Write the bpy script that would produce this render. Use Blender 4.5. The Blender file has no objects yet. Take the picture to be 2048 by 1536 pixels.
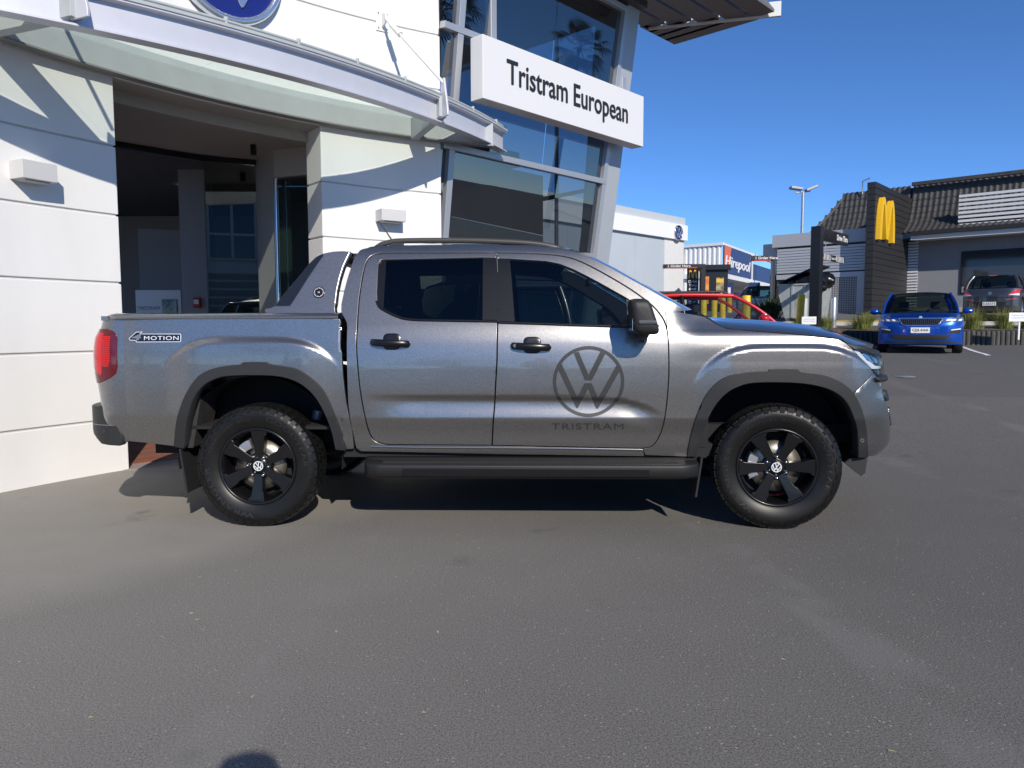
import bpy, bmesh, math, random
import numpy as np
from mathutils import Vector, Matrix, geometry
R=math.radians; PI=math.pi
random.seed(7); rng=np.random.default_rng(7)
scn=bpy.context.scene; COL=scn.collection
# ---------------------------------------------------------------- camera
CH=1.268; PITCH=R(4.40); ROLL=R(0.15); FPX=1500.0
cam=bpy.data.cameras.new('camera'); camo=bpy.data.objects.new('camera',cam); COL.objects.link(camo)
cam.sensor_width=36; cam.lens=FPX/2048*36; cam.clip_start=.05; cam.clip_end=3000
scn.camera=camo
Mc=Matrix.Rotation(PI/2-PITCH,4,'X') @ Matrix.Rotation(-ROLL,4,'Z')
camo.matrix_world=Matrix.Translation((0,0,CH)) @ Mc
MR=Mc.to_3x3(); MRI=MR.inverted(); CO=Vector((0,0,CH))
# ---------------------------------------------------------------- world + sun
SUN_D=Vector((-.37,1,-.64)).normalized()          # direction the light travels
w=bpy.data.worlds.new('World'); scn.world=w; w.use_nodes=True
nt=w.node_tree; bg=nt.nodes['Background']
sky=nt.nodes.new('ShaderNodeTexSky'); sky.sky_type='NISHITA'; sky.sun_disc=False
sky.sun_elevation=math.asin(-SUN_D.z); sky.sun_rotation=math.atan2(-SUN_D.x,-SUN_D.y)
sky.altitude=0; sky.air_density=.52; sky.dust_density=0; sky.ozone_density=7
hs=nt.nodes.new('ShaderNodeHueSaturation'); hs.inputs['Saturation'].default_value=1.06
nt.links.new(sky.outputs[0],hs.inputs['Color']); nt.links.new(hs.outputs[0],bg.inputs[0]); bg.inputs[1].default_value=.15
sl=bpy.data.lights.new('sun','SUN'); sl.energy=4.0; sl.angle=R(.53); sl.color=(1,.925,.815)
slo=bpy.data.objects.new('sun',sl); COL.objects.link(slo)
slo.rotation_euler=SUN_D.to_track_quat('-Z','Y').to_euler(); slo.location=(3,-8,12)
vs=scn.view_settings; vs.view_transform='Standard'; vs.look='None'; vs.exposure=0.22; vs.gamma=1
# ---------------------------------------------------------------- pixel helpers (a pixel gives a direction; distance comes from a plane)
def ray(u,v): return MR @ Vector(((u-1024)/FPX,(768-v)/FPX,-1))
def proj(P):
    q=MRI @ (Vector(P)-CO); return (1024+FPX*q.x/-q.z, 768-FPX*q.y/-q.z)
def at_y(u,v,Y): d=ray(u,v); return CO+d*(Y/d.y)
def at_z(u,v,Z): d=ray(u,v); return CO+d*((Z-CH)/d.z)
def on_plane(u,v,P,n): d=ray(u,v); n=Vector(n); return CO+d*((Vector(P)-CO).dot(n)/d.dot(n))
def smooth(a,b,x):
    t=min(1,max(0,(x-a)/(b-a))); return t*t*(3-2*t)
def lerp(a,b,t): return a+(b-a)*t
def interp(T,x):
    "smooth monotone table lookup (pchip)"
    n=len(T)
    if x<=T[0][0]: return T[0][1]
    if x>=T[-1][0]: return T[-1][1]
    i=0
    while x>T[i+1][0]: i+=1
    def sl(k): return (T[k+1][1]-T[k][1])/(T[k+1][0]-T[k][0])
    def tan(k):
        if k==0: return sl(0)
        if k==n-1: return sl(n-2)
        a,b=sl(k-1),sl(k)
        return 0 if a*b<=0 else 2*a*b/(a+b)
    h=T[i+1][0]-T[i][0]; t=(x-T[i][0])/h; m0,m1=tan(i)*h,tan(i+1)*h
    return (2*t**3-3*t*t+1)*T[i][1]+(t**3-2*t*t+t)*m0+(-2*t**3+3*t*t)*T[i+1][1]+(t**3-t*t)*m1
# ---------------------------------------------------------------- objects
def tag(o,label=None,cat=None,group=None,kind=None):
    if label: o['label']=label
    if cat: o['category']=cat
    if group: o['group']=group
    if kind: o['kind']=kind
    return o
def thing(name,label,cat,loc=(0,0,0),rz=0,group=None):
    o=bpy.data.objects.new(name,None); COL.objects.link(o); o.location=loc; o.rotation_euler=(0,0,rz); o.empty_display_size=.1
    return tag(o,label,cat,group)
def link(name,me,mat,parent=None):
    o=bpy.data.objects.new(name,me); COL.objects.link(o)
    if mat is not None and not me.materials: me.materials.append(mat)
    if parent: o.parent=parent
    return o
def copy_tree(o,parent=None):
    c=o.copy(); COL.objects.link(c); c.parent=parent
    for ch in list(o.children): copy_tree(ch,c)
    return c
class MB:
    def __init__(s): s.v=[]; s.f=[]; s.sm=[]
    def add(s,vs,fs,smooth=False):
        b=len(s.v); s.v+= [tuple(p) for p in vs]; s.f+=[tuple(i+b for i in f) for f in fs]; s.sm+=[smooth]*len(fs); return s
    def box(s,x0,x1,y0,y1,z0,z1,M=None):
        P=[Vector((x,y,z)) for z in (z0,z1) for y in (y0,y1) for x in (x0,x1)]
        if M: P=[M@p for p in P]
        return s.add(P,[(0,2,3,1),(4,5,7,6),(0,1,5,4),(2,6,7,3),(0,4,6,2),(1,3,7,5)])
    def prism(s,poly,h,M=None,smooth=False):
        "poly: 2D list (x,y) ccw, extruded 0..h in z, transformed by M"
        n=len(poly); P=[Vector((x,y,0)) for x,y in poly]+[Vector((x,y,h)) for x,y in poly]
        if M: P=[M@p for p in P]
        F=[tuple(reversed(range(n))),tuple(range(n,2*n))]
        s.add(P,F); s.add(P,[(i,(i+1)%n,n+(i+1)%n,n+i) for i in range(n)],smooth); return s
    def tube(s,pts,r,n=10,cap=True,sx=1.0):
        pts=[Vector(p) for p in pts]; m=len(pts); V=[]
        rs=r if isinstance(r,(list,tuple)) else [r]*m
        up=Vector((0,0,1))
        for i,p in enumerate(pts):
            t=(pts[min(i+1,m-1)]-pts[max(i-1,0)]).normalized()
            a=t.cross(up); 
            if a.length<.05: a=t.cross(Vector((0,1,0)))
            a.normalize(); b=a.cross(t).normalized()
            for k in range(n):
                an=2*PI*k/n; V.append(p+a*(rs[i]*math.cos(an)*sx)+b*(rs[i]*math.sin(an)))
        F=[(i*n+k,i*n+(k+1)%n,(i+1)*n+(k+1)%n,(i+1)*n+k) for i in range(m-1) for k in range(n)]
        s.add(V,F,True)
        if cap: s.add(V,[tuple(range(n))[::-1],tuple(range((m-1)*n,m*n))])
        return s
    def lathe(s,prof,n=48,M=None,closed=False,a0=0,a1=2*PI,smooth=True):
        "prof list of (r,y): revolve about Y axis"
        m=len(prof); full=abs(a1-a0-2*PI)<1e-6; na=n if full else n+1
        P=[]
        for k in range(na):
            a=a0+(a1-a0)*k/n
            for r,y in prof: P.append(Vector((r*math.cos(a),y,r*math.sin(a))))
        if M: P=[M@p for p in P]
        F=[]
        for k in range(n):
            k2=(k+1)%na
            for i in range(m-1 if not closed else m):
                j=(i+1)%m; F.append((k*m+i,k2*m+i,k2*m+j,k*m+j))
        return s.add(P,F,smooth)
    def grid(s,fn,nu,nv,smooth=True,flip=False):
        P=[fn(i/nu,j/nv) for i in range(nu+1) for j in range(nv+1)]; q=nv+1
        F=[(i*q+j,(i+1)*q+j,(i+1)*q+j+1,i*q+j+1) for i in range(nu) for j in range(nv)]
        if flip: F=[f[::-1] for f in F]
        return s.add(P,F,smooth)
    def mesh(s,name):
        me=bpy.data.meshes.new(name); me.from_pydata(s.v,[],s.f); me.update()
        me.polygons.foreach_set('use_smooth',s.sm); return me
    def build(s,name,mat,parent=None,bevel=0,seg=2):
        o=link(name,s.mesh(name),mat,parent)
        if bevel:
            b=o.modifiers.new('b','BEVEL'); b.width=bevel; b.segments=seg; b.limit_method='ANGLE'; b.angle_limit=R(40)
            o.data.polygons.foreach_set('use_smooth',[True]*len(o.data.polygons))
            wn=o.modifiers.new('w','WEIGHTED_NORMAL'); wn.keep_sharp=True
        return o
def rbox(name,mat,parent,x0,x1,y0,y1,z0,z1,b=.01,M=None):
    return MB().box(x0,x1,y0,y1,z0,z1,M).build(name,mat,parent,bevel=b)
def copyobj(o,parent=None,M=None):
    c=o.copy(); COL.objects.link(c); c.parent=parent or o.parent
    if M is not None: c.matrix_basis=M
    return c
_tc={}
def text_geo(s,size=1,bold=0,shear=0,space=1.0):
    k=(s,size,bold,shear,space)
    if k in _tc: return _tc[k]
    cu=bpy.data.curves.new('t','FONT'); cu.body=s; cu.size=size; cu.offset=bold; cu.shear=shear; cu.space_character=space
    cu.resolution_u=3; cu.fill_mode='FRONT'
    o=bpy.data.objects.new('t',cu); COL.objects.link(o); dg=bpy.context.evaluated_depsgraph_get()
    me=o.evaluated_get(dg).to_mesh(); V=[(v.co.x,v.co.y) for v in me.vertices]; F=[tuple(p.vertices) for p in me.polygons]
    o.evaluated_get(dg).to_mesh_clear(); bpy.data.objects.remove(o); bpy.data.curves.remove(cu)
    a=np.array(V); w=(a[:,0].min(),a[:,0].max(),a[:,1].min(),a[:,1].max()); _tc[k]=(V,F,w); return _tc[k]
def text_obj(name,s,mat,parent,P,ex,ez,width=None,height=None,bold=0,shear=0,depth=0.004,space=1.0,center=True,wmul=1):
    "flat lettering: P = centre, ex = reading direction, ez = up"
    V,F,(x0,x1,y0,y1)=text_geo(s,1,bold,shear,space); ex=Vector(ex).normalized(); ez=Vector(ez).normalized(); n=ex.cross(ez)
    kz=(height/(y1-y0)) if height else width/(x1-x0); kx=(width/(x1-x0)) if width else kz*wmul
    P=Vector(P); T=[P+ex*((x-(x0+x1)/2)*kx)+ez*((y-(y0+y1)/2)*kz) for x,y in V]
    m=MB(); m.add([t+n*depth for t in T],F)
    # side walls
    cnt={}
    for f in F:
        for i in range(len(f)):
            e=(f[i],f[(i+1)%len(f)]); cnt[e]=1
    be=[e for e in cnt if (e[1],e[0]) not in cnt]; nT=len(T)
    m.add([t+n*depth for t in T]+T,[(a,a+nT,b+nT,b) for a,b in be])
    return m.build(name,mat,parent)
# ---------------------------------------------------------------- materials
_m={}
def mat(name,col=(.5,.5,.5),rough=.5,metal=0,coat=0,spec=.5,var=0,vscale=6,bump=0,bscale=80,emit=None,estr=0,trans=0,ior=1.45,coatr=.03,vcol=None,obj=True,streak=0):
    if name in _m: return _m[name]
    m=bpy.data.materials.new(name); m.use_nodes=True; nt=m.node_tree; b=nt.nodes['Principled BSDF']
    b.inputs['Base Color'].default_value=(*col,1); b.inputs['Roughness'].default_value=rough; b.inputs['Metallic'].default_value=metal
    b.inputs['Coat Weight'].default_value=coat; b.inputs['Coat Roughness'].default_value=coatr; b.inputs['Specular IOR Level'].default_value=spec
    b.inputs['Transmission Weight'].default_value=trans; b.inputs['IOR'].default_value=ior
    if emit: b.inputs['Emission Color'].default_value=(*emit,1); b.inputs['Emission Strength'].default_value=estr
    if var or bump:
        tc=nt.nodes.new('ShaderNodeTexCoord')
    if var:
        mp=nt.nodes.new('ShaderNodeMapping'); nt.links.new(tc.outputs['Object'],mp.inputs[0])
        if streak: mp.inputs['Scale'].default_value=(1,1,streak)
        n=nt.nodes.new('ShaderNodeTexNoise'); n.inputs['Scale'].default_value=vscale; n.inputs['Detail'].default_value=5; n.inputs['Roughness'].default_value=.6
        nt.links.new(mp.outputs[0],n.inputs['Vector'])
        r=nt.nodes.new('ShaderNodeMapRange'); r.inputs[1].default_value=.3; r.inputs[2].default_value=.7
        nt.links.new(n.outputs[0],r.inputs[0]); mx=nt.nodes.new('ShaderNodeMix'); mx.data_type='RGBA'
        nt.links.new(r.outputs[0],mx.inputs['Factor'])
        c2=vcol or tuple(min(1,c*(1+var)) for c in col); c1=tuple(c*(1-var) for c in col) if not vcol else col
        mx.inputs[6].default_value=(*c1,1); mx.inputs[7].default_value=(*c2,1)
        nt.links.new(mx.outputs[2],b.inputs['Base Color'])
    if bump:
        n=nt.nodes.new('ShaderNodeTexNoise'); n.inputs['Scale'].default_value=bscale; n.inputs['Detail'].default_value=4
        nt.links.new(tc.outputs['Object'],n.inputs['Vector'])
        bp=nt.nodes.new('ShaderNodeBump'); bp.inputs['Strength'].default_value=bump; bp.inputs['Distance'].default_value=.01
        nt.links.new(n.outputs[0],bp.inputs['Height']); nt.links.new(bp.outputs[0],b.inputs['Normal'])
    _m[name]=m; return m
def glassmat(name,tint,refl=1.0,rough=0.0,fres=1.5,base=0.0,diff=None,dfac=0):
    if name in _m: return _m[name]
    m=bpy.data.materials.new(name); m.use_nodes=True; nt=m.node_tree; nt.nodes.remove(nt.nodes['Principled BSDF']); out=nt.nodes['Material Output']
    t=nt.nodes.new('ShaderNodeBsdfTransparent'); t.inputs[0].default_value=(*tint,1)
    g=nt.nodes.new('ShaderNodeBsdfGlossy'); g.inputs['Roughness'].default_value=rough; g.inputs[0].default_value=(refl,refl,refl,1)
    fr=nt.nodes.new('ShaderNodeFresnel'); fr.inputs[0].default_value=fres
    geo=nt.nodes.new('ShaderNodeNewGeometry'); bf=nt.nodes.new('ShaderNodeMapRange'); bf.inputs[3].default_value=fres; bf.inputs[4].default_value=1/fres; nt.links.new(geo.outputs['Backfacing'],bf.inputs[0]); nt.links.new(bf.outputs[0],fr.inputs[0])
    ma=nt.nodes.new('ShaderNodeMath'); ma.operation='MAXIMUM'; ma.inputs[1].default_value=base; nt.links.new(fr.outputs[0],ma.inputs[0])
    mx=nt.nodes.new('ShaderNodeMixShader'); nt.links.new(ma.outputs[0],mx.inputs[0]); nt.links.new(t.outputs[0],mx.inputs[1]); nt.links.new(g.outputs[0],mx.inputs[2])
    last=mx
    if dfac:
        d=nt.nodes.new('ShaderNodeBsdfTranslucent'); d.inputs[0].default_value=(*diff,1); d2=nt.nodes.new('ShaderNodeBsdfDiffuse'); d2.inputs[0].default_value=(*diff,1)
        ad=nt.nodes.new('ShaderNodeMixShader'); nt.links.new(d.outputs[0],ad.inputs[1]); nt.links.new(d2.outputs[0],ad.inputs[2])
        m2=nt.nodes.new('ShaderNodeMixShader'); m2.inputs[0].default_value=dfac; nt.links.new(mx.outputs[0],m2.inputs[1]); nt.links.new(ad.outputs[0],m2.inputs[2]); last=m2
    nt.links.new(last.outputs[0],out.inputs[0]); _m[name]=m; return m
def paint(name,col,metal=.55,rough=.38,coat=1.0,flake=.25):
    if name in _m: return _m[name]
    m=mat(name,col,rough,metal,coat,.5); nt=m.node_tree; b=nt.nodes['Principled BSDF']
    tc=nt.nodes.new('ShaderNodeTexCoord'); vo=nt.nodes.new('ShaderNodeTexVoronoi'); vo.inputs['Scale'].default_value=420
    nt.links.new(tc.outputs['Object'],vo.inputs['Vector'])
    mx=nt.nodes.new('ShaderNodeMix'); mx.data_type='RGBA'; sp=nt.nodes.new('ShaderNodeSeparateColor'); nt.links.new(vo.outputs['Color'],sp.inputs[0]); nt.links.new(sp.outputs[0],mx.inputs['Factor'])
    mx.inputs[6].default_value=(*[c*(1-flake) for c in col],1); mx.inputs[7].default_value=(*[c*(1+flake) for c in col],1)
    nt.links.new(mx.outputs[2],b.inputs['Base Color']); 
    return m
M_white=mat('white render',(.76,.76,.75),.75,var=.02,vscale=3,bump=.05,bscale=140)
M_black=mat('black plastic',(.022,.023,.025),.48,bump=.15,bscale=900)
M_gloss=mat('gloss black',(.012,.012,.013),.08,coat=.6)
M_satin=mat('satin black',(.006,.006,.007),.28,coat=.2)
M_rubber=mat('rubber',(.0055,.0055,.0055),.42,var=.35,vscale=9)
M_dark=mat('interior dark',(.012,.013,.015),.8)
M_chrome=mat('chrome',(.75,.75,.76),.12,1)
M_alu=mat('aluminium',(.62,.64,.66),.38,1,var=.06,vscale=5)
M_galv=mat('galvanised',(.42,.44,.46),.5,.7,var=.15,vscale=14)
M_greysteel=mat('grey painted steel',(.42,.45,.46),.5,var=.05,vscale=4)
M_red=mat('tail lamp red',(.55,.004,.008),.12,coat=1)
M_dred=mat('tail lamp dark red',(.10,.002,.006),.1,coat=1)
M_lightwhite=mat('lamp white',(.8,.82,.85),.2,coat=.5)
M_paint=paint('truck grey metallic',(.322,.313,.305),.95,.31)
M_tint=glassmat('privacy glass',(.16,.20,.19),.9)
M_carglass=glassmat('car glass',(.62,.70,.68),.9)
M_wscreen=glassmat('car windscreen',(.55,.62,.60),.40)
M_clear=glassmat('clear lens',(.8,.83,.85),1)
# ================================================================ pickup truck
TX,TY,TYAW=.048,5.565,-.0281
Mt=Matrix.Translation((TX,TY,0)) @ Matrix.Rotation(TYAW,4,'Z')
truck=thing('pickup_truck','grey metallic double cab pickup truck with black wheels parked beside the showroom entrance','pickup truck',(TX,TY,0),TYAW)
def tproj(p): return proj(Mt@Vector(p))
HW=[(.28,.865),(.42,.885),(.52,.906),(.60,.917),(.685,.9385),(.70,.9415),(.72,.942),(.80,.945),(.90,.948),(1.0,.947),(1.08,.943),(1.16,.934),(1.22,.921),(1.27,.905),(1.30,.893),(1.35,.873),(1.5,.812),(1.65,.748),(1.72,.713),(1.76,.688),(1.80,.655),(1.86,.60)]
HB=[(.28,.865),(.42,.885),(.52,.906),(.60,.921),(.68,.935),(.72,.941),(.80,.945),(.90,.948),(1.0,.947),(1.08,.945),(1.16,.940),(1.24,.932),(1.32,.925),(1.40,.915)]
HFT=[(1.04,.945),(1.12,.942),(1.17,.936),(1.20,.927),(1.225,.912),(1.25,.89),(1.30,.85),(1.36,.81)]
XF0,LF,NF=2.02,1.15,2.7
XR0,LR,NR=-2.46,1.05,4.5
CREASE=[(-1.0,.845),(.30,.835),(.62,.825),(.78,.79),(.95,.715)]
def blister(x,z,xc,ztop,hwid,drop):
    dx=abs(x-xc); zb=ztop-drop*(dx/hwid)**4
    return .028*smooth(0,.05,zb-z)*(1-smooth(.30,.585,dx))
def hw(x,z):
    t=smooth(-.98,-1.05,x) if x<-.98 else 0
    h=interp(HW,z)
    if x<-1.085 and z<1.335: h=interp(HB,z)
    if x>.95 and z>1.05: h=lerp(h,interp(HFT,z),smooth(.95,1.15,x))
    h+=blister(x,z,-1.645,1.215,.485,.10)+blister(x,z,1.655,1.168,.49,.13)
    if -1.05<x<1.0 and .6<z<.86:
        zc=interp(CREASE,x); tt=zc-z; a=.021*smooth(-.98,-.55,x)*(1-smooth(.70,.93,x))
        if tt>-.006: h-=a*(smooth(-.006,.032,tt) if tt<.032 else 1-smooth(.032,.16,tt))
    if x<-2.0: h-=.018*((-x-2.0)/.5)**2
    if x>1.9: h-=.03*((x-1.9)/.5)**2
    return h
XFT=[(.40,2.45),(1.2,2.5)]
XRT=[(.40,-2.66),(1.4,-2.66)]
def S(s,z,off=0):
    if s>XF0:
        t=min(1,(s-XF0)/LF); g=math.sin(t*PI/2); xf=interp(XFT,z)
        return Vector((XF0+(xf+off-XF0)*g, -(hw(XF0+.30*g,z)+off)*max(0,1-g**NF)**(1/NF), z))
    if s<XR0:
        t=min(1,(XR0-s)/LR); g=math.sin(t*PI/2); xr=interp(XRT,z)
        return Vector((XR0+(xr-off-XR0)*g, -(hw(XR0,z)+off)*max(0,1-g**NR)**(1/NR), z))
    return Vector((s,-(hw(s,z)+off),z))
# nose / tail profile from the silhouette
def sil(z,sgn,T,target):
    lo,hi=(2.2,2.9) if sgn>0 else (-2.9,-2.5)
    for _ in range(22):
        mid=(lo+hi)/2; T[:]=[(0,mid),(2,mid)]
        us=[tproj(S((XF0+LF*k/60) if sgn>0 else (XR0-LR*k/60),z))[0] for k in range(61)]
        m=max(us) if sgn>0 else min(us)
        if sgn>0:
            if m>target: hi=mid
            else: lo=mid
        else:
            if m<target: hi,lo=hi,mid
            else: hi=mid
    return mid
FT=[(.40,1722),(.45,1762),(.52,1780),(.60,1783),(.70,1781),(.80,1776),(.88,1769),(.95,1768),(1.0,1767),(1.05,1765),(1.10,1758),(1.16,1745)]
nf=[(z,sil(z,1,XFT,u)) for z,u in FT]; XFT[:]=nf
RT=[(.45,208),(.60,206),(.75,203),(.80,201),(.90,196),(1.0,191),(1.1,190),(1.2,193),(1.24,199),(1.32,206)]
nr=[(z,sil(z,-1,XRT,u)) for z,u in RT]; XRT[:]=nr
def un(u,v,F=None,off=0,guess=None):
    "pixel -> (s,z) on the body surface"
    F=F or S
    s,z=guess or ((u-1030)/316.,1.268-(v-653)/316.)
    e=1e-4
    for _ in range(25):
        p=tproj(F(s,z)); du,dv=u-p[0],v-p[1]
        if abs(du)+abs(dv)<.02: break
        a=tproj(F(s+e,z)); b=tproj(F(s,z+e))
        J=np.array([[(a[0]-p[0])/e,(b[0]-p[0])/e],[(a[1]-p[1])/e,(b[1]-p[1])/e]])
        try: d=np.linalg.solve(J,np.array([du,dv]))
        except Exception: break
        d=np.clip(d,-.15,.15); s+=d[0]; z+=d[1]
    return (s,z)
def U(pts,F=None): return [un(u,v,F) for u,v in pts]
def Z(pts,ox,oy,k): return [(ox+x/k,oy+y/k) for x,y in pts]
def resample(poly,g,closed=True):
    out=[]; n=len(poly)
    for i in range(n if closed else n-1):
        a=np.array(poly[i]); b=np.array(poly[(i+1)%n]); L=np.linalg.norm(b-a); k=max(1,int(math.ceil(L/g)))
        for j in range(k): out.append(tuple(a+(b-a)*j/k))
    if not closed: out.append(tuple(poly[-1]))
    return out
def spl(pts,n=6,closed=False):
    "catmull-rom through points"
    out=[]; m=len(pts); P=[np.array(p) for p in pts]
    for i in range(m if closed else m-1):
        p0=P[(i-1)%m] if closed or i>0 else 2*P[0]-P[1]; p1=P[i]; p2=P[(i+1)%m]; p3=P[(i+2)%m] if closed or i+2<m else 2*P[-1]-P[-2]
        for k in range(n):
            t=k/n; out.append(tuple(.5*((2*p1)+(-p0+p2)*t+(2*p0-5*p1+4*p2-p3)*t*t+(-p0+3*p1-3*p2+p3)*t**3)))
    if not closed: out.append(tuple(P[-1]))
    return out
def pinp(P,poly):
    x,y=P[:,0],P[:,1]; c=np.zeros(len(P),bool); q=np.array(poly); n=len(q)
    for i in range(n):
        x1,y1=q[i]; x2,y2=q[(i+1)%n]
        if y1==y2: continue
        m=((y1>y)!=(y2>y))&(x<(x2-x1)*(y-y1)/(y2-y1)+x1); c^=m
    return c
def inset(poly,d):
    "shrink polygon by d (positive = inward), simple miter"
    q=[np.array(p) for p in poly]; n=len(q); A=sum(q[i][0]*q[(i+1)%n][1]-q[(i+1)%n][0]*q[i][1] for i in range(n)); sg=1 if A>0 else -1
    out=[]
    for i in range(n):
        a=q[i]-q[i-1]; b=q[(i+1)%n]-q[i]; a=a/(np.linalg.norm(a)+1e-9); b=b/(np.linalg.norm(b)+1e-9)
        na=np.array([-a[1],a[0]])*sg; nb=np.array([-b[1],b[0]])*sg; m=na+nb; m=m/(np.linalg.norm(m)+1e-9); k=1/max(.5,m.dot(na))
        out.append(tuple(q[i]+m*d*k))
    return out
def panel_mesh(name,outer,holes=(),F=None,off=0,g=.03,flange=.022,roll=.004,mirror=False):
    F=F or S
    loops=[resample(outer,g)]+[resample(h,g) for h in holes]
    pts=[]; edges=[]
    for L in loops:
        b=len(pts); n=len(L); pts+=L; edges+=[(b+i,b+(i+1)%n) for i in range(n)]
    B=np.array(pts); lo=B.min(0); hi=B.max(0)
    gx,gy=np.meshgrid(np.arange(lo[0],hi[0],g),np.arange(lo[1],hi[1],g)); G=np.stack([gx.ravel(),gy.ravel()],1)
    if len(G):
        ok=pinp(G,loops[0])
        for h in loops[1:]: ok&=~pinp(G,h)
        G=G[ok]
        if len(G):
            d=np.full(len(G),9.)
            for k in range(0,len(B)): d=np.minimum(d,np.hypot(G[:,0]-B[k,0],G[:,1]-B[k,1]))
            G=G[d>.45*g]
    allp=[Vector(p) for p in pts]+[Vector((float(p[0]),float(p[1]))) for p in G]
    vs,es,fs,ov,oe,of=geometry.delaunay_2d_cdt(allp,edges,[],0,1e-6)
    V2=np.array([(v.x,v.y) for v in vs]); T=np.array([f for f in fs if len(f)==3])
    C=V2[T].mean(1); ok=pinp(C,loops[0])
    for h in loops[1:]: ok&=~pinp(C,h)
    T=T[ok]
    e=2e-3; V=[];N=[]
    for s,z in V2:
        p=F(s,z); a=F(s+e,z)-F(s-e,z); b=F(s,z+e)-F(s,z-e); n=a.cross(b)
        if n.length<1e-12: n=Vector((0,-1,0))
        n.normalize(); V.append(p+n*off); N.append(n)
    faces=[]
    for t in T:
        i,j,k=t
        if (V[j]-V[i]).cross(V[k]-V[i]).dot(N[i])<0: i,k=k,i
        faces.append((int(i),int(j),int(k)))
    if flange:
        cnt={}
        for f in faces:
            for i in range(3): cnt[(f[i],f[(i+1)%3])]=1
        be=[e_ for e_ in cnt if (e_[1],e_[0]) not in cnt]
        # outward direction in the surface for every boundary vertex (rolled edge)
        out={}
        for a,b in be:
            t=(V[b]-V[a]).normalized(); o=t.cross(N[a])
            out[a]=out.get(a,Vector((0,0,0)))+o; out[b]=out.get(b,Vector((0,0,0)))+o
        m1={};m2={};nb=len(V)
        for v_,o in out.items():
            o=o.normalized() if o.length>1e-6 else Vector((0,0,0))
            m1[v_]=len(V); V.append(V[v_]+o*roll*.8-N[v_]*roll); N.append((N[v_]*.5+o).normalized())
            m2[v_]=len(V); V.append(V[v_]+o*roll*.8-N[v_]*flange); N.append(o if o.length else N[v_])
        for a,b in be: faces+=[(b,a,m1[a],m1[b]),(m1[b],m1[a],m2[a],m2[b])]
    if mirror:
        V=[Vector((p.x,-p.y,p.z)) for p in V]; N=[Vector((n.x,-n.y,n.z)) for n in N]; faces=[f[::-1] for f in faces]
    me=bpy.data.meshes.new(name); me.from_pydata([tuple(p) for p in V],[],faces); me.update()
    me.polygons.foreach_set('use_smooth',[True]*len(me.polygons)); me.normals_split_custom_set_from_vertices([tuple(n) for n in N])
    return me
def mirror_mesh(me):
    m=me.copy(); n=len(m.vertices); co=np.empty(n*3); m.vertices.foreach_get('co',co)
    cn=np.empty(len(m.loops)*3); me.corner_normals.foreach_get('vector',cn); vi=np.empty(len(m.loops),int); me.loops.foreach_get('vertex_index',vi)
    vn=np.zeros((n,3)); vn[vi]=cn.reshape(-1,3); vn[:,1]*=-1
    co=co.reshape(-1,3); co[:,1]*=-1
    f=[tuple(p.vertices)[::-1] for p in me.polygons]; m2=bpy.data.meshes.new(me.name); m2.from_pydata([tuple(c) for c in co],[],f); m2.update()
    m2.polygons.foreach_set('use_smooth',[True]*len(f)); m2.normals_split_custom_set_from_vertices([tuple(v) for v in vn]); bpy.data.meshes.remove(m)
    for mt in me.materials: m2.materials.append(mt)
    return m2
def panel(name,outer,mat_,holes=(),both=True,parent=None,far=None,**k):
    me=panel_mesh(name,outer,holes,**k); o=link(name,me,mat_,parent or truck); o2=None
    if both: o2=link(name,mirror_mesh(me),mat_,far or truck)
    return (o,o2) if both else o
# ---- outlines
ZC=lambda p:Z(p,650,440,2.731); ZD=lambda p:Z(p,980,470,5.389); ZB=lambda p:Z(p,150,440,2.4); ZF=lambda p:Z(p,1280,560,2.954); ZN=lambda p:Z(p,1660,620,4.517); ZL=lambda p:Z(p,170,600,4.8); ZW=lambda p:Z(p,720,470,6.143)
split=[(993,505),(994,560),(995.5,630),(994,720),(990,800),(986,850),(984,891)]
rd_left=ZC([(310,180),(262,192),(232,218),(215,265),(200,340),(185,450),(175,600),(172,700),(183,850),(195,950),(215,1060),(245,1170),(285,1212),(340,1228)])
rdoor=U(spl(rd_left,3)+[(984,891)]+split[::-1][1:])
fd_top=ZD([(70,190),(400,195),(700,215),(900,255),(1100,345),(1300,455),(1500,575),(1650,680),(1760,770),(1830,850),(1880,930),(1910,1040),(1925,1180)])
fd_front=[(1338,720),(1338,751),(1334,806),(1327,850),(1316,879),(1302,894),(1285,897)]
fdoor=U(spl(fd_top+fd_front,2)+split[::-1])
# window openings (daylight) incl. pillar covers
rdlo=U(ZW([(1690,275),(1500,270),(300,296),(255,302),(222,345),(212,500),(203,700),(210,810),(228,860),(270,903),(400,968),(480,1000),(560,1022),(700,1034),(1000,1038),(1694,1052)]))
fdlo=U(ZD([(78,246),(205,250),(600,275),(750,305),(900,365),(1050,440),(1200,520),(1350,605),(1480,678),(1600,765),(1690,850),(1755,920),(1790,985),(1700,988),(900,962),(92,934)]))
cabtop=[(717.6,503.6),(722,499.5),(735,496),(760,492),(900,489.5),(1000,490),(1060,491),(1110,494.5),(1150,504),(1184,517),(1221,536),(1260,558),(1300,580),(1330,597.5),(1360,613),(1372,620.5)]
cab_rear=[(717.6,503.6),(710,513),(705,527),(696,554),(689,580),(683,609),(683,625),(689,635),(694,645),(695,655),(694,700),(697,807),(705,860),(713,896)]
fd_line=[un(*p) for p in spl(fd_top[8:]+fd_front,2)]
CABSIDE=U(cab_rear[::-1]+cabtop[1:]+[(1356,623),(1330,624)])+fd_line[8:]+U([(1288,912),(1000,908),(722,902)])
lip=.0055
gap_r=inset(rdoor,-lip); gap_f=inset(fdoor,-lip)
both_open=U(spl(rd_left,3)+[(984,891)]) # union of the two door openings
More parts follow.
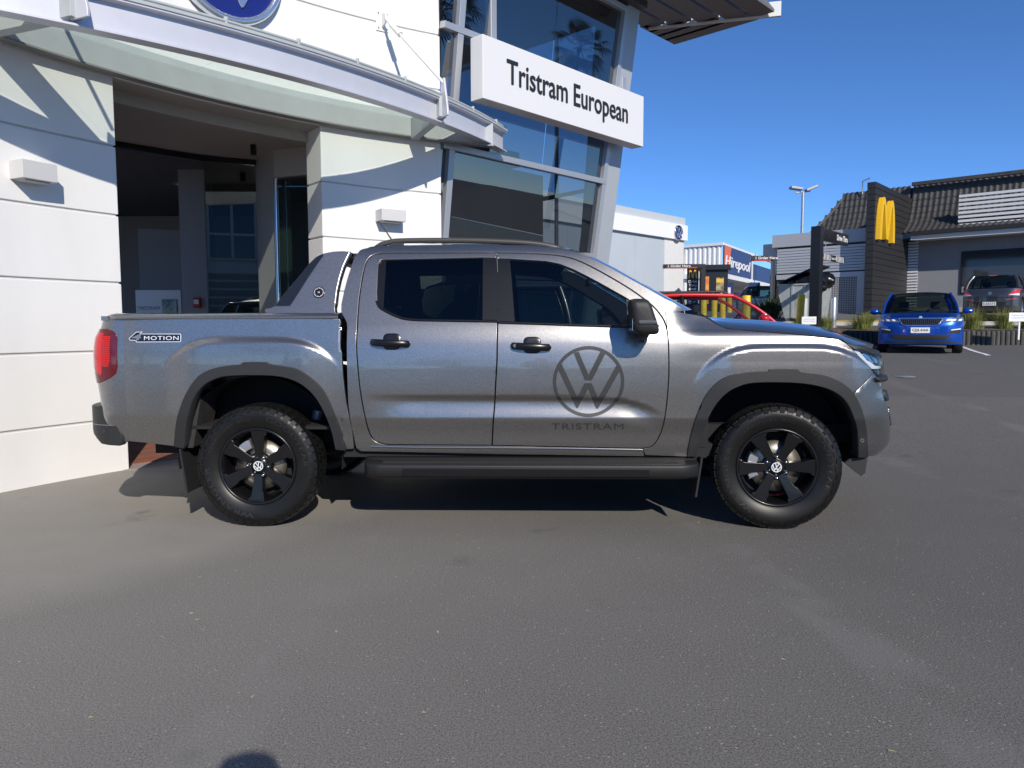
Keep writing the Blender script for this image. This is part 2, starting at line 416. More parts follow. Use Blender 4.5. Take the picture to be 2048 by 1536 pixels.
union=U(spl(rd_left,3))+U([(984,891)])+U(spl(fd_top+fd_front,2))[::-1]
panel('cab_side',CABSIDE,M_paint,holes=[inset(union,-lip)],flange=.03,roll=.002)
rd_n,rd_f=panel('rear_door',inset(rdoor,lip),M_paint,holes=[rdlo],flange=.03,g=.018,roll=.002)
fd_n,fd_f=panel('front_door',inset(fdoor,lip),M_paint,holes=[fdlo],flange=.03,g=.018,roll=.002)
# glass and pillar covers, 12 mm below the skin
rglass=U(ZW([(1510,285),(320,305),(300,600),(283,898),(400,968),(480,1000),(560,1022),(700,1034),(1000,1038),(1505,1047)]))
rq=U(ZW([(318,290),(255,300),(215,350),(203,500),(195,700),(203,815),(222,865),(265,908),(282,912),(300,600)]))
rpl=U(ZW([(1510,260),(1700,262),(1706,1060),(1503,1060)]))
fpl=U(ZD([(68,236),(212,240),(240,560),(268,940),(84,945)]))
fglass=U(ZD([(215,245),(600,262),(750,295),(900,352),(1050,430),(1200,508),(1350,592),(1485,668),(1610,755),(1500,975),(900,970),(262,950)]))
sail=U(ZD([(1470,655),(1610,755),(1700,845),(1765,918),(1802,993),(1700,996),(1490,990)]))
gl=dict(off=-.011,flange=.004,roll=.001)
for nm,pl,mt,pn,pf in (('window',rglass,M_tint,rd_n,rd_f),('pillar_cover',rpl,M_satin,rd_n,rd_f),('quarter_cover',rq,M_satin,rd_n,rd_f),('window',fglass,M_carglass,fd_n,fd_f),('pillar_cover',fpl,M_satin,fd_n,fd_f),('mirror_sail',sail,M_black,fd_n,fd_f)):
    panel(nm,pl,mt,parent=pn,far=pf,**gl)
# belt mouldings: thin strips along the window bottom
def strip(name,pts,w,mt,par,off=.006,r=None,n=8):
    P=[S(*un(u,v))+Vector((0,-off,0)) for u,v in pts]
    for sg,pp in ((1,par[0]),(-1,par[1])):
        MB().tube([(p.x,p.y*sg,p.z) for p in P],w,n).build(name,mt,pp)
strip('belt_moulding',spl(ZW([(203,815),(228,868),(270,910),(400,978),(480,1010),(560,1032),(700,1045),(1000,1052),(1690,1064)]),3),.010,M_satin,(rd_n,rd_f),off=-.002)
strip('belt_moulding',ZD([(92,945),(500,957),(900,972),(1300,985),(1700,997),(1790,996)]),.010,M_satin,(fd_n,fd_f),off=-.002)
# lower body rocker trim
M_sillchr=mat('sill trim',(.30,.31,.33),.25,.8)
strip('rocker_trim',ZC([(250,1236),(500,1241),(900,1243),(1300,1246),(1735,1254)]),.006,M_sillchr,(truck,truck),off=.004)
# ---- front fender
arch_f_out=[(1375,912),(1380,881.6),(1392,837.6),(1408.6,797),(1429,770),(1456,753),(1500,744.5),(1535.6,743),(1542,739),(1591,739),(1600,744.5),(1645.6,751),(1679.5,765),(1703,785),(1720,817),(1728.5,851),(1732,885),(1732,914)]
arch_f_in=[(1390,912),(1397,881.6),(1409,848),(1425.6,814),(1449,787),(1476,771.6),(1510,764),(1585,764),(1635,770.6),(1669,783),(1693,804),(1708,837.6),(1715,871),(1715,914)]
arch_r_out=[(350,892),(354,848),(362.5,815),(377,782),(400,752),(429,738),(462,732),(483,730),(490,725.5),(533,725.5),(542,730),(587.5,737),(612.5,748),(637.5,769),(656,798),(673,840),(685,873),(692,900)]
arch_r_in=[(369,896),(373,848),(383,807),(400,777.5),(425,759),(462,750),(546,750),(587,759),(612,773),(633,794),(650,823),(665,861),(673,898)]
hood_edge=[(1405,632),(1417,637),(1432,647),(1453,656.5),(1517,662.5),(1602,669.5),(1676,678),(1692,686)]
fr=U(hood_edge)
mid_f=[((a[0]*.5+b[0]*.5),(a[1]*.5+b[1]*.5)) for a,b in zip(resample(arch_f_out,1e9,False),[arch_f_in[min(len(arch_f_in)-1,int(i*len(arch_f_in)/len(arch_f_out)))] for i in range(len(arch_f_out))])]
def midarc(o,i_,k):
    o2=resample_n(o,24); i2=resample_n(i_,24); return [(a[0]*(1-k)+b[0]*k,a[1]*(1-k)+b[1]*k) for a,b in zip(o2,i2)]
def resample_n(P,n):
    P=[np.array(p) for p in P]; L=[0]
    for a,b in zip(P,P[1:]): L.append(L[-1]+np.linalg.norm(b-a))
    out=[]
    for k in range(n):
        t=L[-1]*k/(n-1); i=max(0,min(len(P)-2,next((j for j in range(len(L)-1) if L[j+1]>=t),len(P)-2))); f=(t-L[i])/(L[i+1]-L[i]+1e-9); out.append(tuple(P[i]+(P[i+1]-P[i])*f))
    return out
mf=midarc(arch_f_out,arch_f_in,.55); mr=midarc(arch_r_out,arch_r_in,.55)
seam_top=(1747,744); seam_bot=(1709,784)
fend_front=U([(1704,697),(1726,722)])+[un(*seam_top)]
mfU=U(mf)
ks=next(i for i,p in enumerate(mf) if p[0]>seam_bot[0]-8)
fender=[un(1330,624),un(1356,623)]+[un(1380,627)]+fr+fend_front+[un(*seam_bot)]+mfU[:ks][::-1]+U([(1372,914),(1290,911)])+fd_line[8:][::-1]
panel('front_fender',inset(fender,.004),M_paint,flange=.03,g=.014,roll=.0015)
# ---- flares
def flare(name,o,i):
    oo=spl(o,3); ii=spl(i,3)
    Fl=lambda s,z: S(s,z,.0)+Vector((0,-.014,0))
    panel(name,U(oo)+U(ii)[::-1],M_black,F=lambda s,z:S(s,z,.016),flange=.07,roll=.006,g=.02)
flare('wheel_arch_flare',arch_f_out,arch_f_in); flare('wheel_arch_flare',arch_r_out,arch_r_in)
# ---- bed side
bed_r=ZB([(1270,477),(1282,520),(1277,600),(1285,750),(1300,880),(1328,1000),(1338,1098)])
tail_in=ZL([(150,272),(215,280),(265,298),(302,330),(310,370),(310,650),(298,705),(250,745),(190,775),(132,800)])
bed_top=[(204,632.5),(260,633),(679,638)]
tU=U(tail_in)
zt=lambda v:1.268-(v-653)/318
bottom=[un(252,881),un(300,886),un(352,893)]
mrU=U(mr)
SRE=XR0-LR*.62
bed=[(SRE,1.318),un(214,632.6),un(260,633)]+[un(679,638)]+U(bed_r)[1:]+mrU[::-1]+bottom[::-1]+[(XR0-.05,.54),(SRE,.54),(SRE,tU[-1][1])]+tU[::-1]+[(SRE,tU[0][1])]
panel('bed_side',inset(bed,.002),M_paint,flange=.03,g=.015)
tl=[(SRE,tU[0][1])]+tU+[(SRE,tU[-1][1])]
tlamp=inset(tl,.003)
tl_n,tl_f=panel('tail_lamp',tlamp,M_dred,F=lambda s,z:S(s,z,.006),flange=.05,roll=.008)
zs=sorted(p[1] for p in tU); z0,z1=zs[0]+.02,zs[-1]-.04
s_in=un(*ZL([(172,400)])[0])[0]; s_e=un(*ZL([(246,400)])[0])[0]
panel('lamp_strip',[(SRE+.01,z0+.10),(SRE+.01,z1+.02),(s_in,z1+.01),(s_in,z0+.055),(s_in-.02,z0+.03)],M_red,F=lambda s,z:S(s,z,.0085),flange=.004,roll=.001,parent=tl_n,far=tl_f)
nrib=17
for k in range(nrib):
    za=lerp(z0+.09,z1-.005,k/nrib); zb=za+(z1-z0-.1)/nrib*.62
    panel('lamp_rib',[(s_in+.004,za),(s_e-(.02 if k<2 else 0),za),(s_e-(.02 if k<2 else 0),zb),(s_in+.004,zb)],M_red2 if 'M_red2' in globals() else M_red,F=lambda s,z:S(s,z,.0075),flange=.003,roll=.001,g=.05,parent=tl_n,far=tl_f)
# tail gate
panel_half=[(SRE-.004,.56),(SRE-.004,1.30),(XR0-LR,1.30),(XR0-LR,.56)]
for sg in (0,1):
    me=panel_mesh('tailgate',panel_half,g=.06,mirror=bool(sg)); link('tailgate',me,M_paint,truck)
# rear bumper
XB0,XB1=-2.40,-2.84
def SB(s,z):
    s=-s; g=math.sin(min(1,max(0,s))*PI/2); return Vector((XB0+(XB1-XB0)*g*(1-.25*smooth(.60,.45,z)),-(.915)*max(0,1-g**4)**.25,z))
bump=[(0.0,.60),(.02,.555),(.06,.535),(1,.535),(1,.80),(.36,.80),(.30,.79),(.22,.745)]
bump=[un(u,v,SB,guess=(-.15,.65)) for u,v in ((244,871),(244.6,882),(239,891),(211,889))]
bz=[.50,.50]
BP=[un(u,v,SB,guess=(-.2,.65)) for u,v in ((205,816),(212,822),(217,829),(224,840),(231,850),(237,860),(242,870),(244,877),(243,885),(238,890.5),(228,890))]; print('BP',BP)
BP=BP+[(-.975,BP[-1][1]),(-.975,BP[0][1]+.004),(BP[0][0]-.12,BP[0][1]+.004)]
for sg in (0,1):
    me=panel_mesh('rear_bumper',BP,F=SB,g=.03,flange=.06,roll=.006,mirror=bool(sg)); link('rear_bumper',me,M_black,truck)
# bed rail cap + roller cover
railP=[(-.927,1.318),(-.930,1.326),(-.924,1.338),(-.90,1.352),(-.86,1.357),(-.80,1.355),(-.80,1.32)]
def railcap(u,v):
    x=lerp(-2.60,-1.10,u)+.04*(v if u<.001 else 0); i=v*(len(railP)-1); k=min(len(railP)-2,int(i)); f=i-k; y=lerp(railP[k][0],railP[k+1][0],f); z=lerp(railP[k][1],railP[k+1][1],f)
    if u<.03: y*=.98; z-=.008*(1-u/.03)
    return Vector((x,y-(.0 if x>-2.4 else -.02*((-2.4-x)/.23)**2),z))
for sg in (1,-1):
    m=MB().grid(lambda u,v:Vector((railcap(u,v).x,railcap(u,v).y*sg,railcap(u,v).z)),40,18,flip=sg<0); m.box(-2.60,-2.56,min(-.915*sg,-.80*sg),max(-.905*sg,-.80*sg),1.31,1.338); m.build('bed_rail_cap',M_paint,truck)
MB().grid(lambda u,v:Vector((lerp(-2.58,-1.1,u),lerp(-.80,.80,v),1.352+.008*math.sin(u*150))),120,2,flip=False).build('roller_cover',M_black,truck)
# sports bar
def SS(s,z,off=0): return Vector((s,-(.880+off-.355*(z-1.33)),z))
ZS=lambda p:Z(p,540,480,6.983)
sb=ZS([(85,915),(200,760),(330,610),(470,440),(560,330),(640,250),(700,212),(780,188),(880,170),(1000,163),(1100,165),(1085,200),(1060,250),(1010,360),(960,520),(920,700),(895,915)])
sbb=ZS([(70,925),(20,955),(-60,965),(-60,985),(0,1030),(500,1060),(935,1098),(915,1060),(898,1000),(893,925)])
panel('sports_bar_side',U(sb,SS),M_paint,F=SS,flange=.05,roll=.012,g=.025)
panel('sports_bar_base',U(sbb,SS),M_paint,F=SS,flange=.06,roll=.008,g=.025)
sbo=ZS([(85,915),(200,760),(330,610),(470,440),(560,330),(640,250),(700,212),(745,205),(640,350),(520,530),(400,720),(280,905)])
M_sbglass=mat('bar dark gloss',(.014,.015,.017),.06,0,coat=1)
panel('bar_trim',U(sbo,SS),M_sbglass,F=lambda s,z:SS(s,z,.006),flange=.02,roll=.008,g=.025)
a=un(*ZS([(720,205)])[0],SS); b=un(*ZS([(1095,165)])[0],SS)
MB().grid(lambda u,v:Vector((lerp(a[0]-.03,b[0],u),lerp(-.735,.735,v),lerp(a[1],b[1],u**.6)+.012*math.sin(v*PI))),6,24,flip=False).build('sports_bar_top',M_paint,truck)
MB().box(a[0]+.02,b[0]-.06,-.73,.73,b[1]-.05,b[1]-.012).build('sports_bar_beam',M_black,truck)
# compass badge
cb=un(638,585,SS); cp=SS(*cb)
nB=Vector((0,-1,-.355)).normalized(); nB=Vector((0,-1,.335)).normalized(); exB=Vector((1,0,0)); ezB=nB.cross(exB)
def disc(name,P,ex,ez,r0,r1,n,mt,par,h=.003,seg=40):
    ex=Vector(ex);ez=Vector(ez);n=Vector(n);m=MB();V=[]
    for k in range(seg):
        c,s_=math.cos(2*PI*k/seg),math.sin(2*PI*k/seg); V.append(P+(ex*c+ez*s_)*r0)
        V.append(P+(ex*c+ez*s_)*r1)
    b=len(V)
    V+= [v+n*h for v in V]
    F=[(b+2*k,b+2*k+1,b+2*((k+1)%seg)+1,b+2*((k+1)%seg)) for k in range(seg)]+[(2*k+1,2*((k+1)%seg)+1,b+2*((k+1)%seg)+1,b+2*k+1) for k in range(seg)]
    if r0==0: F=[tuple(b+2*k+1 for k in range(seg))]+F[seg:]
    m.add(V,F); return m.build(name,mt,par)
P=cp+nB*.001
bd=disc('compass_badge',P,exB,ezB,0,.038,nB,M_gloss,truck)
disc('badge_ring',P+nB*.003,exB,ezB,.029,.031,nB,M_lightwhite,bd,.001)
for k in range(24):
    if k%3==1: continue
    a_=2*PI*k/24; d=exB*math.cos(a_)+ezB*math.sin(a_); t=exB*-math.sin(a_)+ezB*math.cos(a_)
    MB().add([P+nB*.004+d*.024+t*.0012,P+nB*.004+d*.024-t*.0012,P+nB*.004+d*.0275-t*.0012,P+nB*.004+d*.0275+t*.0012],[(0,1,2,3)]).build('badge_tick',M_lightwhite,bd)
text_obj('badge_letter','N',M_lightwhite,bd,P+nB*.0035,exB,ezB,height=.012,depth=.0008)
# ---- roof, windscreen, hood (lofted)
tops=[S(*un(u,v)) for u,v in spl(cabtop,3)]
def roofrow(p,cr,fw):
    def f(t):  # t -1..1
        return Vector((p.x+fw*(1-abs(t)**2.2),p.y*-t,p.z+cr*(1-abs(t)**2.4)))
    return f
NA=len(tops); iw=next(i for i,p in enumerate(tops) if p.x>.30)   # header
rows=[roofrow(p,.045*smooth(-1.02,-.7,p.x)+.004,0.06*smooth(-.5,.3,p.x)-(.0)) for p in tops[:iw+1]]
def rg(u,v):
    i=u*(len(rows)-1); k=min(len(rows)-2,int(i)); f=i-k; return rows[k](2*v-1).lerp(rows[k+1](2*v-1),f)
MB().grid(rg,60,30,flip=False).build('roof',M_paint,truck)
wr=tops[iw:]
wrows=[roofrow(p,.045-.03*k/(len(wr)-1),.06+.10*k/(len(wr)-1)) for k,p in enumerate(wr)]
def wg(u,v):
    i=u*(len(wrows)-1); k=min(len(wrows)-2,int(i)); f=i-k; return wrows[k](2*v-1).lerp(wrows[k+1](2*v-1),f)
MB().grid(wg,40,30,flip=False).build('windscreen',M_carglass,truck)
# cowl
hE=[S(*q) for q in fr]
c0=wr[-1]
MB().grid(lambda u,v:Vector((lerp(c0.x-.02,hE[1].x+.03,u)+.10*(1-abs(2*v-1)**2),lerp(-.86,.86,v),1.262+.012*(1-abs(2*v-1)**2))),4,20).build('cowl',M_black,truck)
# hood
E_=[S(*q) for q in un_list] if 'un_list' in globals() else None
hp=spl(hood_edge+[(1706,690.5)],4)
hE=[S(*un(u,v)) for u,v in hp]
hE[0]=Vector((hE[0].x,hE[0].y*.985,hE[0].z))
x0h,x1h=hE[0].x,hE[-1].x
CZ=[(x0h,1.312),(x0h+.25,1.312),(x0h+.55,1.296),(x0h+.8,1.262),(x0h+1.0,1.205),(2.42,1.14)]
def hoodf(u,v):
    i=u*(len(hE)-1); k=min(len(hE)-2,int(i)); f=i-k; e=hE[k].lerp(hE[k+1],f); t=abs(2*v-1); sg=-1 if v<.5 else 1
    # t=1 edge, 0 centre
    xc=lerp(x0h+.06,2.43,u)
    x=e.x+(xc-e.x)*(1-t**3)*smooth(.0,1.0,u)**.7 if u>.0 else e.x+.06*(1-t**3)
    zc=interp(CZ,lerp(x0h,2.42,u)); fall=(1-t**7)
    z=e.z+(zc-e.z)*fall+.010*math.exp(-((t-.62)/.10)**2)*(1-smooth(.75,1,u))
    return Vector((x,sg*(abs(e.y)-.007)*t,z+.004))
hm=MB().grid(hoodf,70,60,flip=False)
# flange at the edge
for sg in (1,-1):
    hm.grid(lambda u,v:Vector((hoodf(u,0 if sg>0 else 1).x,hoodf(u,0 if sg>0 else 1).y*(1-.02*v),hoodf(u,0).z-.03*v)),70,1)
hm.grid(lambda u,v:hoodf(1,u)+Vector((-.01*v,0,-.035*v)),60,1)
hm.build('hood',M_paint,truck)
for sg in (1,-1):
    MB().tube([(p.x,sg*(p.y+.004),p.z+.001) for p in hE[3:]],.0055,6).build('hood_gap_shade',M_dark,truck)  # dark tube standing in for the shade inside the hood shut gap
# ---- front end in (s,z)
SC=XF0+LF
hl=ZN([(200,340),(300,352),(470,372)]); 
hl_top=[un(1704,695.5)]; 
zl1=un(1704,695.5)[1]; zb_=un(1747,742)
def sat(u,v): return un(u,v,guess=(2.2,1.268-(v-653)/300))
lens=[sat(1704.5,697),sat(1720,699),sat(1740,701)]
zt1=lens[0][1]
SH=XF0+LF*.62
lampP=[un(1704.5,697)]+[(lerp(un(1704.5,697)[0],SH,t),lerp(un(1704.5,697)[1],1.05,t)) for t in (.3,.6,1)]+[(SH,.945),(zb_[0]+.1,.95),zb_,un(1726,720)]
hl_n,hl_f=panel('headlamp',inset(lampP,.003),M_dark,F=lambda s,z:S(s,z,-.03),flange=.03,g=.03)
panel('lens',inset(lampP,.003),M_clear,F=lambda s,z:S(s,z,.004),flange=.03,g=.03,parent=hl_n,far=hl_f)
lp=np.array(lampP)
# DRL strip follows the slanted rear edge
a=np.array(un(1706,699)); b=np.array(un(1746,739))
drl=[tuple(a+[.012,-.004]),tuple(a+[.075,-.004]),tuple(a+(b-a)*.55+[.055,.0]),tuple(b+[.09,.018]),tuple(b+[.25,.012]),tuple(b+[.25,.0]),tuple(b+[.012,.004])]
panel('running_light',drl,M_lightwhite,F=lambda s,z:S(s,z,-.012),flange=.01,roll=.002,g=.03,parent=hl_n,far=hl_f)
for k in range(3):
    q=[tuple(a+(b-a)*.12+[.12+.12*k,-.012]),tuple(a+(b-a)*.12+[.20+.12*k,-.014]),tuple(a+(b-a)*.7+[.15+.12*k,.0]),tuple(a+(b-a)*.7+[.09+.12*k,.0])]
    panel('reflector',q,M_chrome,F=lambda s,z:S(s,z,-.02),flange=.01,g=.03,parent=hl_n,far=hl_f)
def half(name,poly,mt,F=None,**k):
    m=MB(); me1=panel_mesh(name,poly,F=F,**k); m2=mirror_mesh(me1)
    for me in (me1,m2):
        m.add([v.co for v in me.vertices],[tuple(p.vertices) for p in me.polygons],True)
    bpy.data.meshes.remove(me1); bpy.data.meshes.remove(m2); return m.build(name,mt,truck)
# black brow above lamp and lip below
z_b=un(1704.5,697)[1]
half('headlamp_brow',[un(1692,687),(SH,1.095),(SC,1.10),(SC,1.06),(SH,1.055),un(1704,696.5)],M_black,flange=.05,g=.04,F=lambda s,z:S(s,z,.004))
half('grille_bar',[(un(1747,744)[0]+.02,.945),(un(1747,744)[0]+.05,.925),(SC,.925),(SC,.945)],M_black,flange=.08,g=.03,roll=.008,F=lambda s,z:S(s,z,.022))
half('grille',[(SH+.005,.95),(SH,1.05),(SC,1.055),(SC,.95)],M_gloss,flange=.02,g=.05,F=lambda s,z:S(s,z,-.015))
sp=un(*seam_top); sq=un(*seam_bot)
bl=mfU[ks:]
bt=[(sp[0]+.15,.915),(SC,.915)]
bumper=[(sp[0],sp[1]-.003),(sp[0]+.14,.918),(sp[0]+.20,.86),(sp[0]+.19,.80),(sp[0]+.24,.775),(sp[0]+.30,.60),(sp[0]+.38,.56),(SC,.55),(SC,.435),(sp[0]+.40,.43)]+U([(1740,913),(1733,914)])+[tuple(p) for p in bl[::-1]]+[(sq[0],sq[1]-.003)]
half('front_bumper',inset(bumper,.003),M_paint,flange=.03,g=.03,roll=.0015)
half('bumper_grille',[(sp[0]+.145,.915),(SC,.915),(SC,.555),(sp[0]+.37,.562),(sp[0]+.295,.60),(sp[0]+.235,.78),(sp[0]+.19,.80),(sp[0]+.20,.86)],M_gloss,flange=.02,g=.05,F=lambda s,z:S(s,z,-.02))
half('bumper_blade',[(sp[0]+.21,.86),(sp[0]+.60,.84),(sp[0]+.60,.79),(sp[0]+.20,.80)],M_black,flange=.05,g=.04,roll=.008,F=lambda s,z:S(s,z,.008))
half('air_curtain',[(sp[0]+.245,.74),(sp[0]+.50,.73),(sp[0]+.44,.62),(sp[0]+.30,.63)],M_lightwhite if 0 else M_paint,flange=.03,g=.04,F=lambda s,z:S(s,z,.004))
# parking sensors
def sensor(u,v,off,par=truck):
    q=un(u,v,lambda s,z:S(s,z,off)); p=S(q[0],q[1],off); d=disc('parking_sensor',p+Vector((0,-.002,0)),(1,0,0),(0,0,1),.008,.012,Vector((0,-1,0)),M_chrome,par,.002,20); disc('sensor_face',p+Vector((0,-.002,0)),(1,0,0),(0,0,1),0,.008,Vector((0,-1,0)),M_black,d,.001,20)
sensor(1724,881,.018)
bq=un(209,861,SB,guess=(-.45,.62)); bpp=SB(*bq)
bd_=disc('parking_sensor',bpp+Vector((-.002,-.002,0)),Vector((.6,-.8,0)),(0,0,1),.009,.013,Vector((-.8,-.6,0)),M_chrome,truck,.003,20)
_P=[SB(-s,.648)+Vector((-.001,-.0015,0)) for s in (.24,.3,.36,.42,.5,.58)]; MB().tube(_P,.002,5).build('bumper_seam',M_galv,truck)
# ---- cab shell: liner, rear wall, floor, dash, seats
lin=inset(CABSIDE,.015)
panel('cab_liner',lin,M_dark,holes=[inset(rdlo,-.004),inset(fdlo,-.004)],F=lambda s,z:S(s,z,-.045),flange=0,g=.05)
def rgl(u,v):
    p=rg(u,v); return Vector((p.x,p.y*.97,p.z-.045))
MB().grid(rgl,10,8,flip=True).build('headliner',M_dark,truck)
rb=tops[0]
m=MB(); 
m.box(-1.06,-1.03,-.80,.80,.5,1.30); m.box(-1.05,-1.02,-.72,-.56,1.30,1.66); m.box(-1.05,-1.02,.56,.72,1.30,1.66); m.box(-1.05,-1.02,-.70,.70,1.64,1.74)
m.build('cab_rear_wall',M_dark,truck)
MB().box(-1.045,-1.037,-.56,.56,1.30,1.64).build('rear_window',M_tint,truck)
MB().box(-1.03,1.25,-.80,.80,.44,.52).build('cab_floor',M_dark,truck)
m=MB(); m.prism([(.72,.52),(1.22,.52),(1.22,1.25),(1.05,1.262),(.80,1.20),(.70,1.12)],1.60,Matrix.Translation((0,.80,0))@Matrix.Rotation(PI/2,4,'X')); m.build('dashboard',M_dark,truck,bevel=.03)
M_seat=mat('seat fabric',(.03,.031,.034),.9,bump=.3,bscale=300)
def seat(x,y,wd=.50):
    s=thing('tmp','x','x'); bpy.data.objects.remove(s)
    o=MB().prism([(x-.05,.62),(x+.48,.66),(x+.50,.80),(x+.05,.80),(x-.16,1.40),(x-.26,1.42),(x-.22,1.0)],wd,Matrix.Translation((0,y+wd/2,0))@Matrix.Rotation(PI/2,4,'X')).build('seat',M_seat,truck,bevel=.05,seg=3)
    MB().prism([(x-.30,1.45),(x-.20,1.43),(x-.17,1.62),(x-.22,1.66),(x-.30,1.64)],wd*.52,Matrix.Translation((0,y+wd*.26,0))@Matrix.Rotation(PI/2,4,'X')).build('headrest',M_seat,o,bevel=.035,seg=3)
    for dy in (-.06,.06): MB().tube([(x-.24,y+dy,1.38),(x-.25,y+dy,1.48)],.006,6).build('headrest_post',M_chrome,o)
seat(.08,-.40); seat(.08,.40); seat(-.72,-.42,.55); seat(-.72,.42,.55)
sw=MB(); Msw=Matrix.Translation((.58,-.40,1.09))@Matrix.Rotation(R(-65),4,'Y')
cir=[Msw@Vector((.185*math.cos(2*PI*k/32),.185*math.sin(2*PI*k/32),0)) for k in range(33)]
sw.tube(cir,.016,8,cap=False); sw.tube([cir[0],cir[16]],.02,6); sw.tube([Msw@Vector((0,0,0)),(.80,-.40,1.0)],.03,8); sw.build('steering_wheel',M_dark,truck)
rbox('rear_view_mirror',M_dark,truck,.50,.53,-.12,.12,1.56,1.62,.015)
# ---- underbody
m=MB(); m.box(-2.5,2.2,-.62,.62,.50,.62); m.box(-2.5,2.3,-.50,-.40,.40,.52); m.box(-2.5,2.3,.40,.50,.40,.52)
m.box(-1.10,1.20,-.86,.86,.44,.50); m.build('chassis',M_dark,truck)
m=MB(); m.box(-1.06,-2.58,-.88,.88,.62,.64); m.build('bed_floor',M_dark,truck)
MB().tube([(-1.635,-.75,.385),(-1.635,.75,.385)],.06,10).build('rear_axle',M_dark,truck)
for y in (-.48,.48):
    MB().tube([(-2.3,y,.52),(-1.635,y,.36),(-1.0,y,.47)],.035,6).build('leaf_spring',M_dark,truck)
MB().tube([(-1.42,-.52,.46),(-1.35,-.52,.70)],.035,10).build('damper',M_galv,truck)
def liner(xc,zc,r):
    for sg in (-1,1):
        m=MB(); m.lathe([(r,-.86),(r,-.50)],28,Matrix.Translation((xc,0,zc)),a0=R(-8),a1=R(188))
        m.lathe([(0.01,-.50),(r,-.50)],28,Matrix.Translation((xc,0,zc)),a0=R(-8),a1=R(188))
        if sg>0: m.v=[(x,-y,z) for x,y,z in m.v]
        m.build('wheel_well',M_dark,truck)
liner(-1.64,.43,.53); liner(1.655,.43,.54)
# mud flaps
def flap(pts,x_th,name='mud_flap'):
    pass
for xa,xb,zt_,zb in ((-2.13,-2.10,.50,.215),(1.15,1.12,.45,.20),):
    for sg in (-1,1):
        m=MB(); th=.012
        m.add([(xa,-.93*sg*-1*-1,zt_),(xa,-.66*sg*-1*-1,zt_),(xb,-.66*sg*-1*-1,zb),(xb,-.915*sg*-1*-1,zb),(xa+th,-.93*sg*-1*-1,zt_),(xa+th,-.66*sg*-1*-1,zt_),(xb+th,-.66*sg*-1*-1,zb),(xb+th,-.915*sg*-1*-1,zb)],[(0,1,2,3),(7,6,5,4),(0,4,5,1),(1,5,6,2),(2,6,7,3),(3,7,4,0)]); m.build('mud_flap',M_black,truck)
# inner brace seen behind the rear tyre
MB().prism([(-2.13,.50),(-2.06,.50),(-2.00,.82),(-2.05,.86),(-2.12,.80)],.26,Matrix.Translation((0,-.62,0))@Matrix.Rotation(PI/2,4,'X')).build('wheel_well_brace',mat('dusty plastic',(.028,.027,.026),.85,var=.3,vscale=20),truck,bevel=.006)
# front lower deflector
for sg in (-1,1):
    MB().prism([(2.10,.44),(2.20,.44),(2.19,.345),(2.165,.325),(2.06,.41)],.02,Matrix.Translation((0,sg*.84,0))@Matrix.Rotation(PI/2,4,'X')).build('air_deflector',M_black,truck)
# ---- side steps
def step(sg):
    m=MB(); prof=[(-.78,.452),(-.90,.446),(-.915,.428),(-.985,.420),(-1.0,.410),(-1.004,.372),(-.995,.338),(-.97,.325),(-.80,.335)]
    xs=[-.955,-.94,-.90,-.84,1.0,1.07,1.12,1.14]; sc=[.55,.80,.94,1,1,.93,.80,.70]
    q=len(prof); V=[]
    for x,s_ in zip(xs,sc):
        for y,z in prof: V.append((x,sg*-1*-( .78+(-y-.78)*s_) if sg>0 else -(.78+(-y-.78)*s_),z))
    if sg>0: V=[(x,abs(y),z) for x,y,z in V]
    F=[(i*q+k,i*q+k+1,(i+1)*q+k+1,(i+1)*q+k) for i in range(len(xs)-1) for k in range(q-1)]+[tuple(range(q)),tuple(range((len(xs)-1)*q,len(xs)*q))]
    if sg<0: F=[f[::-1] for f in F]
    m.add(V,F); o=m.build('side_step',mat('step black',(.011,.011,.012),.5),truck,bevel=.008)
    t=MB()
    for r_ in range(4):
        for k in range(78):
            x=-.83+k*.0235+(r_%2)*.012; y=.926+r_*.0135; z=.429-(y-.915)*.115
            t.box(x,x+.017,min(sg*y,sg*(y+.009)),max(sg*y,sg*(y+.009)),z-.004,z+.0025)
    t.build('step_tread',mat('tread grey',(.020,.020,.020),.6),o)
    MB().box(-.70,.82,min(sg*1.004,sg*1.007),max(sg*1.004,sg*1.007),.345,.392).build('step_trim',M_satin,o,bevel=.003)
step(-1); step(1)
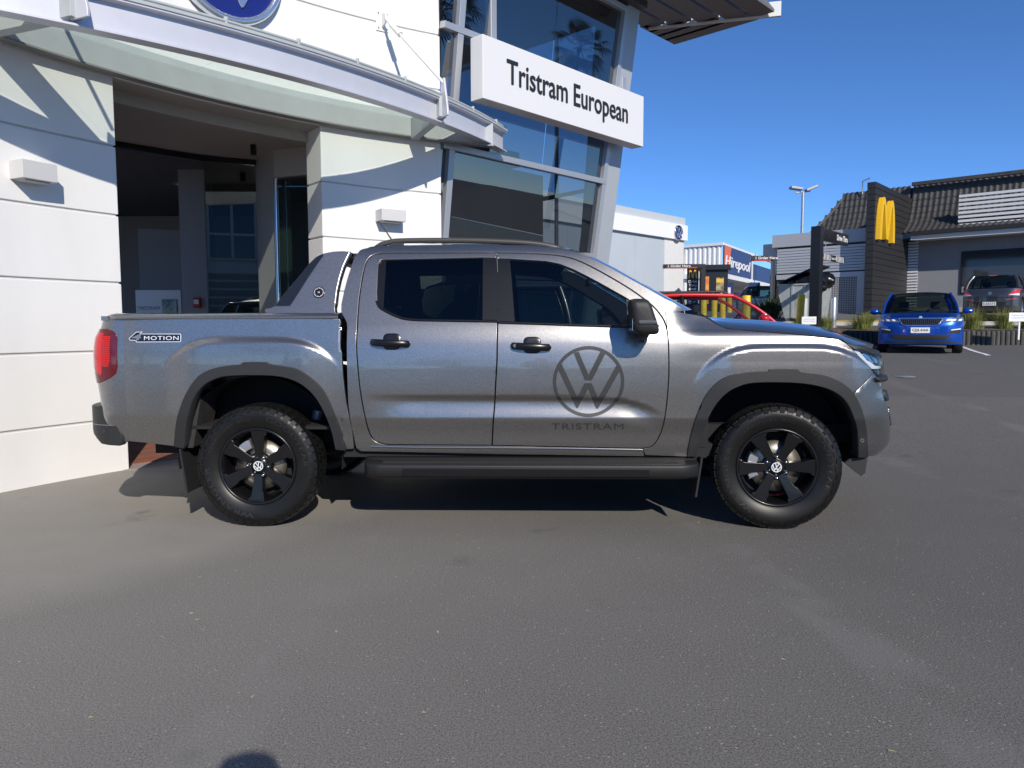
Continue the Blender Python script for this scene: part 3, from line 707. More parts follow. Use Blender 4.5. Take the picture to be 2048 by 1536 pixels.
# ---- handles
def handle(u0,v0,par,lock,sg):
    a=S(*un(u0,v0)); m=MB(); L=.252
    def hf(uu,vv):
        x=a.x+L*uu; bow=.012+.040*(4*uu*(1-uu))**.5; an=2*PI*vv; r=.021 if .06<uu<.94 else .021*max(.05,1-((.06-min(uu,1-uu))/.06)**2)**.5
        return Vector((x,sg*abs(a.y-bow)+(-sg*0)-sg*-.0*0+ -sg*0 if 0 else sg*(abs(a.y)+bow-.012+.011*math.cos(an)),a.z-.012*uu+r*math.sin(an)))
    m.grid(hf,30,14,flip=sg<0); o=m.build('door_handle',M_satin,par)
    # cup
    c=MB()
    def cf(uu,vv):
        th=2*PI*vv; e=uu; c_=abs(math.cos(th))**.55*math.copysign(1,math.cos(th)); s_=abs(math.sin(th))**.55*math.copysign(1,math.sin(th)); x=a.x+L*.53+.060*e*c_; z=a.z+.002+.056*e*s_; pz=un_s(x,z)
        return Vector((x,sg*(pz+.0035-.006*e**8),z))
    def un_s(x,z): return hw(x,z)
    c.grid(cf,8,32,flip=sg<0)
    cup=c.build('handle_cup',M_satin,o)
    if lock: disc('lock',Vector((a.x+.03,sg*(abs(a.y)+.031),a.z)),(1,0,0),(0,0,1),0,.012,Vector((0,sg,0)),M_chrome,o,.006,20); MB().box(a.x+.075,a.x+.09,min(sg*(abs(a.y)+.04),sg*(abs(a.y)+.0435)),max(sg*(abs(a.y)+.04),sg*(abs(a.y)+.0435)),a.z-.010,a.z+.004).build('handle_button',M_black,o)
for sg,a_,b_ in ((-1,rd_n,fd_n),(1,rd_f,fd_f)):
    handle(740.5,684,a_,False,sg); handle(1021,691,b_,sg<0,sg)
# ---- mirrors
def mirror(sg):
    par=fd_n if sg<0 else fd_f
    c=Vector((.752,0,1.322)); m=MB()
    def mf(u,v):
        th=(u-.5)*PI; ph=2*PI*v; e=.42
        sp_=lambda t,p:math.copysign(abs(t)**p,t)
        ct,st=sp_(math.cos(th),e),sp_(math.sin(th),e); cp_,sp2=sp_(math.cos(ph),e),sp_(math.sin(ph),e)
        x=.070*ct*cp_; y=.12*st; z=.106*ct*sp2
        x+=.02*(-z/.106)*.5; x*= (1-.16*(z/.106)); 
        return Vector((c.x+x-.016*(z/.106),sg*(1.085+y),c.z+z))
    m.grid(mf,20,40,flip=sg>0); o=m.build('wing_mirror',M_black,par)
    MB().box(c.x-.035,c.x+.072,min(sg*1.10,sg*1.213),max(sg*1.10,sg*1.213),1.278,1.302).build('mirror_indicator',mat('smoked lens',(.10,.10,.11),.12,coat=1),o,bevel=.008)
    MB().prism([(.70,1.215),(.83,1.225),(.86,1.27),(.80,1.30),(.72,1.27)],.16,Matrix.Translation((0,sg*1.0+.08,0))@Matrix.Rotation(PI/2,4,'X')).build('mirror_arm',M_black,o,bevel=.02)
    MB().box(c.x-.066,c.x-.06,min(sg*1.0,sg*1.17),max(sg*1.0,sg*1.17),1.24,1.39).build('mirror_glass',M_chrome,o,bevel=.002)
    MB().lathe([(.001,-.02),(.02,-.02),(.022,.0)],16,Matrix.Translation((c.x+.0,sg*1.08,1.19))@Matrix.Rotation(R(90),4,'X')).build('mirror_camera',M_gloss,o)
mirror(-1); mirror(1)
# ---- roof rails + aerial
rl=[(745,494),(762,486.5),(780,481.5),(800,479),(860,478),(950,478.5),(1040,482),(1085,486.5),(1115,493),(1135,501),(1152,510)]
def Fr(s,z): return Vector((s,-.60,z))
for sg in (-1,1):
    P=[Vector((q[0],sg*.60,q[1])) for q in [un(u,v+3,Fr) for u,v in spl(rl,4)]]
    o=MB().tube(P,[.008+.010*smooth(0,5,min(i,len(P)-1-i)) for i in range(len(P))],10,sx=1.3).build('roof_rail',mat('roof rail grey',(.075,.072,.07),.42,.3),truck)
    for ua,ub in (((778,498),(798,481)),((1085,499),(1118,492))):
        f=[un(u,v,Fr) for u,v in (ua,ub)]
        x0,x1=f[0][0],f[1][0]; zr=f[0][1]
        if ua[0]<900: pts=[(x0-.06,zr-.03),(x0+.085,zr-.03),(x0+.10,zr+.052),(x0+.03,zr+.045)]
        else: pts=[(x0-.01,zr-.03),(x0+.22,zr-.06),(x0+.12,zr+.02),(x0-.02,zr+.04)]
        MB().prism(pts,.03,Matrix.Translation((0,sg*.60+.015,0))@Matrix.Rotation(PI/2,4,'X')).build('rail_foot',M_black,o)
ar=[on_plane(u,v,Mt@Vector((-.75,.05,1.8)),(0,1,0)) for u,v in ((785,482),(757,441))]
MI=Mt.inverted(); MB().tube([MI@p for p in ar],[.006,.003],8).build('aerial',M_black,truck)
# ---- decals
VP=[(-.414,.803),(-.277,.849),(0,.19),(.325,.84),(.467,.785),(.093,.036),(-.104,.042)]
WP=[(-.86,.36),(-.752,.498),(-.305,-.4525),(-.117,-.042),(.091,-.042),(.27,-.4617),(.781,.465),(.877,.32),(.279,-.766),(.252,-.775),(.224,-.76),(-.013,-.195),(-.2865,-.748),(-.315,-.762),(-.341,-.739)]
def circ(r,n=72): return [(r*math.cos(2*PI*k/n),r*math.sin(2*PI*k/n)) for k in range(n)]
def logo_panels(name,c,r,F,mt,par,off,g,flange=0):
    f=lambda P:[(c[0]+x*r,c[1]+y*r) for x,y in P]
    for k,(o,h) in enumerate(((circ(1),[circ(.905)]),(VP,[]),(WP,[]))):
        link(name,panel_mesh(name,f(o),[f(q) for q in h],F=F,off=off,g=g,flange=flange),mt,par)
M_decal=mat('decal charcoal',(.035,.036,.038),.4)
cdl=un(1177,763.5); rl_=.5*(un(1248.5,763)[0]-un(1105.5,763)[0])
logo_panels('door_emblem',cdl,rl_,S,M_decal,fd_n,.002,.012)
def text_on(name,s,c,width,height,F,mt,par,off,bold=0,shear=0,space=1.0):
    V,Fc,(x0,x1,y0,y1)=text_geo(s,1,bold,shear,space); T=[]
    for x,y in V:
        p=F(c[0]+(x-(x0+x1)/2)*width/(x1-x0),c[1]+(y-(y0+y1)/2)*height/(y1-y0)); T.append(p+Vector((0,-off,0)))
    return MB().add(T,Fc).build(name,mt,par)
ct=un(1175,853); text_on('door_lettering','TRISTRAM',ct,un(1247,854)[0]-un(1103,852)[0],.040,S,M_decal,fd_n,.003,bold=0,space=1.12)
# 4MOTION badge
q0=un(258,684); q1=un(362,684); zb_a=un(300,684.5)[1]; zb_t=un(300,668.5)[1]; zt4=un(285,663.5)[1]
W4=q1[0]-q0[0]; f4=lambda x,y:(q0[0]+W4*x,lerp(zb_a,zt4,y))
out=[f4(*p) for p in ((0,.38),(.14,.98),(.26,1.0),(.22,.80),(.985,.80),(1,.72),(1,.10),(.985,.02),(.14,0),(.14,.16),(.02,.18))]
M_badgew=mat('badge white',(.75,.78,.85),.3,coat=.5); M_badgeg=mat('badge grey',(.30,.31,.34),.3,.6)
bg_=panel('badge_outline',out,M_badgew,both=False,F=S,off=.002,g=.03,flange=.003,roll=.0005)
panel('badge_field',inset(out,.0035),M_gloss,both=False,F=S,off=.003,g=.03,flange=.001,roll=.0005,parent=bg_)
text_on('badge_lettering','MOTION',(lerp(q0[0],q1[0],.63),lerp(zb_a,zt4,.40)),W4*.66,.0245,S,M_badgew,bg_,.0048,bold=0,space=1.1)
text_on('badge_lettering','4',(lerp(q0[0],q1[0],.155),lerp(zb_a,zt4,.50)),W4*.20,.040,S,M_badgeg,bg_,.0048,bold=.03,shear=.25)
# ---- wheels
def tyre_parts():
    W=thing('wheel','x','x'); 
    for k in ('label','category'): del W[k]
    r,hwid=.392,.128
    prof=[(.238,-.095),(.245,-.104),(.262,-.112),(.29,-.122),(.325,-.128),(.352,-.124),(.366,-.114),(.374,-.104),(.377,-.09),(.377,.09),(.366,.114),(.325,.128),(.262,.112),(.238,.095)]
    t=MB().lathe(prof,96).build('tyre',M_rubber,W)
    # tread blocks
    m=MB(); rs=np.random.default_rng(3)
    nb=46
    for row,(y0,y1,ph) in enumerate(((-.108,-.070,0),(-.060,-.026,.5),(-.016,.018,.2),(.028,.062,.7),(.070,.108,.35))):
        for k in range(nb):
            a=2*PI*(k+ph)/nb; da=2*PI/nb*.40; sk=.02*(1 if row%2 else -1)
            P=[]
            for rr in (.370,.3915):
                sh=.0 if rr<.38 else .0
                for yy,aa in ((y0,a-da+sk),(y1,a-da-sk),(y1,a+da-sk),(y0,a+da+sk)):
                    r2=rr-(.009 if (abs(yy)>.1 and rr>.38) else 0); P.append((r2*math.cos(aa),yy,r2*math.sin(aa)))
            m.add(P,[(0,1,2,3)[::-1],(4,5,6,7),(0,4,7,3)[::-1],(1,2,6,5)[::-1],(0,1,5,4)[::-1],(3,7,6,2)[::-1]])
    # shoulder lugs
    for k in range(46):
        a=2*PI*k/46; da=2*PI/46*(.40 if k%2 else .30)
        for y_s in (-1,1):
            P=[]
            for (rr,yy) in ((.381,-.105),(.352,-.1275),(.340 if k%2 else .348,-.1305)):
                for aa in (a-da,a+da*.9): P.append((rr*math.cos(aa),yy*-y_s if y_s>0 else yy,rr*math.sin(aa)))
            P2=[(x*.988,y*.94,z*.988) for x,y,z in P]
            V=P+P2
            m.add(V,[(0,1,3,2),(2,3,5,4),(0,2,8,6),(2,4,10,8),(1,7,9,3),(3,9,11,5),(4,5,11,10)])
    tb=m.build('tread_blocks',M_rubber,t)
    # sidewall lettering
    def ring_text(s,a_mid,rad,h,span,flip=False,nm='sidewall_lettering',off=.0015):
        V,Fc,(x0,x1,y0,y1)=text_geo(s,1,.02,0,1.1); T=[]
        for x,y in V:
            q=(x-(x0+x1)/2)/(x1-x0)*span; rr=rad+(y-(y0+y1)/2)/(y1-y0)*h
            a=a_mid-q
            yb=interp([(.24,-.100),(.262,-.112),(.29,-.122),(.325,-.128),(.352,-.124),(.37,-.110)],rr)
            T.append((rr*math.cos(a),yb-off,rr*math.sin(a)))
        return MB().add(T,[f for f in Fc]).build(nm,mat('tyre lettering',(.022,.022,.022),.32),t)
    ring_text('GOODYEAR',R(20),.313,.032,R(78)); ring_text('WRANGLER',R(205),.313,.030,R(86)); ring_text('TERRITORY',R(122),.305,.020,R(48)); ring_text('AT/S',R(86),.305,.020,R(16)); ring_text('MADE FOR ALL ROADS',R(290),.305,.008,R(40)) if 0 else None
    # rim
    rim=MB().lathe([(.246,-.098),(.248,-.106),(.240,-.112),(.232,-.108),(.226,-.088),(.218,-.06),(.205,.02),(.205,.09),(.24,.10)],72).build('rim',M_satin,W)
    # spokes
    for k in range(6):
        a=2*PI*k/6+R(90-22)
        pol=[(-.024,.052),(-.031,.11),(-.034,.155),(-.043,.168),(-.050,.205),(-.054,.229),(.052,.229),(.048,.208),(.034,.198),(.031,.155),(.026,.10),(.024,.052)]
        Mx=Matrix.Rotation(-a+PI/2,4,'Y')
        V=[]
        for rr_off,sc in ((0,1),):
            pass
        P=[]
        for lay in (0,1):
            for x,r_ in pol:
                y=lerp(-.082,-.104,smooth(.05,.22,r_)) if lay==0 else -.045
                P.append(Mx@Vector((x*(1 if lay==0 else 1.15),y,r_)))
        n=len(pol); m=MB(); m.add(P,[tuple(range(n))[::-1],tuple(range(n,2*n))]+[(i,(i+1)%n,n+(i+1)%n,n+i) for i in range(n)])
        sp_=m.build('spoke',M_satin,rim,bevel=.004)
        # machined step near the rim
        st=MB(); stp=[(-.030,.165),(-.047,.212),(.044,.212),(.030,.185),(.020,.160)]
        st.add([Mx@Vector((x*.93,lerp(-.082,-.104,smooth(.05,.22,r_))-.004,r_)) for x,r_ in stp]+[Mx@Vector((x,lerp(-.082,-.104,smooth(.05,.22,r_))+.004,r_)) for x,r_ in stp],[tuple(range(5))[::-1]]+[(i,(i+1)%5,5+(i+1)%5,5+i) for i in range(5)])
    hub=MB().lathe([(.001,-.090),(.036,-.090),(.040,-.087),(.042,-.078),(.07,-.080),(.082,-.074),(.085,-.05),(.085,.02)],40).build('hub',M_satin,rim)
    for nm,P_,h in (('hub_emblem',circ(1,36),[circ(.84,36)]),('hub_emblem',VP,[]),('hub_emblem',WP,[])):
        Fh=lambda s,z:Vector((s*.031,-.0905,z*.031))
        link(nm,panel_mesh(nm,P_,h,F=Fh,off=.0005,g=.4,flange=.0008,roll=.0002),M_lightwhite,hub)
    for k in range(6):
        a=2*PI*k/6+R(90-22+30); c=Vector((.0665*math.cos(a),-.074,.0665*math.sin(a)))
        MB().lathe([(.001,-.026),(.006,-.025),(.009,-.020),(.0105,-.012),(.0105,.0),(.0145,.002)],12,Matrix.Translation(c)).build('lug_nut',M_chrome,rim)
    return W
def brake(par,front,sg=-1):
    M_disc=mat('brake disc',(.35,.32,.27),.35,.9); y=-.035
    MB().lathe([(.08,y),(.16,y),(.162,y+.03),(.08,y+.03)],48).build('brake_disc',M_disc,par)
    MB().lathe([(.01,y-.02),(.082,y-.02),(.084,y+.01)],32).build('brake_hat',M_galv,par)
    MB().lathe([(.01,.03),(.20,.03)],32).build('dust_shield',M_dark,par)
    m=MB()
    for a0,a1 in ((150,172),(186,206)) if front else ((108,138),):
        P=[];nn=6
        for yy in (-.078,.0):
            for rr in (.118,.178):
                for k in range(nn+1): a=R(lerp(a0,a1,k/nn)); P.append((rr*math.cos(a),yy,rr*math.sin(a)))
        q=nn+1
        m.add(P,[(i,i+1,q+i+1,q+i)[::-1] for i in range(nn)]+[(q+i,q+i+1,3*q+i+1,3*q+i)[::-1] for i in range(nn)]+[(i,i+1,2*q+i+1,2*q+i) for i in range(nn)]+[(0,q,3*q,2*q),(q-1,2*q-1,4*q-1,3*q-1)[::-1]])
    m.build('brake_caliper',mat('caliper',(.55,.56,.57),.35,.85),par,bevel=.006)
w0=tyre_parts()
def place_wheel(src,x,sg,steer,front,spin=0):
    W=src if src is w0 and not w0.get('used') else copy_tree(w0)
    w0['used']=1
    if 'used' in W and W is not w0: del W['used']
    W.name='wheel'; W.parent=truck
    W.matrix_basis=Matrix.Translation((x,sg*.815,.388))@Matrix.Rotation(steer+(PI if sg>0 else 0),4,'Z')@Matrix.Rotation(spin,4,'Y')
    return W
wr_=place_wheel(w0,-1.635,-1,0,False,R(-18)); wf=place_wheel(None,1.635,-1,R(-7),True,R(7)); wl=place_wheel(None,-1.635,1,0,False); wl2=place_wheel(None,1.635,1,R(-7),True)
del w0['used']
# brakes are separate so they do not spin
for x,front,st in ((-1.635,False,0),(1.635,True,R(-7))):
    h=bpy.data.objects.new('brake',None); COL.objects.link(h); h.parent=truck; h.matrix_basis=Matrix.Translation((x,-.815,.388))@Matrix.Rotation(st,4,'Z'); brake(h,front)
# ================================================================ ground
def GZ(x,y):
    "site falls towards the showroom: level by the truck, rising to the back right"
    return .62*smooth(7.0,17.0,y)*smooth(-.5,3.0,x)+.08*smooth(17,23,y)*smooth(-.5,3,x)
def asphalt():
    m=bpy.data.materials.new('asphalt'); m.use_nodes=True; nt=m.node_tree; b=nt.nodes['Principled BSDF']; L=nt.links.new
    geo=nt.nodes.new('ShaderNodeNewGeometry')
    def noise(sc,det=4,rough=.6,vec=None):
        n=nt.nodes.new('ShaderNodeTexNoise'); n.inputs['Scale'].default_value=sc; n.inputs['Detail'].default_value=det; n.inputs['Roughness'].default_value=rough; L(vec or geo.outputs['Position'],n.inputs['Vector']); return n.outputs[0]
    def rng_(x,a,b_,c=0,d=1):
        r=nt.nodes.new('ShaderNodeMapRange'); r.inputs[1].default_value=a; r.inputs[2].default_value=b_; r.inputs[3].default_value=c; r.inputs[4].default_value=d; L(x,r.inputs[0]); return r.outputs[0]
    def mix(f,a,b_,mode='MIX'):
        n=nt.nodes.new('ShaderNodeMix'); n.data_type='RGBA'; n.blend_type=mode
        if isinstance(f,float): n.inputs['Factor'].default_value=f
        else: L(f,n.inputs['Factor'])
        for i,c in ((6,a),(7,b_)):
            if isinstance(c,tuple): n.inputs[i].default_value=(*c,1)
            else: L(c,n.inputs[i])
        return n.outputs[2]
    def math_(op,a,b_):
        n=nt.nodes.new('ShaderNodeMath'); n.operation=op
        for i,c in ((0,a),(1,b_)):
            if isinstance(c,(int,float)): n.inputs[i].default_value=c
            else: L(c,n.inputs[i])
        return n.outputs[0]
    fine=math_('ADD',math_('MULTIPLY',noise(230,3,.7),.45),math_('MULTIPLY',noise(115,3,.8),.55)); mid=noise(2.2,5,.6); big=noise(.35,3,.5)
    col=mix(rng_(fine,.40,.61),(.034,.0325,.030),(.222,.212,.196))
    # pale stone chips
    vo=nt.nodes.new('ShaderNodeTexVoronoi'); vo.inputs['Scale'].default_value=85; L(geo.outputs['Position'],vo.inputs['Vector'])
    sc=nt.nodes.new('ShaderNodeSeparateColor'); L(vo.outputs['Color'],sc.inputs[0])
    chip=math_('MULTIPLY',rng_(sc.outputs[0],.955,.975),rng_(vo.outputs['Distance'],.40,.25))
    col=mix(chip,col,(.36,.35,.33))
    col=mix(rng_(mid,.3,.7,0,.22),col,(.16,.157,.152))
    # dusty, worn lane on the left (older mat), with a soft diagonal edge and a swept film
    sp=nt.nodes.new('ShaderNodeSeparateXYZ'); L(geo.outputs['Position'],sp.inputs[0])
    edge=math_('ADD',math_('MULTIPLY',sp.outputs[0],-1.56),math_('MULTIPLY',sp.outputs[1],1.16))
    w1=math_('ADD',edge,math_('MULTIPLY',math_('SUBTRACT',noise(.9,3,.55),.5),.9))
    dust=math_('MULTIPLY',rng_(w1,7.0,7.9),rng_(sp.outputs[0],1.2,-.8))
    dust=math_('MULTIPLY',dust,rng_(noise(3.5,4,.6),.2,.75,.55,1))
    col=mix(math_('MULTIPLY',dust,.6),col,(.30,.288,.26))
    lft=rng_(math_('ADD',sp.outputs[0],math_('MULTIPLY',math_('SUBTRACT',noise(.6,3,.5),.5),2.2)),2.0,-2.4)
    col=mix(math_('MULTIPLY',math_('MULTIPLY',lft,rng_(fine,.36,.62,.25,.95)),.78),col,(.315,.298,.27))
    # stains, tyre scuffs
    st=math_('MULTIPLY',rng_(noise(1.7,2,.4),.67,.74),rng_(noise(9,3,.6),.4,.6)); col=mix(math_('MULTIPLY',st,.35),col,(.022,.022,.023))
    wv=nt.nodes.new('ShaderNodeTexWave'); wv.inputs['Scale'].default_value=.13; wv.inputs['Distortion'].default_value=3.5; wv.inputs['Detail'].default_value=2; L(geo.outputs['Position'],wv.inputs['Vector'])
    sc2=math_('MULTIPLY',rng_(wv.outputs[0],.965,.99),rng_(noise(1.1,3,.6),.48,.6)); col=mix(math_('MULTIPLY',sc2,.22),col,(.24,.235,.225))
    # newer strip at the back
    back=rng_(math_('ADD',sp.outputs[1],math_('MULTIPLY',sp.outputs[0],.05)),11.28,11.34); col=mix(math_('MULTIPLY',back,.32),col,(.075,.075,.077))
    L(col,b.inputs['Base Color']); b.inputs['Roughness'].default_value=.92; b.inputs['Specular IOR Level'].default_value=.35
    bp=nt.nodes.new('ShaderNodeBump'); bp.inputs['Strength'].default_value=.5; bp.inputs['Distance'].default_value=.006; L(math_('ADD',fine,math_('MULTIPLY',chip,.2)),bp.inputs['Height']); L(bp.outputs[0],b.inputs['Normal'])
    return m
M_asph=asphalt()
xs=sorted(set([-900,-400,-150,-60,-30]+list(np.arange(-16,26.1,.5))+[32,45,70,120,300,900])); ys=sorted(set([-900,-300,-100,-40]+list(np.arange(-12,24.1,.5))+[28,40,70,120,300,900]))
V=[(x,y,GZ(x,y)) for x in xs for y in ys]; q=len(ys)
tag(MB().add(V,[(i*q+j,(i+1)*q+j,(i+1)*q+j+1,i*q+j+1) for i in range(len(xs)-1) for j in range(q-1)],True).build('ground',M_asph),kind='structure')
# leaf scraps blown over the asphalt
m=MB(); rs=np.random.default_rng(5)
for k in range(300):
    y=rs.uniform(1.4,10); x=rs.uniform(-.75,.78)*y; a=rs.uniform(0,PI); l=rs.choice([.002,.003,.004,.009])*rs.uniform(.6,1.3); wd=l*rs.uniform(.15,.5) if l>.007 else l*.7
    z=GZ(x,y)+.003; c,s_=math.cos(a),math.sin(a); m.add([(x+c*l-s_*wd,y+s_*l+c*wd,z),(x-c*l-s_*wd,y-s_*l+c*wd,z+.003),(x-c*l+s_*wd,y-s_*l-c*wd,z),(x+c*l+s_*wd,y+s_*l-c*wd,z+.002)],[(0,1,2,3)])
tag(m.build('leaf_litter',mat('dry leaf',(.42,.36,.22),.8,var=.4,vscale=60)),'scattered straw coloured leaf scraps and grit on the asphalt','leaf litter',kind='stuff')
# ================================================================ showroom (concave white wall, entrance, glazed tower)
FC=Vector((2.4,2.9,0)); FR=6.93
def fp(phi,r,z): return Vector((FC.x+r*math.cos(R(phi)),FC.y+r*math.sin(R(phi)),z))
PL,PR1,PR2=147.3,129.9,117.8
bld=thing('showroom_building','white rendered curved showroom with grooved wall panels and leaning glass corner','building',(FC.x,FC.y,0)); bld.location=(0,0,0)
def slab(name,p0,p1,z0,z1,r0,r1,mt,par,bev=.006,step=1.5):
    n=max(1,int(abs(p1-p0)/step)); m=MB(); V=[]
    for k in range(n+1):
        ph=lerp(p0,p1,k/n)
        V+=[fp(ph,r0,z0),fp(ph,r1,z0),fp(ph,r1,z1),fp(ph,r0,z1)]
    F=[]
    for k in range(n):
        for a in range(4): F.append((4*k+a,4*k+(a+1)%4,4*k+4+(a+1)%4,4*k+4+a))
    F+=[(3,2,1,0),tuple(4*n+i for i in range(4))]
    m.add(V,F); o=m.build(name,mt,par,bevel=bev); return o
JZ=[0,.46,1.06,1.655,2.24,2.83,3.42]
gp=.008
M_groove=mat('groove',(.55,.54,.53),.9)
M_wall=mat('white render wall',(.77,.765,.75),.8,var=.05,vscale=1.3,bump=.12,bscale=110,streak=.35)
for a,b in ((PL,188),(PR2,PR1)):
    for k in range(6):
        z0,z1=JZ[k]+(gp if k else -.1),JZ[k+1]-(gp if k<5 else 0); slab('wall_panel',a,b,z0,z1,FR,FR+.36,M_wall,bld,.008)
    slab('wall_core',a+.15*(1 if a==PL else 1),b-.15,0,3.42,FR+.013,FR+.34,M_groove,bld,0)
up=[3.42,4.03,4.65,5.25,5.85,6.5]
for k in range(5):
    slab('wall_panel',PR2,188,up[k]+(gp if k else 0),up[k+1]-gp,FR,FR+.36,M_wall,bld,.008)
slab('wall_core',PR2+.15,187.8,3.45,6.45,FR+.013,FR+.34,M_groove,bld,0)
slab('wall_coping',PR2-.1,188,6.5,6.6,FR-.03,FR+.4,M_greysteel,bld,.01)
# shadow-gap soffit line under the upper wall
# recess
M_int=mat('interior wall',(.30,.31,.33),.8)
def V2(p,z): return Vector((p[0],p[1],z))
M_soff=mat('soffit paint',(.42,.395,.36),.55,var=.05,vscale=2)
G1=at_z(228,289,3.38); G2=at_z(408,318,3.38); G3=at_z(508,324,3.38); G3=min((G2+Vector((.915,.40,0))*(k*.01) for k in range(20,120)),key=lambda p:abs(proj(p)[0]-510)); J4=at_z(548,352,3.1); P5=at_z(622,345,3.1)
soffit=[fp(PL,FR+.03,3.40)]+[fp(lerp(PL,PR1,k/8),FR+.03,3.40) for k in range(1,9)]+[V2(P5,3.40),V2(J4,3.40),V2(G3,3.40),V2(G1,3.40),V2(G1+Vector((-1.5,.3,0)),3.40)]
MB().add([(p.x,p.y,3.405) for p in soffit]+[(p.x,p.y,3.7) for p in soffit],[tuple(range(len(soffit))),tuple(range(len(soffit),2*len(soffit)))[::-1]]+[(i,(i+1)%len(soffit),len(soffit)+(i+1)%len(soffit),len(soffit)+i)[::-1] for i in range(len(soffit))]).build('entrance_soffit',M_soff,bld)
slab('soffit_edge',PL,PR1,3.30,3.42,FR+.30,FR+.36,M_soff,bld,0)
def wallseg(name,a,b,z0,z1,t,mt,par,bev=0):
    a=Vector((a[0],a[1],0));b=Vector((b[0],b[1],0)); d=(b-a).normalized(); n=Vector((-d.y,d.x,0))*t
    P=[a,b,b+n,a+n]; return MB().add([V2(p,z0) for p in P]+[V2(p,z1) for p in P],[(3,2,1,0),(4,5,6,7),(0,1,5,4),(1,2,6,5),(2,3,7,6),(3,0,4,7)]).build(name,mt,par,bevel=bev)
def beam(name,p,q,w,t,mt,par,up_=None,bev=.004):
    p=Vector(p);q=Vector(q); d=(q-p).normalized(); u=Vector(up_ or (0,0,1)); a=d.cross(u).normalized()*(w/2); b=a.cross(d).normalized()*(t/2)
    P=[p-a-b,p+a-b,p+a+b,p-a+b]; Q=[x+(q-p) for x in P]
    return MB().add(P+Q,[(3,2,1,0),(4,5,6,7),(0,1,5,4),(1,2,6,5),(2,3,7,6),(3,0,4,7)]).build(name,mt,par,bevel=bev)
M_shopglass=glassmat('shop glass',(.42,.50,.47),.85,0,1.5,.13)
M_shopglass2=glassmat('dark shop glass',(.20,.24,.25),.9,0,1.5,.06)
M_frame=mat('door frame aluminium',(.55,.55,.53),.4,.3)
def pane(name,a,b,z0,z1,mt,par): 
    a=Vector((a[0],a[1],0));b=Vector((b[0],b[1],0)); n=Vector((b.y-a.y,a.x-b.x,0)).normalized()*.006
    return MB().add([V2(a,z0),V2(b,z0),V2(b,z1),V2(a,z1),V2(a-n,z0),V2(b-n,z0),V2(b-n,z1),V2(a-n,z1)],[(0,1,2,3),(7,6,5,4),(0,4,5,1),(1,5,6,2),(2,6,7,3),(3,7,4,0)]).build(name,mt,par)
# automatic door: fixed leaf, sliding leaf (proud), jamb, return leaf
door=thing('entrance_door','glass sliding entrance door with slim dark frames inside the recess','door',(G2.x,G2.y,0)); door.location=(0,0,0)
dG=(G3-G2).normalized(); nG=Vector((dG.y,-dG.x,0)); dG1=(G2-G1).normalized()
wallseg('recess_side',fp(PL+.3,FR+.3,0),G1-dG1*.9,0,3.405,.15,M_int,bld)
pane('door_leaf',G2+nG*.06,G3+nG*.06,.02,3.34,M_shopglass,door)
beam('door_stile',V2(G2+nG*.06,0),V2(G2+nG*.06,3.36),.03,.03,M_gloss,door); beam('door_stile',V2(G2-dG*.07,0),V2(G2-dG*.07,3.36),.05,.05,M_satin,door); beam('door_stile',V2(G3+nG*.05,0),V2(G3+nG*.05,3.36),.035,.05,M_satin,door)
beam('door_header',V2(G1-dG1*.8+nG*.04,3.37),V2(G2+nG*.04,3.37),.10,.07,M_satin,door); beam('door_header',V2(G2+nG*.04,3.372),V2(G3+nG*.04,3.372),.10,.07,M_satin,door)
for zz in (1.0,2.05): 
    pass
pane('door_leaf',J4+(P5-J4)*.10,P5+(P5-J4)*.4,.02,3.06,M_shopglass,door)
beam('door_stile',V2(J4+(P5-J4)*.10,0),V2(J4+(P5-J4)*.10,3.08),.05,.05,M_satin,door)
wallseg('jamb',G3+nG*.02,J4,0,3.405,.2,M_frame,bld)
wallseg('bulkhead',J4,P5+(P5-J4)*.5,3.08,3.405,.2,mat('bulkhead paint',(.55,.52,.48),.6),bld)
hp_=J4+Vector((.05,-.10,0)); MB().tube([V2(hp_,.4),V2(hp_,3.05)],.026,14).build('pull_bar',M_chrome,door)
for zz in (.8,2.6): MB().tube([V2(hp_,zz),V2(J4,zz)],.012,8).build('pull_bracket',M_chrome,door)
# small camera / sensor under the soffit
sc_=at_z(507,300,3.34); MB().box(sc_.x-.03,sc_.x+.03,sc_.y-.03,sc_.y+.03,3.28,3.40).build('door_sensor',M_satin,bld,bevel=.01)
# interior room
room=[(-9.5,8.0),(-9.5,16),(1.5,16),(2.2,12.6)]
wallseg('interior_wall',(-9.5,9.2),(-9.5,16),0,3.6,.2,M_int,bld); wallseg('interior_wall',(-9.5,15),(-1.3,15),0,3.6,.2,M_int,bld)
wallseg('interior_partition',(-6.2,12.6),(-4.15,13.4),0,2.9,.15,M_int,bld)
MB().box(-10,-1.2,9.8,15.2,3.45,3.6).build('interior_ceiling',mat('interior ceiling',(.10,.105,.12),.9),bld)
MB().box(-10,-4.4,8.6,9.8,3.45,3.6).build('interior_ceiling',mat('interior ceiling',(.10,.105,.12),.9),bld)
dl=at_z(366,371,3.44); lamp=tag(MB().lathe([(.001,0),(.045,0),(.05,-.01)],20,Matrix.Translation((dl.x,dl.y,3.435))@Matrix.Rotation(R(-90),4,'X')).build('downlight',mat('downlight glow',(1,.95,.85),.5,emit=(1,.9,.75),estr=9)),'small lit round downlight in the dark entrance ceiling','downlight')
cab_=at_y(318,600,11.2)
cabt=thing('reception_cabinet','white reception cabinet with a black screen inside the dark entrance','cabinet',(cab_.x,11.2,0))
MB().box(-.35,.33,0,.4,0,1.82).build('cabinet_body',mat('cabinet white',(.70,.70,.70),.5),cabt,bevel=.01)
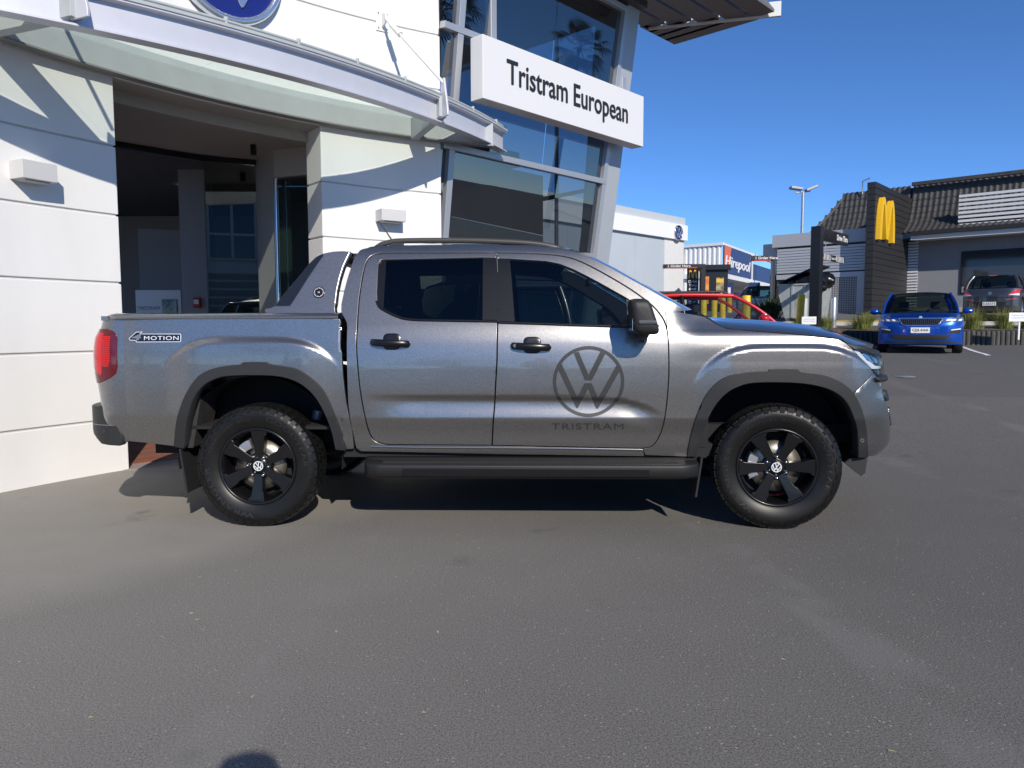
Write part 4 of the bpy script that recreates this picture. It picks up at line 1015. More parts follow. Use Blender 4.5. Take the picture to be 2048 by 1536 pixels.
MB().box(.05,.27,-.02,0,1.30,1.68).build('cabinet_screen',M_gloss,cabt,bevel=.005)
text_obj('cabinet_lettering','TRISTRAM',mat('grey lettering',(.35,.35,.36),.5),cabt,(-.16,-.004,1.55),(1,0,0),(0,0,1),width=.34,depth=.003)
col_=at_y(396,604,10.6); fb=thing('fire_alarm_box','small red fire alarm box on the column inside the entrance','alarm box',(col_.x,10.6,0))
MB().box(-.05,.05,-.06,0,col_.z-.08,col_.z+.06).build('box_body',mat('alarm red',(.45,.02,.02),.4),fb,bevel=.008); MB().box(-.035,.035,-.066,-.06,col_.z-.03,col_.z+.03).build('box_label',M_white,fb)
wallseg('interior_column',(col_.x-.22,10.6),(col_.x+.14,10.6),0,3.45,.3,M_int,bld)
# terracotta tiles of the entrance floor
M_tile=mat('terracotta tile',(.27,.115,.075),.55,var=.18,vscale=2.5)
tag(MB().box(-7.5,-1.4,6.6,15,-.06,.004).build('entrance_slab',mat('grout',(.30,.26,.24),.9)),kind='structure')
fl=bpy.data.objects['entrance_slab']
tme=MB().box(-.147,.147,-.147,.147,0,.008).mesh('tile'); tme.materials.append(M_tile)
dA=Vector((.663,.749,0)); dB=Vector((-.749,.663,0)); base=fp(PL-2,FR,0)
nt_=0
for i in range(-2,16):
    for j in range(-2,12):
        p=base+dA*(i*.30)+dB*(j*.30)
        rr=math.hypot(p.x-FC.x,p.y-FC.y); ph=math.degrees(math.atan2(p.y-FC.y,p.x-FC.x))
        if rr<FR+.24 or ph>PL+4 or ph<PR1-3 or p.y>9.7 : continue
        o=link('tile',tme,None,fl); o.matrix_basis=Matrix.Translation((p.x,p.y,.004))@Matrix.Rotation(math.atan2(dA.y,dA.x),4,'Z'); nt_+=1
# wall lights
def wall_light(u0,v0,u1,v1,label,wd=.42,ht=.135,dp=.20):
    um=(u0+u1)/2; d=ray(um,(v0+v1)/2); # hit facade circle
    lo,hi=.1,30.
    for _ in range(60):
        t=(lo+hi)/2; p=CO+d*t
        if math.hypot(p.x-FC.x,p.y-FC.y)>FR: hi=t
        else: lo=t
    ph=math.degrees(math.atan2(p.y-FC.y,p.x-FC.x))
    L=thing('wall_light',label,'wall light',(p.x,p.y,p.z-.0),R(ph-90),'box lights on the white wall')
    MB().box(-wd/2,wd/2,-dp,-.002,-ht/2,ht/2).build('light_housing',mat('light housing white',(.56,.56,.56),.5),L,bevel=.004)
    MB().box(-wd*.36,wd*.36,-dp*.8,-dp*.2,-ht/2-.012,-ht/2-.001).build('light_lens',M_greysteel,L)
    return L
wall_light(12,324,96,368,'white box wall light on the long panel left of the entrance',.27,.14,.17)
wall_light(750,421,800,447,'white box wall light on the pillar between entrance and glass corner',.30,.13,.18)
# ================================================================ entrance canopy
cz=3.43
cpx=[(0,20),(156,43),(531,133),(680,171),(892,239),(1014,304)]
def cdz(t): return lerp(.04,-.11,t/.8)
cp3=[at_z(u,v,cz+cdz(.8*(1014-u)/1014)) for u,v in cpx]
def circ3(a,b,c):
    ax,ay,bx,by,cx,cy=a.x,a.y,b.x,b.y,c.x,c.y; d=2*(ax*(by-cy)+bx*(cy-ay)+cx*(ay-by))
    ux=((ax*ax+ay*ay)*(by-cy)+(bx*bx+by*by)*(cy-ay)+(cx*cx+cy*cy)*(ay-by))/d; uy=((ax*ax+ay*ay)*(cx-bx)+(bx*bx+by*by)*(ax-cx)+(cx*cx+cy*cy)*(bx-ax))/d
    return Vector((ux,uy,0)),math.hypot(ax-ux,ay-uy)
CC,CR=circ3(cp3[0],cp3[3],cp3[5])
a_s=math.atan2(cp3[5].y-CC.y,cp3[5].x-CC.x); a_e=math.atan2(cp3[0].y-CC.y,cp3[0].x-CC.x)
if a_e<a_s-PI: a_e+=2*PI
if a_e>a_s+PI: a_e-=2*PI
print('canopy circ',CC,CR,math.degrees(a_s),math.degrees(a_e),[round(math.hypot(p.x-CC.x,p.y-CC.y)-CR,2) for p in cp3])
a_e2=a_s+(a_e-a_s)*1.25
def cpt(t,dr,z): a=lerp(a_s,a_e2,t); return Vector((CC.x+(CR+dr)*math.cos(a),CC.y+(CR+dr)*math.sin(a),z+cdz(t)))
can=thing('entrance_canopy','curved glass entrance canopy with pale steel edge beam and tie rods','canopy')
M_beam=mat('canopy steel',(.60,.61,.66),.42,.25,var=.04,vscale=3)
def cbeam(name,prof,mt,n=60):
    # prof (dr,z) closed; dr>0 = outwards (towards the yard)
    sgn=-1 if CR and (cpt(.5,1,0)-CO).length>(cpt(.5,-1,0)-CO).length else 1
    m=MB(); q=len(prof); V=[cpt(k/n,sgn*dr,cz+z) for k in range(n+1) for dr,z in prof]
    F=[(k*q+i,k*q+(i+1)%q,(k+1)*q+(i+1)%q,(k+1)*q+i) for k in range(n) for i in range(q)]
    m.add(V,F); m.add(V,[tuple(range(q))[::-1],tuple(range(n*q,(n+1)*q))]); o=m.build(name,mt,can)
    bm=bmesh.new(); bm.from_mesh(o.data); bmesh.ops.recalc_face_normals(bm,faces=bm.faces); bm.to_mesh(o.data); bm.free(); return o
SG=-1 if (cpt(.5,1,0)-CO).length>(cpt(.5,-1,0)-CO).length else 1
cbeam('edge_beam',[(0,0),(0,.014),(-.055,.022),(-.055,.225),(0,.235),(0,.25),(-.12,.25),(-.12,.0)],M_beam)
cbeam('gutter_lip',[(.01,.25),(.01,.275),(-.10,.275),(-.10,.25)],M_greysteel)
# glazing rail
m=MB().tube([cpt(k/60,SG*-.02,cz+.30) for k in range(61)],.013,8).build('rail',M_greysteel,can)
for k in range(11):
    c=cpt((k+.5)/11,SG*-.02,cz+.295); MB().box(c.x-.014,c.x+.014,c.y-.014,c.y+.014,c.z-.03,c.z+.035).build('rail_clip',M_greysteel,can)
# wall channel behind
slab('wall_channel',112.5,172,3.44,3.70,FR-.09,FR-.002,M_greysteel,can,.004)
slab('wall_channel_lip',112.5,172,3.425,3.44,FR-.11,FR-.002,mat('lip dark',(.25,.25,.25),.6),can,0)
# glass roof panels
M_cglass=glassmat('canopy glass',(.945,.985,.955),.5,.08,1.25,.015,(.66,.76,.68),.10)
TJ=[0,.2345,.5354,.7332,1.0]; npan=4
def wallpt(P):
    v=Vector((P.x-FC.x,P.y-FC.y,0)); v.normalize(); return FC+v*(FR-.09)
for k in range(npan):
    t0,t1=TJ[k]+.0004,TJ[k+1]-.0004; m=MB(); nn=16; V=[]
    for j in range(nn+1):
        t=lerp(t0,t1,j/nn); a=cpt(t,SG*-.09,cz+.285); b=wallpt(a)
        if (b-Vector((a.x,a.y,0))).length<.05 or math.hypot(a.x-FC.x,a.y-FC.y)>FR-.1: b=Vector((a.x,a.y,0))
        b=Vector((b.x,b.y,cz+.20)); V+=[a,b,a+Vector((0,0,.012)),b+Vector((0,0,.012))]
    F=[]
    for j in range(nn):
        o=4*j; F+=[(o,o+1,o+5,o+4),(o+2,o+6,o+7,o+3)]
    F+=[(0,2,3,1),(4*nn,4*nn+1,4*nn+3,4*nn+2)]
    m.add(V,F); m.build('glass_panel',M_cglass,can)
# arms + brackets + tie rods
def arm(u,v,ur=None):
    cz=globals()['cz']+cdz(.8*(1014-u)/1014); P=at_z(u,v,cz); a=P; b=wallpt(P)
    d=(Vector((b.x,b.y,0))-Vector((a.x,a.y,0))); L_=d.length; d.normalize(); n=Vector((-d.y,d.x,0))*.045
    prof=[(0.02,cz+.03),(0.02,cz+.24),(L_,globals()['cz']+.20),(L_,globals()['cz']-.03)]
    A=Vector((a.x,a.y,0)); V=[A+d*x+n+Vector((0,0,z)) for x,z in prof]+[A+d*x-n+Vector((0,0,z)) for x,z in prof]
    MB().add(V,[(0,1,2,3),(7,6,5,4),(0,4,5,1),(1,5,6,2),(2,6,7,3),(3,7,4,0)]).build('arm',M_greysteel,can,bevel=.004)
    # gusset plate on the beam
    g=MB(); pr=[(-.10,cz+.02),(-.10,cz+.08),(-.02,cz+.42),(.05,cz+.42),(.07,cz+.02)]
    g.add([A+d*x+n*.25+Vector((0,0,z)) for x,z in pr]+[A+d*x-n*.25+Vector((0,0,z)) for x,z in pr],[(0,1,2,3,4),(9,8,7,6,5)]+[(i,5+i,5+(i+1)%5,(i+1)%5) for i in range(5)]); g.build('gusset',M_beam,can,bevel=.004)
    return A,d
A1,d1=arm(888,238); A2,d2=arm(158,44)
def facade_hit(u,v,r=FR):
    d=ray(u,v); lo,hi=.1,30.
    for _ in range(60):
        t=(lo+hi)/2; p=CO+d*t
        if math.hypot(p.x-FC.x,p.y-FC.y)>r: hi=t
        else: lo=t
    return p
def tie(A,W):
    v=Vector((FC.x-W.x,FC.y-W.y,0)).normalized(); M_=Matrix.Translation(W)@Matrix.Rotation(math.atan2(v.y,v.x)-PI/2,4,'Z')
    MB().box(-.075,.075,0,.014,-.11,.11,M_).build('wall_plate',M_white,can,bevel=.003)
    MB().prism([(0,-.07),(.09,-.05),(.12,0),(.10,.06),(0,.08)],.02,M_@Matrix.Translation((-.01,0,0))@Matrix.Rotation(PI/2,4,'Z')@Matrix.Rotation(PI/2,4,'X')).build('lug',M_white,can,bevel=.004)
    for dx in (-.05,.05):
        for dz in (-.08,.08): MB().lathe([(.001,.022),(.010,.022),(.010,.012)],8,M_@Matrix.Translation((dx,0,dz))).build('bolt',M_galv,can)
    s=W+v*.10; e=A+Vector((0,0,cz+.39))
    MB().tube([s,e],.017,8).build('tie_rod',M_white,can)
    a=s.lerp(e,.10); b=s.lerp(e,.26); MB().tube([a,b],.032,8).build('turnbuckle',M_white,can); MB().tube([s.lerp(e,.06),a],.016,8).build('turnbuckle_end',M_galv,can); MB().tube([b,s.lerp(e,.29)],.016,8).build('turnbuckle_end',M_galv,can)
tie(A1,facade_hit(764,43)); 
v2=A2+d2*1.0; W2=wallpt(A2); W2=Vector((FC.x+(W2.x-FC.x)/(FR-.09)*FR,FC.y+(W2.y-FC.y)/(FR-.09)*FR,4.72)); tie(A2,W2)
# ================================================================ round emblem sign on the wall
M_blue=mat('emblem blue',(.012,.018,.16),.25,coat=.8); M_silver=mat('emblem silver',(.62,.66,.72),.22,.85)
def emblem(P,n,r,label,ringw=.13,cat='sign'):
    n=Vector(n).normalized(); ex=Vector((0,0,1)).cross(n).normalized(); E=thing('round_emblem_sign',label,cat,P,math.atan2(n.y,n.x)+PI/2)
    def ring(prof,nm,mt,par): return MB().lathe(prof,64).build(nm,mt,par)
    ring([(r*.999,0),(r,-.05),(r*(1-ringw*.3),-.085),(r*(1-ringw),-.075),(r*(1-ringw),-.03)],'emblem_ring',M_silver,E)
    ring([(.001,-.05),(r*(1-ringw*.9),-.045)],'emblem_disc',M_blue,E)
    Fe=lambda s,z:Vector((s*r*.87,-.06,z*r*.87))
    for nm,P_ in (('emblem_letter',VP),('emblem_letter',WP)): link(nm,panel_mesh(nm,P_,[],F=Fe,off=.008,g=.3,flange=.02,roll=.006),M_silver,E)
    return E
eh=facade_hit(452,40); nE=Vector((FC.x-eh.x,FC.y-eh.y,0)).normalized()
eP=Vector((eh.x,eh.y,0))+nE*.02; rE=.585
eP.z=eh.z+.535; 
emblem(eP,nE,rE,'large round blue and silver emblem sign on the white wall above the canopy',.12)
# ================================================================ glazed tower
dT=Vector((.688,.725,0)); nT=Vector((.725,-.688,0)); TO=Vector((-.95,9.50,1.0)); LEAN=.13
leanv=(Vector((0,0,1))+nT*LEAN); nP=dT.cross(leanv).normalized()
if nP.dot(nT)<0: nP=-nP
def tp(u,v,off=0): return on_plane(u,v,TO+nP*off,nP)
def tz(a,z,off=0): return TO+dT*a+leanv*(z-1)+nP*off
def aof(p): return (p-TO).dot(dT)
tower=thing('glazed_corner','leaning glazed showroom corner with silver mullions beside the white wall','building')
M_mull=mat('mullion silver',(.50,.51,.53),.38,.55)
M_tg=glassmat('tower glass',(.20,.24,.27),.85,0,1.5,.20)
a0=aof(tp(885,474))-.0; aL=-.35
def aleft(z):
    v=653-(z-1.268)*160
    return aof(tp(878,v))
aR=aof(tp(1243,80)); aRb=aof(tp(1186,508))
def aright(z): return lerp(aRb,aR,(z-2.33)/(5.85-2.33))
rowz=[.05,2.33,3.43,4.74,5.86]
print('tower',a0,aR,aRb,[proj(tz(a0,z)) for z in rowz],[proj(tz(aright(z),z)) for z in rowz])
for k in range(4):
    z0,z1=rowz[k],rowz[k+1]
    colb=[(aleft(z0),aleft(z1)),(a0,a0)]+([(aof(tp(1104,125)),)*2] if k>=2 else [(aof(tp(1113,400)),)*2] if 0 else [])+[(aright(z0),aright(z1))]
    for (c0,c1),(e0,e1) in zip(colb,colb[1:]):
        MB().add([tz(c0+.006,z0),tz(e0-.006,z0),tz(e1-.006,z1),tz(c1+.006,z1)],[(0,1,2,3)]).build('glass_pane',M_tg,tower)
    beam('transom',tz(aleft(z1),z1,.03),tz(aright(z1),z1,.03),.09,.075,M_mull,tower,up_=leanv)
beam('transom',tz(a0,.05,.03),tz(aright(.05),.05,.03),.09,.09,M_mull,tower,up_=leanv)
for a in (a0,): beam('mullion',tz(a,0,.03),tz(a,5.86,.03),.09,.07,M_mull,tower,up_=nP)
beam('mullion',tz(aright(0)-.03,0,.03),tz(aright(5.86)-.03,5.86,.03),.08,.08,M_mull,tower,up_=nP)
# corner cladding
cl=[tz(aright(0)+.02,0,.05),tz(aright(0)+.40,0,.05),tz(aright(6.3)+.30,6.3,.05),tz(aright(6.3)+.02,6.3,.05)]
bk=[p-nP*.35 for p in cl]
MB().add(cl+bk,[(0,1,2,3),(7,6,5,4),(0,4,5,1),(1,5,6,2),(2,6,7,3),(3,7,4,0)]).build('corner_cladding',mat('cladding grey',(.44,.47,.50),.45,.25,var=.04,vscale=2),tower,bevel=.006)
pJ=[tz(aright(3.4)+.02,3.41,.052),tz(aright(3.4)+.37,3.41,.052)]
# head fascia + roof slab
K=tz(aright(5.86)+.25,5.95); 
def slabpoly(name,P,z0,z1,mt,par):
    n=len(P); return MB().add([(p[0],p[1],z0) for p in P]+[(p[0],p[1],z1) for p in P],[tuple(range(n))[::-1],tuple(range(n,2*n))]+[(i,(i+1)%n,n+(i+1)%n,n+i) for i in range(n)]).build(name,mt,par)
M_soffd=mat('eave dark',(.075,.08,.09),.55,.2)
e0=tz(.4,5.95)+nT*.28; e1=tz(aright(5.95)+.30,5.95)+nT*.28; e2=e1-nT*6; e3=e0-nT*6
e0-=nT*.10; e1-=nT*.10
slabpoly('roof_slab',[e0,e1,e2,e3][::-1] if 0 else [e0,e3,e2,e1][::-1],5.93,6.55,M_soffd,tower)
# louvre blades round the corner
K=at_z(1283,60,6.0); Qc=at_z(1553,31,6.0); pmax=(Qc-K).dot(nT); qmax=(Qc-K).dot(dT); print('louvre',K,Qc,pmax,qmax)
def blade(p,q,name='louvre_blade'):
    p=Vector(p);q=Vector(q); d=(q-p).normalized(); u=Vector((0,0,1)); s=d.cross(u).normalized()
    prof=[(-.16,.0),(.15,.0),(.16,.015),(-.03,.22),(-.16,.04)]
    V=[p+s*a+u*b for a,b in prof]+[q+s*a+u*b for a,b in prof]; n=5
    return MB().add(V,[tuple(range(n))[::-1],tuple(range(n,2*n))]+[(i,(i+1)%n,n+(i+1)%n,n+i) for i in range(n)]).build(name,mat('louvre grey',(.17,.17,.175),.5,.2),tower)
lv=.02
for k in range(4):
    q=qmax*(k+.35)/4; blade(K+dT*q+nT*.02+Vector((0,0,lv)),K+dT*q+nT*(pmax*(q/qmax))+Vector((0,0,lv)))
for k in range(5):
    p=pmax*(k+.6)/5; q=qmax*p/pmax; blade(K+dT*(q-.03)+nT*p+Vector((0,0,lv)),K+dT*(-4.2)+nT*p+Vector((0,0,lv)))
beam('mitre_beam',K+nT*.1+dT*.05+Vector((0,0,.10)),K+nT*(pmax+.05)+dT*(qmax+.05)+Vector((0,0,.10)),.05,.22,mat('louvre white',(.72,.72,.70),.5),tower)
# tower interior: floor, back wall, banner, posts
wallseg('interior_wall',(tz(.3,0)-nT*4.5)[:2],(tz(3.05,0)-nT*4.5)[:2],0,5.9,.15,M_int,tower)
wallseg('interior_wall',(tz(aR+.3,0)-nT*.5)[:2],(tz(aR+.3,0)-nT*4.4)[:2],0,2.4,.12,M_int,tower)
slabpoly('interior_floor',[tz(aL+.5,3.3)-nT*.4,tz(aL+2.0,3.3)-nT*.4,tz(aL+2.0,3.3)-nT*4.4,tz(aL+.5,3.3)-nT*4.4],3.50,3.70,mat('floor slab',(.18,.18,.18),.8),tower)
def backpoly(name,px,mt,off):
    P=[tp(u,v,off) for u,v in px]; n=len(P); return MB().add(P+[p-nP*.03 for p in P],[tuple(range(n))[::-1],tuple(range(n,2*n))]+[(i,(i+1)%n,n+(i+1)%n,n+i) for i in range(n)]).build(name,mt,tower)
backpoly('banner_back',[(902,312),(1086,352),(1086,470),(884,428)],mat('banner grey',(.10,.10,.105),.6),-.12)
backpoly('banner_foot',[(886,430),(1086,472),(1084,560),(880,560)],mat('banner pale',(.40,.42,.42),.6),-.10)
q=tp(1113,400,-.35); MB().tube([V2(q,0),V2(q,5.9)],.03,10).build('interior_post',M_galv,tower)
beam('interior_column',tp(1172,520,-.5),tp(1208,20,-.5),.16,.16,M_greysteel,tower,up_=nP)
beam('interior_rail',tp(1086,398,-.3),tp(1200,375,-.6),.06,.06,M_satin,tower)
# ================================================================ hanging box sign
sA=at_y(966,131,9.0); hS=.388
pL=at_y(966,196,9.0); zB=pL.z; zT=at_y(966,67,9.0).z
sL=Vector((pL.x,9.0,0)); 
# length so that the right edge falls on x=1287
lo,hi=1,6
for _ in range(40):
    t=(lo+hi)/2; 
    if proj(Vector((sL.x,sL.y,(zB+zT)/2))+dT*t)[0]>1287: hi=t
    else: lo=t
SLEN=t; print('sign',zB,zT,SLEN)
sign=thing('box_sign','long white box sign lettered in black hanging before the glass corner','sign',(sL.x,sL.y,0),math.atan2(dT.y,dT.x))
MB().box(0,SLEN,0,.21,zB,zT).build('sign_box',mat('sign white',(.72,.72,.73),.35,coat=.2),sign,bevel=.008)
ml=M_gloss
text_obj('sign_lettering','Tristram European',mat('sign black',(.02,.021,.026),.4),sign,(SLEN*.497,-.001,lerp(zB,zT,.49)),(1,0,0),(0,0,1),width=SLEN*.755,height=.375,bold=.006,depth=.012)
for x in (.33*SLEN if 0 else aof(Vector((sL.x,sL.y,0)))*0+.42,SLEN-.17):
    MB().box(x-.05,x+.05,.23,.33,zB+.1,6.0).build('sign_post',M_mull,sign,bevel=.005)
    for zz in (zB+.2,zT-.15): MB().box(x-.06,x+.06,.21,.24,zz-.03,zz+.03).build('post_clamp',M_galv,sign)
    beam('post_tie',(x,.3,zT-.1),(x,1.1,zT-.1),.05,.05,M_mull,sign)
# ================================================================ land behind
def TZ(y): return 1.10+.083*(min(y,31)-21.75)
tag(MB().add([(x,y,TZ(y)) for x in (-30,4,20,40,140) for y in (21.75,24,27,31,60,200)],[(i*6+j,(i+1)*6+j,(i+1)*6+j+1,i*6+j+1) for i in range(4) for j in range(5)],True).build('upper_yard',mat('upper asphalt',(.13,.13,.128),.9,var=.2,vscale=3,bump=.3,bscale=120)),kind='structure')
tag(MB().add([(4,21.78,TZ(21.78)+.012),(40,21.78,TZ(21.78)+.012),(40,23.6,TZ(23.6)+.012),(4,23.6,TZ(23.6)+.012)],[(0,1,2,3)]).build('planting_bed',mat('bark mulch',(.10,.085,.06),.95,var=.5,vscale=12,bump=.8,bscale=40)),kind='structure')
M_yel=mat('yellow paint',(.72,.48,.03),.6,var=.15,vscale=4); M_yelb=mat('bollard yellow',(.80,.50,.02),.45,var=.1,vscale=5)
kerb=MB().box(6,30,23.6,23.8,TZ(23.6)-.1,TZ(23.6)+.13).build('kerb',mat('concrete kerb',(.42,.41,.38),.85,var=.12,vscale=5)); tag(kerb,kind='structure')
for a,b in ((8.6,10.6),(11.0,12.6)):
    MB().add([(a,23.79,TZ(23.79)+.136),(b,23.79,TZ(23.79)+.136),(b,23.59,TZ(23.6)+.136),(a,23.59,TZ(23.6)+.136)],[(0,3,2,1)]).build('kerb_paint',M_yel,kerb)
for k,(x0,x1,y0,y1) in enumerate(((9.0,13.2,24.6,24.8),(10.4,14.0,25.6,25.8),(15.8,18.0,24.2,24.32),(16.2,19.4,25.2,25.32))):
    tag(MB().add([(x0,y0,TZ(y0)+.004),(x1,y0,TZ(y0)+.004),(x1,y1,TZ(y1)+.004),(x0,y1,TZ(y1)+.004)],[(0,1,2,3)]).build('yard_marking',M_yel if k<2 else M_white),kind='structure')
# bay line beside the blue car
p0,p1=Vector((12.5,20.9,0)),Vector((10.3,16.2,0)); d=(p1-p0).normalized(); n=Vector((-d.y,d.x,0))*.05
L_=[]
for k in range(13):
    c=p0.lerp(p1,k/12); L_+= [c+n,c-n]
tag(MB().add([(p.x,p.y,GZ(p.x,p.y)+.006) for p in L_],[(2*k,2*k+2,2*k+3,2*k+1) for k in range(12)]).build('bay_line',mat('line white',(.75,.75,.73),.7,var=.2,vscale=8)),kind='structure')
# drain cover
dp=at_z(1808,795,.03); tag(MB().lathe([(.001,.012),(.16,.012),(.17,.0)],28,Matrix.Translation((dp.x,dp.y,GZ(dp.x,dp.y)))@Matrix.Rotation(PI/2,4,'X')).build('drain_cover',M_galv),'round steel drain cover set in the asphalt before the pickup','drain cover')
# ---------------------------------------------------------------- log wall
lw=thing('log_retaining_wall','low retaining wall of upright grey timber logs behind the blue car','retaining wall',(9,21.7,0)); lw.location=(0,0,0)
M_log=mat('weathered log',(.075,.072,.068),.85,var=.35,vscale=9,streak=.2,bump=.5,bscale=40)
lm=[MB().lathe([(.001,h),(.045,h),(.062,h-.012),(.066,h-.05),(.066,0)],12,Matrix.Rotation(R(90),4,'X')).mesh('log') for h in (.44,.45,.43)]
for me in lm: me.materials.append(M_log)
k=0; x=8.9
while x<17.2:
    o=link('log',lm[k%3],None,lw); o.matrix_basis=Matrix.Translation((x,21.68+random.uniform(-.012,.012),.66))@Matrix.Rotation(random.uniform(0,6),4,'Z'); x+=.142; k+=1
# ---------------------------------------------------------------- plants
def blades(n,r,h,w,spread,seed,droop=.5):
    rs=np.random.default_rng(seed); m=MB()
    for k in range(n):
        a=rs.uniform(0,2*PI); ro=r*rs.uniform(0,.45); lean=spread*rs.uniform(.15,1); H=h*rs.uniform(.55,1.1); wd=w*rs.uniform(.7,1.2)
        b=np.array([ro*math.cos(a),ro*math.sin(a),0]); d=np.array([math.cos(a+rs.normal()*.5),math.sin(a+rs.normal()*.5),0]); t=np.array([-d[1],d[0],0])
        P=[]
        for s in (0,.4,.75,1):
            c=b+d*lean*s**1.8*H+np.array([0,0,H*(s-droop*.5*lean*s**3)]); P.append((c,wd*(1-s*.9)))
        V=[]
        for c,w_ in P: V+=[tuple(c+t*w_),tuple(c-t*w_)]
        m.add(V,[(0,1,3,2),(2,3,5,4),(4,5,7,6)])
    return m
M_tus=mat('tussock green',(.16,.20,.045),.7,var=.45,vscale=25); M_tus2=mat('tussock straw',(.34,.30,.10),.75,var=.3,vscale=30); M_fern=mat('bush green',(.035,.065,.022),.55,var=.5,vscale=14)
def tussock(u,v,Y,label,r,h,seed):
    p=at_y(u,v,Y); z=TZ(Y)+.01
    T=thing('tussock_grass',label,'grass plant',(p.x,Y,z),0,'tussock grasses on the log wall bed')
    blades(420,r,h,.006,1.0,seed).build('green_blades',M_tus,T); blades(110,r,h*1.18,.005,.8,seed+50).build('straw_blades',M_tus2,T)
tussock(1650,655,22.5,'tussock grass beside the silver bollard',.45,.44,1); tussock(1722,658,22.2,'rounded tussock grass next to the blue car mirror',.5,.52,2)
tussock(1946,655,22.2,'tussock grass in front of the number plate of the grey hatchback',.6,.68,3); tussock(2008,656,22.3,'tussock grass right beside the small white notice board',.55,.66,4)
tussock(1598,640,22.8,'thin tussock grass at the foot of the leaning yellow bollard',.3,.30,5); tussock(1737,640,23.1,'sparse tall tussock grass under the black fin wall',.25,.5,7); tussock(2056,655,22.3,'tussock grass behind the small white notice board',.5,.6,8)
bp=at_y(1537,625,27.0); B=thing('leafy_bush','dark green spiky bush beside the dark corral pillar','bush',(bp.x,27,TZ(27)))
blades(300,.9,.95,.03,1.3,11,.8).build('fronds',M_fern,B); blades(90,.7,.85,.03,1.2,12,.9).build('pale_fronds',mat('frond pale',(.09,.13,.04),.6,var=.4,vscale=10),B)
# ---------------------------------------------------------------- bollards and notices
def bollard(u,vt,Y,r,mt,label,lean=0,name='bollard',zb=None,grp='bollards in the drive-through'):
    p=at_y(u,vt,Y); z=TZ(Y) if zb is None else zb; h=p.z-z
    b=thing(name,label,'bollard',(p.x,Y,z),0,grp); b.rotation_euler=(0,lean,0)
    MB().lathe([(r,0),(r,h-.02),(r*.93,h-.005),(r*.7,h),(.001,h+.002)],18,Matrix.Rotation(R(90),4,'X')).build('post',mt,b)
    MB().lathe([(r*1.5,0),(r*1.5,.015),(r,.02)],18,Matrix.Rotation(R(90),4,'X')).build('base_plate',M_galv,b)
bollard(1600,589,22.6,.105,M_yelb,'leaning yellow bollard before the steel skip',R(3)); bollard(1609,597,23.4,.10,M_greysteel,'dark grey bollard behind the leaning yellow one')
bollard(1668,595,23.0,.085,mat('steel bollard',(.62,.64,.66),.35,.8),'silver steel bollard by the tussock grass')
bollard(1408,590,28.5,.11,M_yelb,'yellow bollard before the burger poster'); bollard(1429,596,27.0,.10,M_yelb,'yellow bollard before the narrow middle menu panel'); bollard(1446,596,27.0,.10,M_yelb,'yellow bollard before the white drinks poster'); bollard(1459,588,30,.10,M_yelb,'yellow bollard at the right end of the menu boards'); bollard(1494,591,24.5,.15,M_yelb,'thick yellow bollard standing before the white warehouse wall',0)
M_sgn=mat('notice white',(.80,.80,.80),.5)
def notice(u,v,Y,w,h,label,lines,post=.5,zb=None):
    p=at_y(u,v,Y); N=thing('notice_board',label,'sign',(p.x,Y,0),R(-8),'small white customer parking notices')
    MB().box(-w/2,w/2,-.008,.008,p.z-h/2,p.z+h/2).build('board',M_sgn,N,bevel=.002)
    for k,t in enumerate(lines): text_obj('notice_lettering',t,mat('pale blue print',(.35,.42,.52),.6),N,(0,-.010,p.z+h*(.18-.28*k)),(1,0,0),(0,0,1),width=w*.8,height=h*.17,depth=.002)
    MB().box(-.02,.02,.009,.04,p.z-h/2-post,p.z).build('notice_post',M_sgn,N)
notice(1618,641,21.6,.40,.22,'small white notice board below the black gantry post',['Tristram European','Customer Parking']); notice(2040,634,20.6,.56,.24,'small white notice board on a post beside the right tussock',['Tristram European','Customer Parking'])
# ---------------------------------------------------------------- drive-through gantry
M_gan=mat('gantry black',(.012,.012,.014),.4,coat=.1); gp_=at_y(1630,640,21.9)
gan=thing('clearance_gantry','black drive-through gantry post with a lettered arm and striped clearance bar','gantry',(gp_.x,21.9,TZ(21.9)),math.atan2(dA.y,dA.x))
gh=at_y(1630,453,21.9).z-TZ(21.9); MB().box(-.13,.13,-.14,.14,0,gh).build('post',M_gan,gan,bevel=.006)
MB().box(.13,2.55,-.06,.06,gh-.36,gh-.02).build('arm',M_gan,gan,bevel=.006)
for k in range(8): MB().box(.14,1.45,-.072,-.06,gh-.34+k*.04,gh-.325+k*.04).build('arm_rib',M_satin,gan)
text_obj('arm_lettering','Drive Thru',M_white,gan,(1.95,-.065,gh-.19),(1,0,0),(0,0,1),width=.95,height=.17,bold=.015,depth=.004)
MB().box(.35,2.3,-.035,.035,gh-.92,gh-.74).build('clearance_bar',M_gan,gan,bevel=.01)
for k in list(range(6))+list(range(10,16)):
    x=.40+k*.118; MB().add([(x,-.037,gh-.915),(x+.05,-.037,gh-.915),(x+.015,-.037,gh-.745),(x-.035,-.037,gh-.745)],[(0,1,2,3)]).build('bar_stripe',M_white,gan)
text_obj('bar_lettering','Clearance 2.7m',M_white,gan,(1.32,-.038,gh-.83),(1,0,0),(0,0,1),width=.42,height=.08,depth=.002)
for x in (.7,1.95): MB().tube([(x,0,gh-.36),(x,0,gh-.74)],.008,6).build('chain',M_galv,gan)
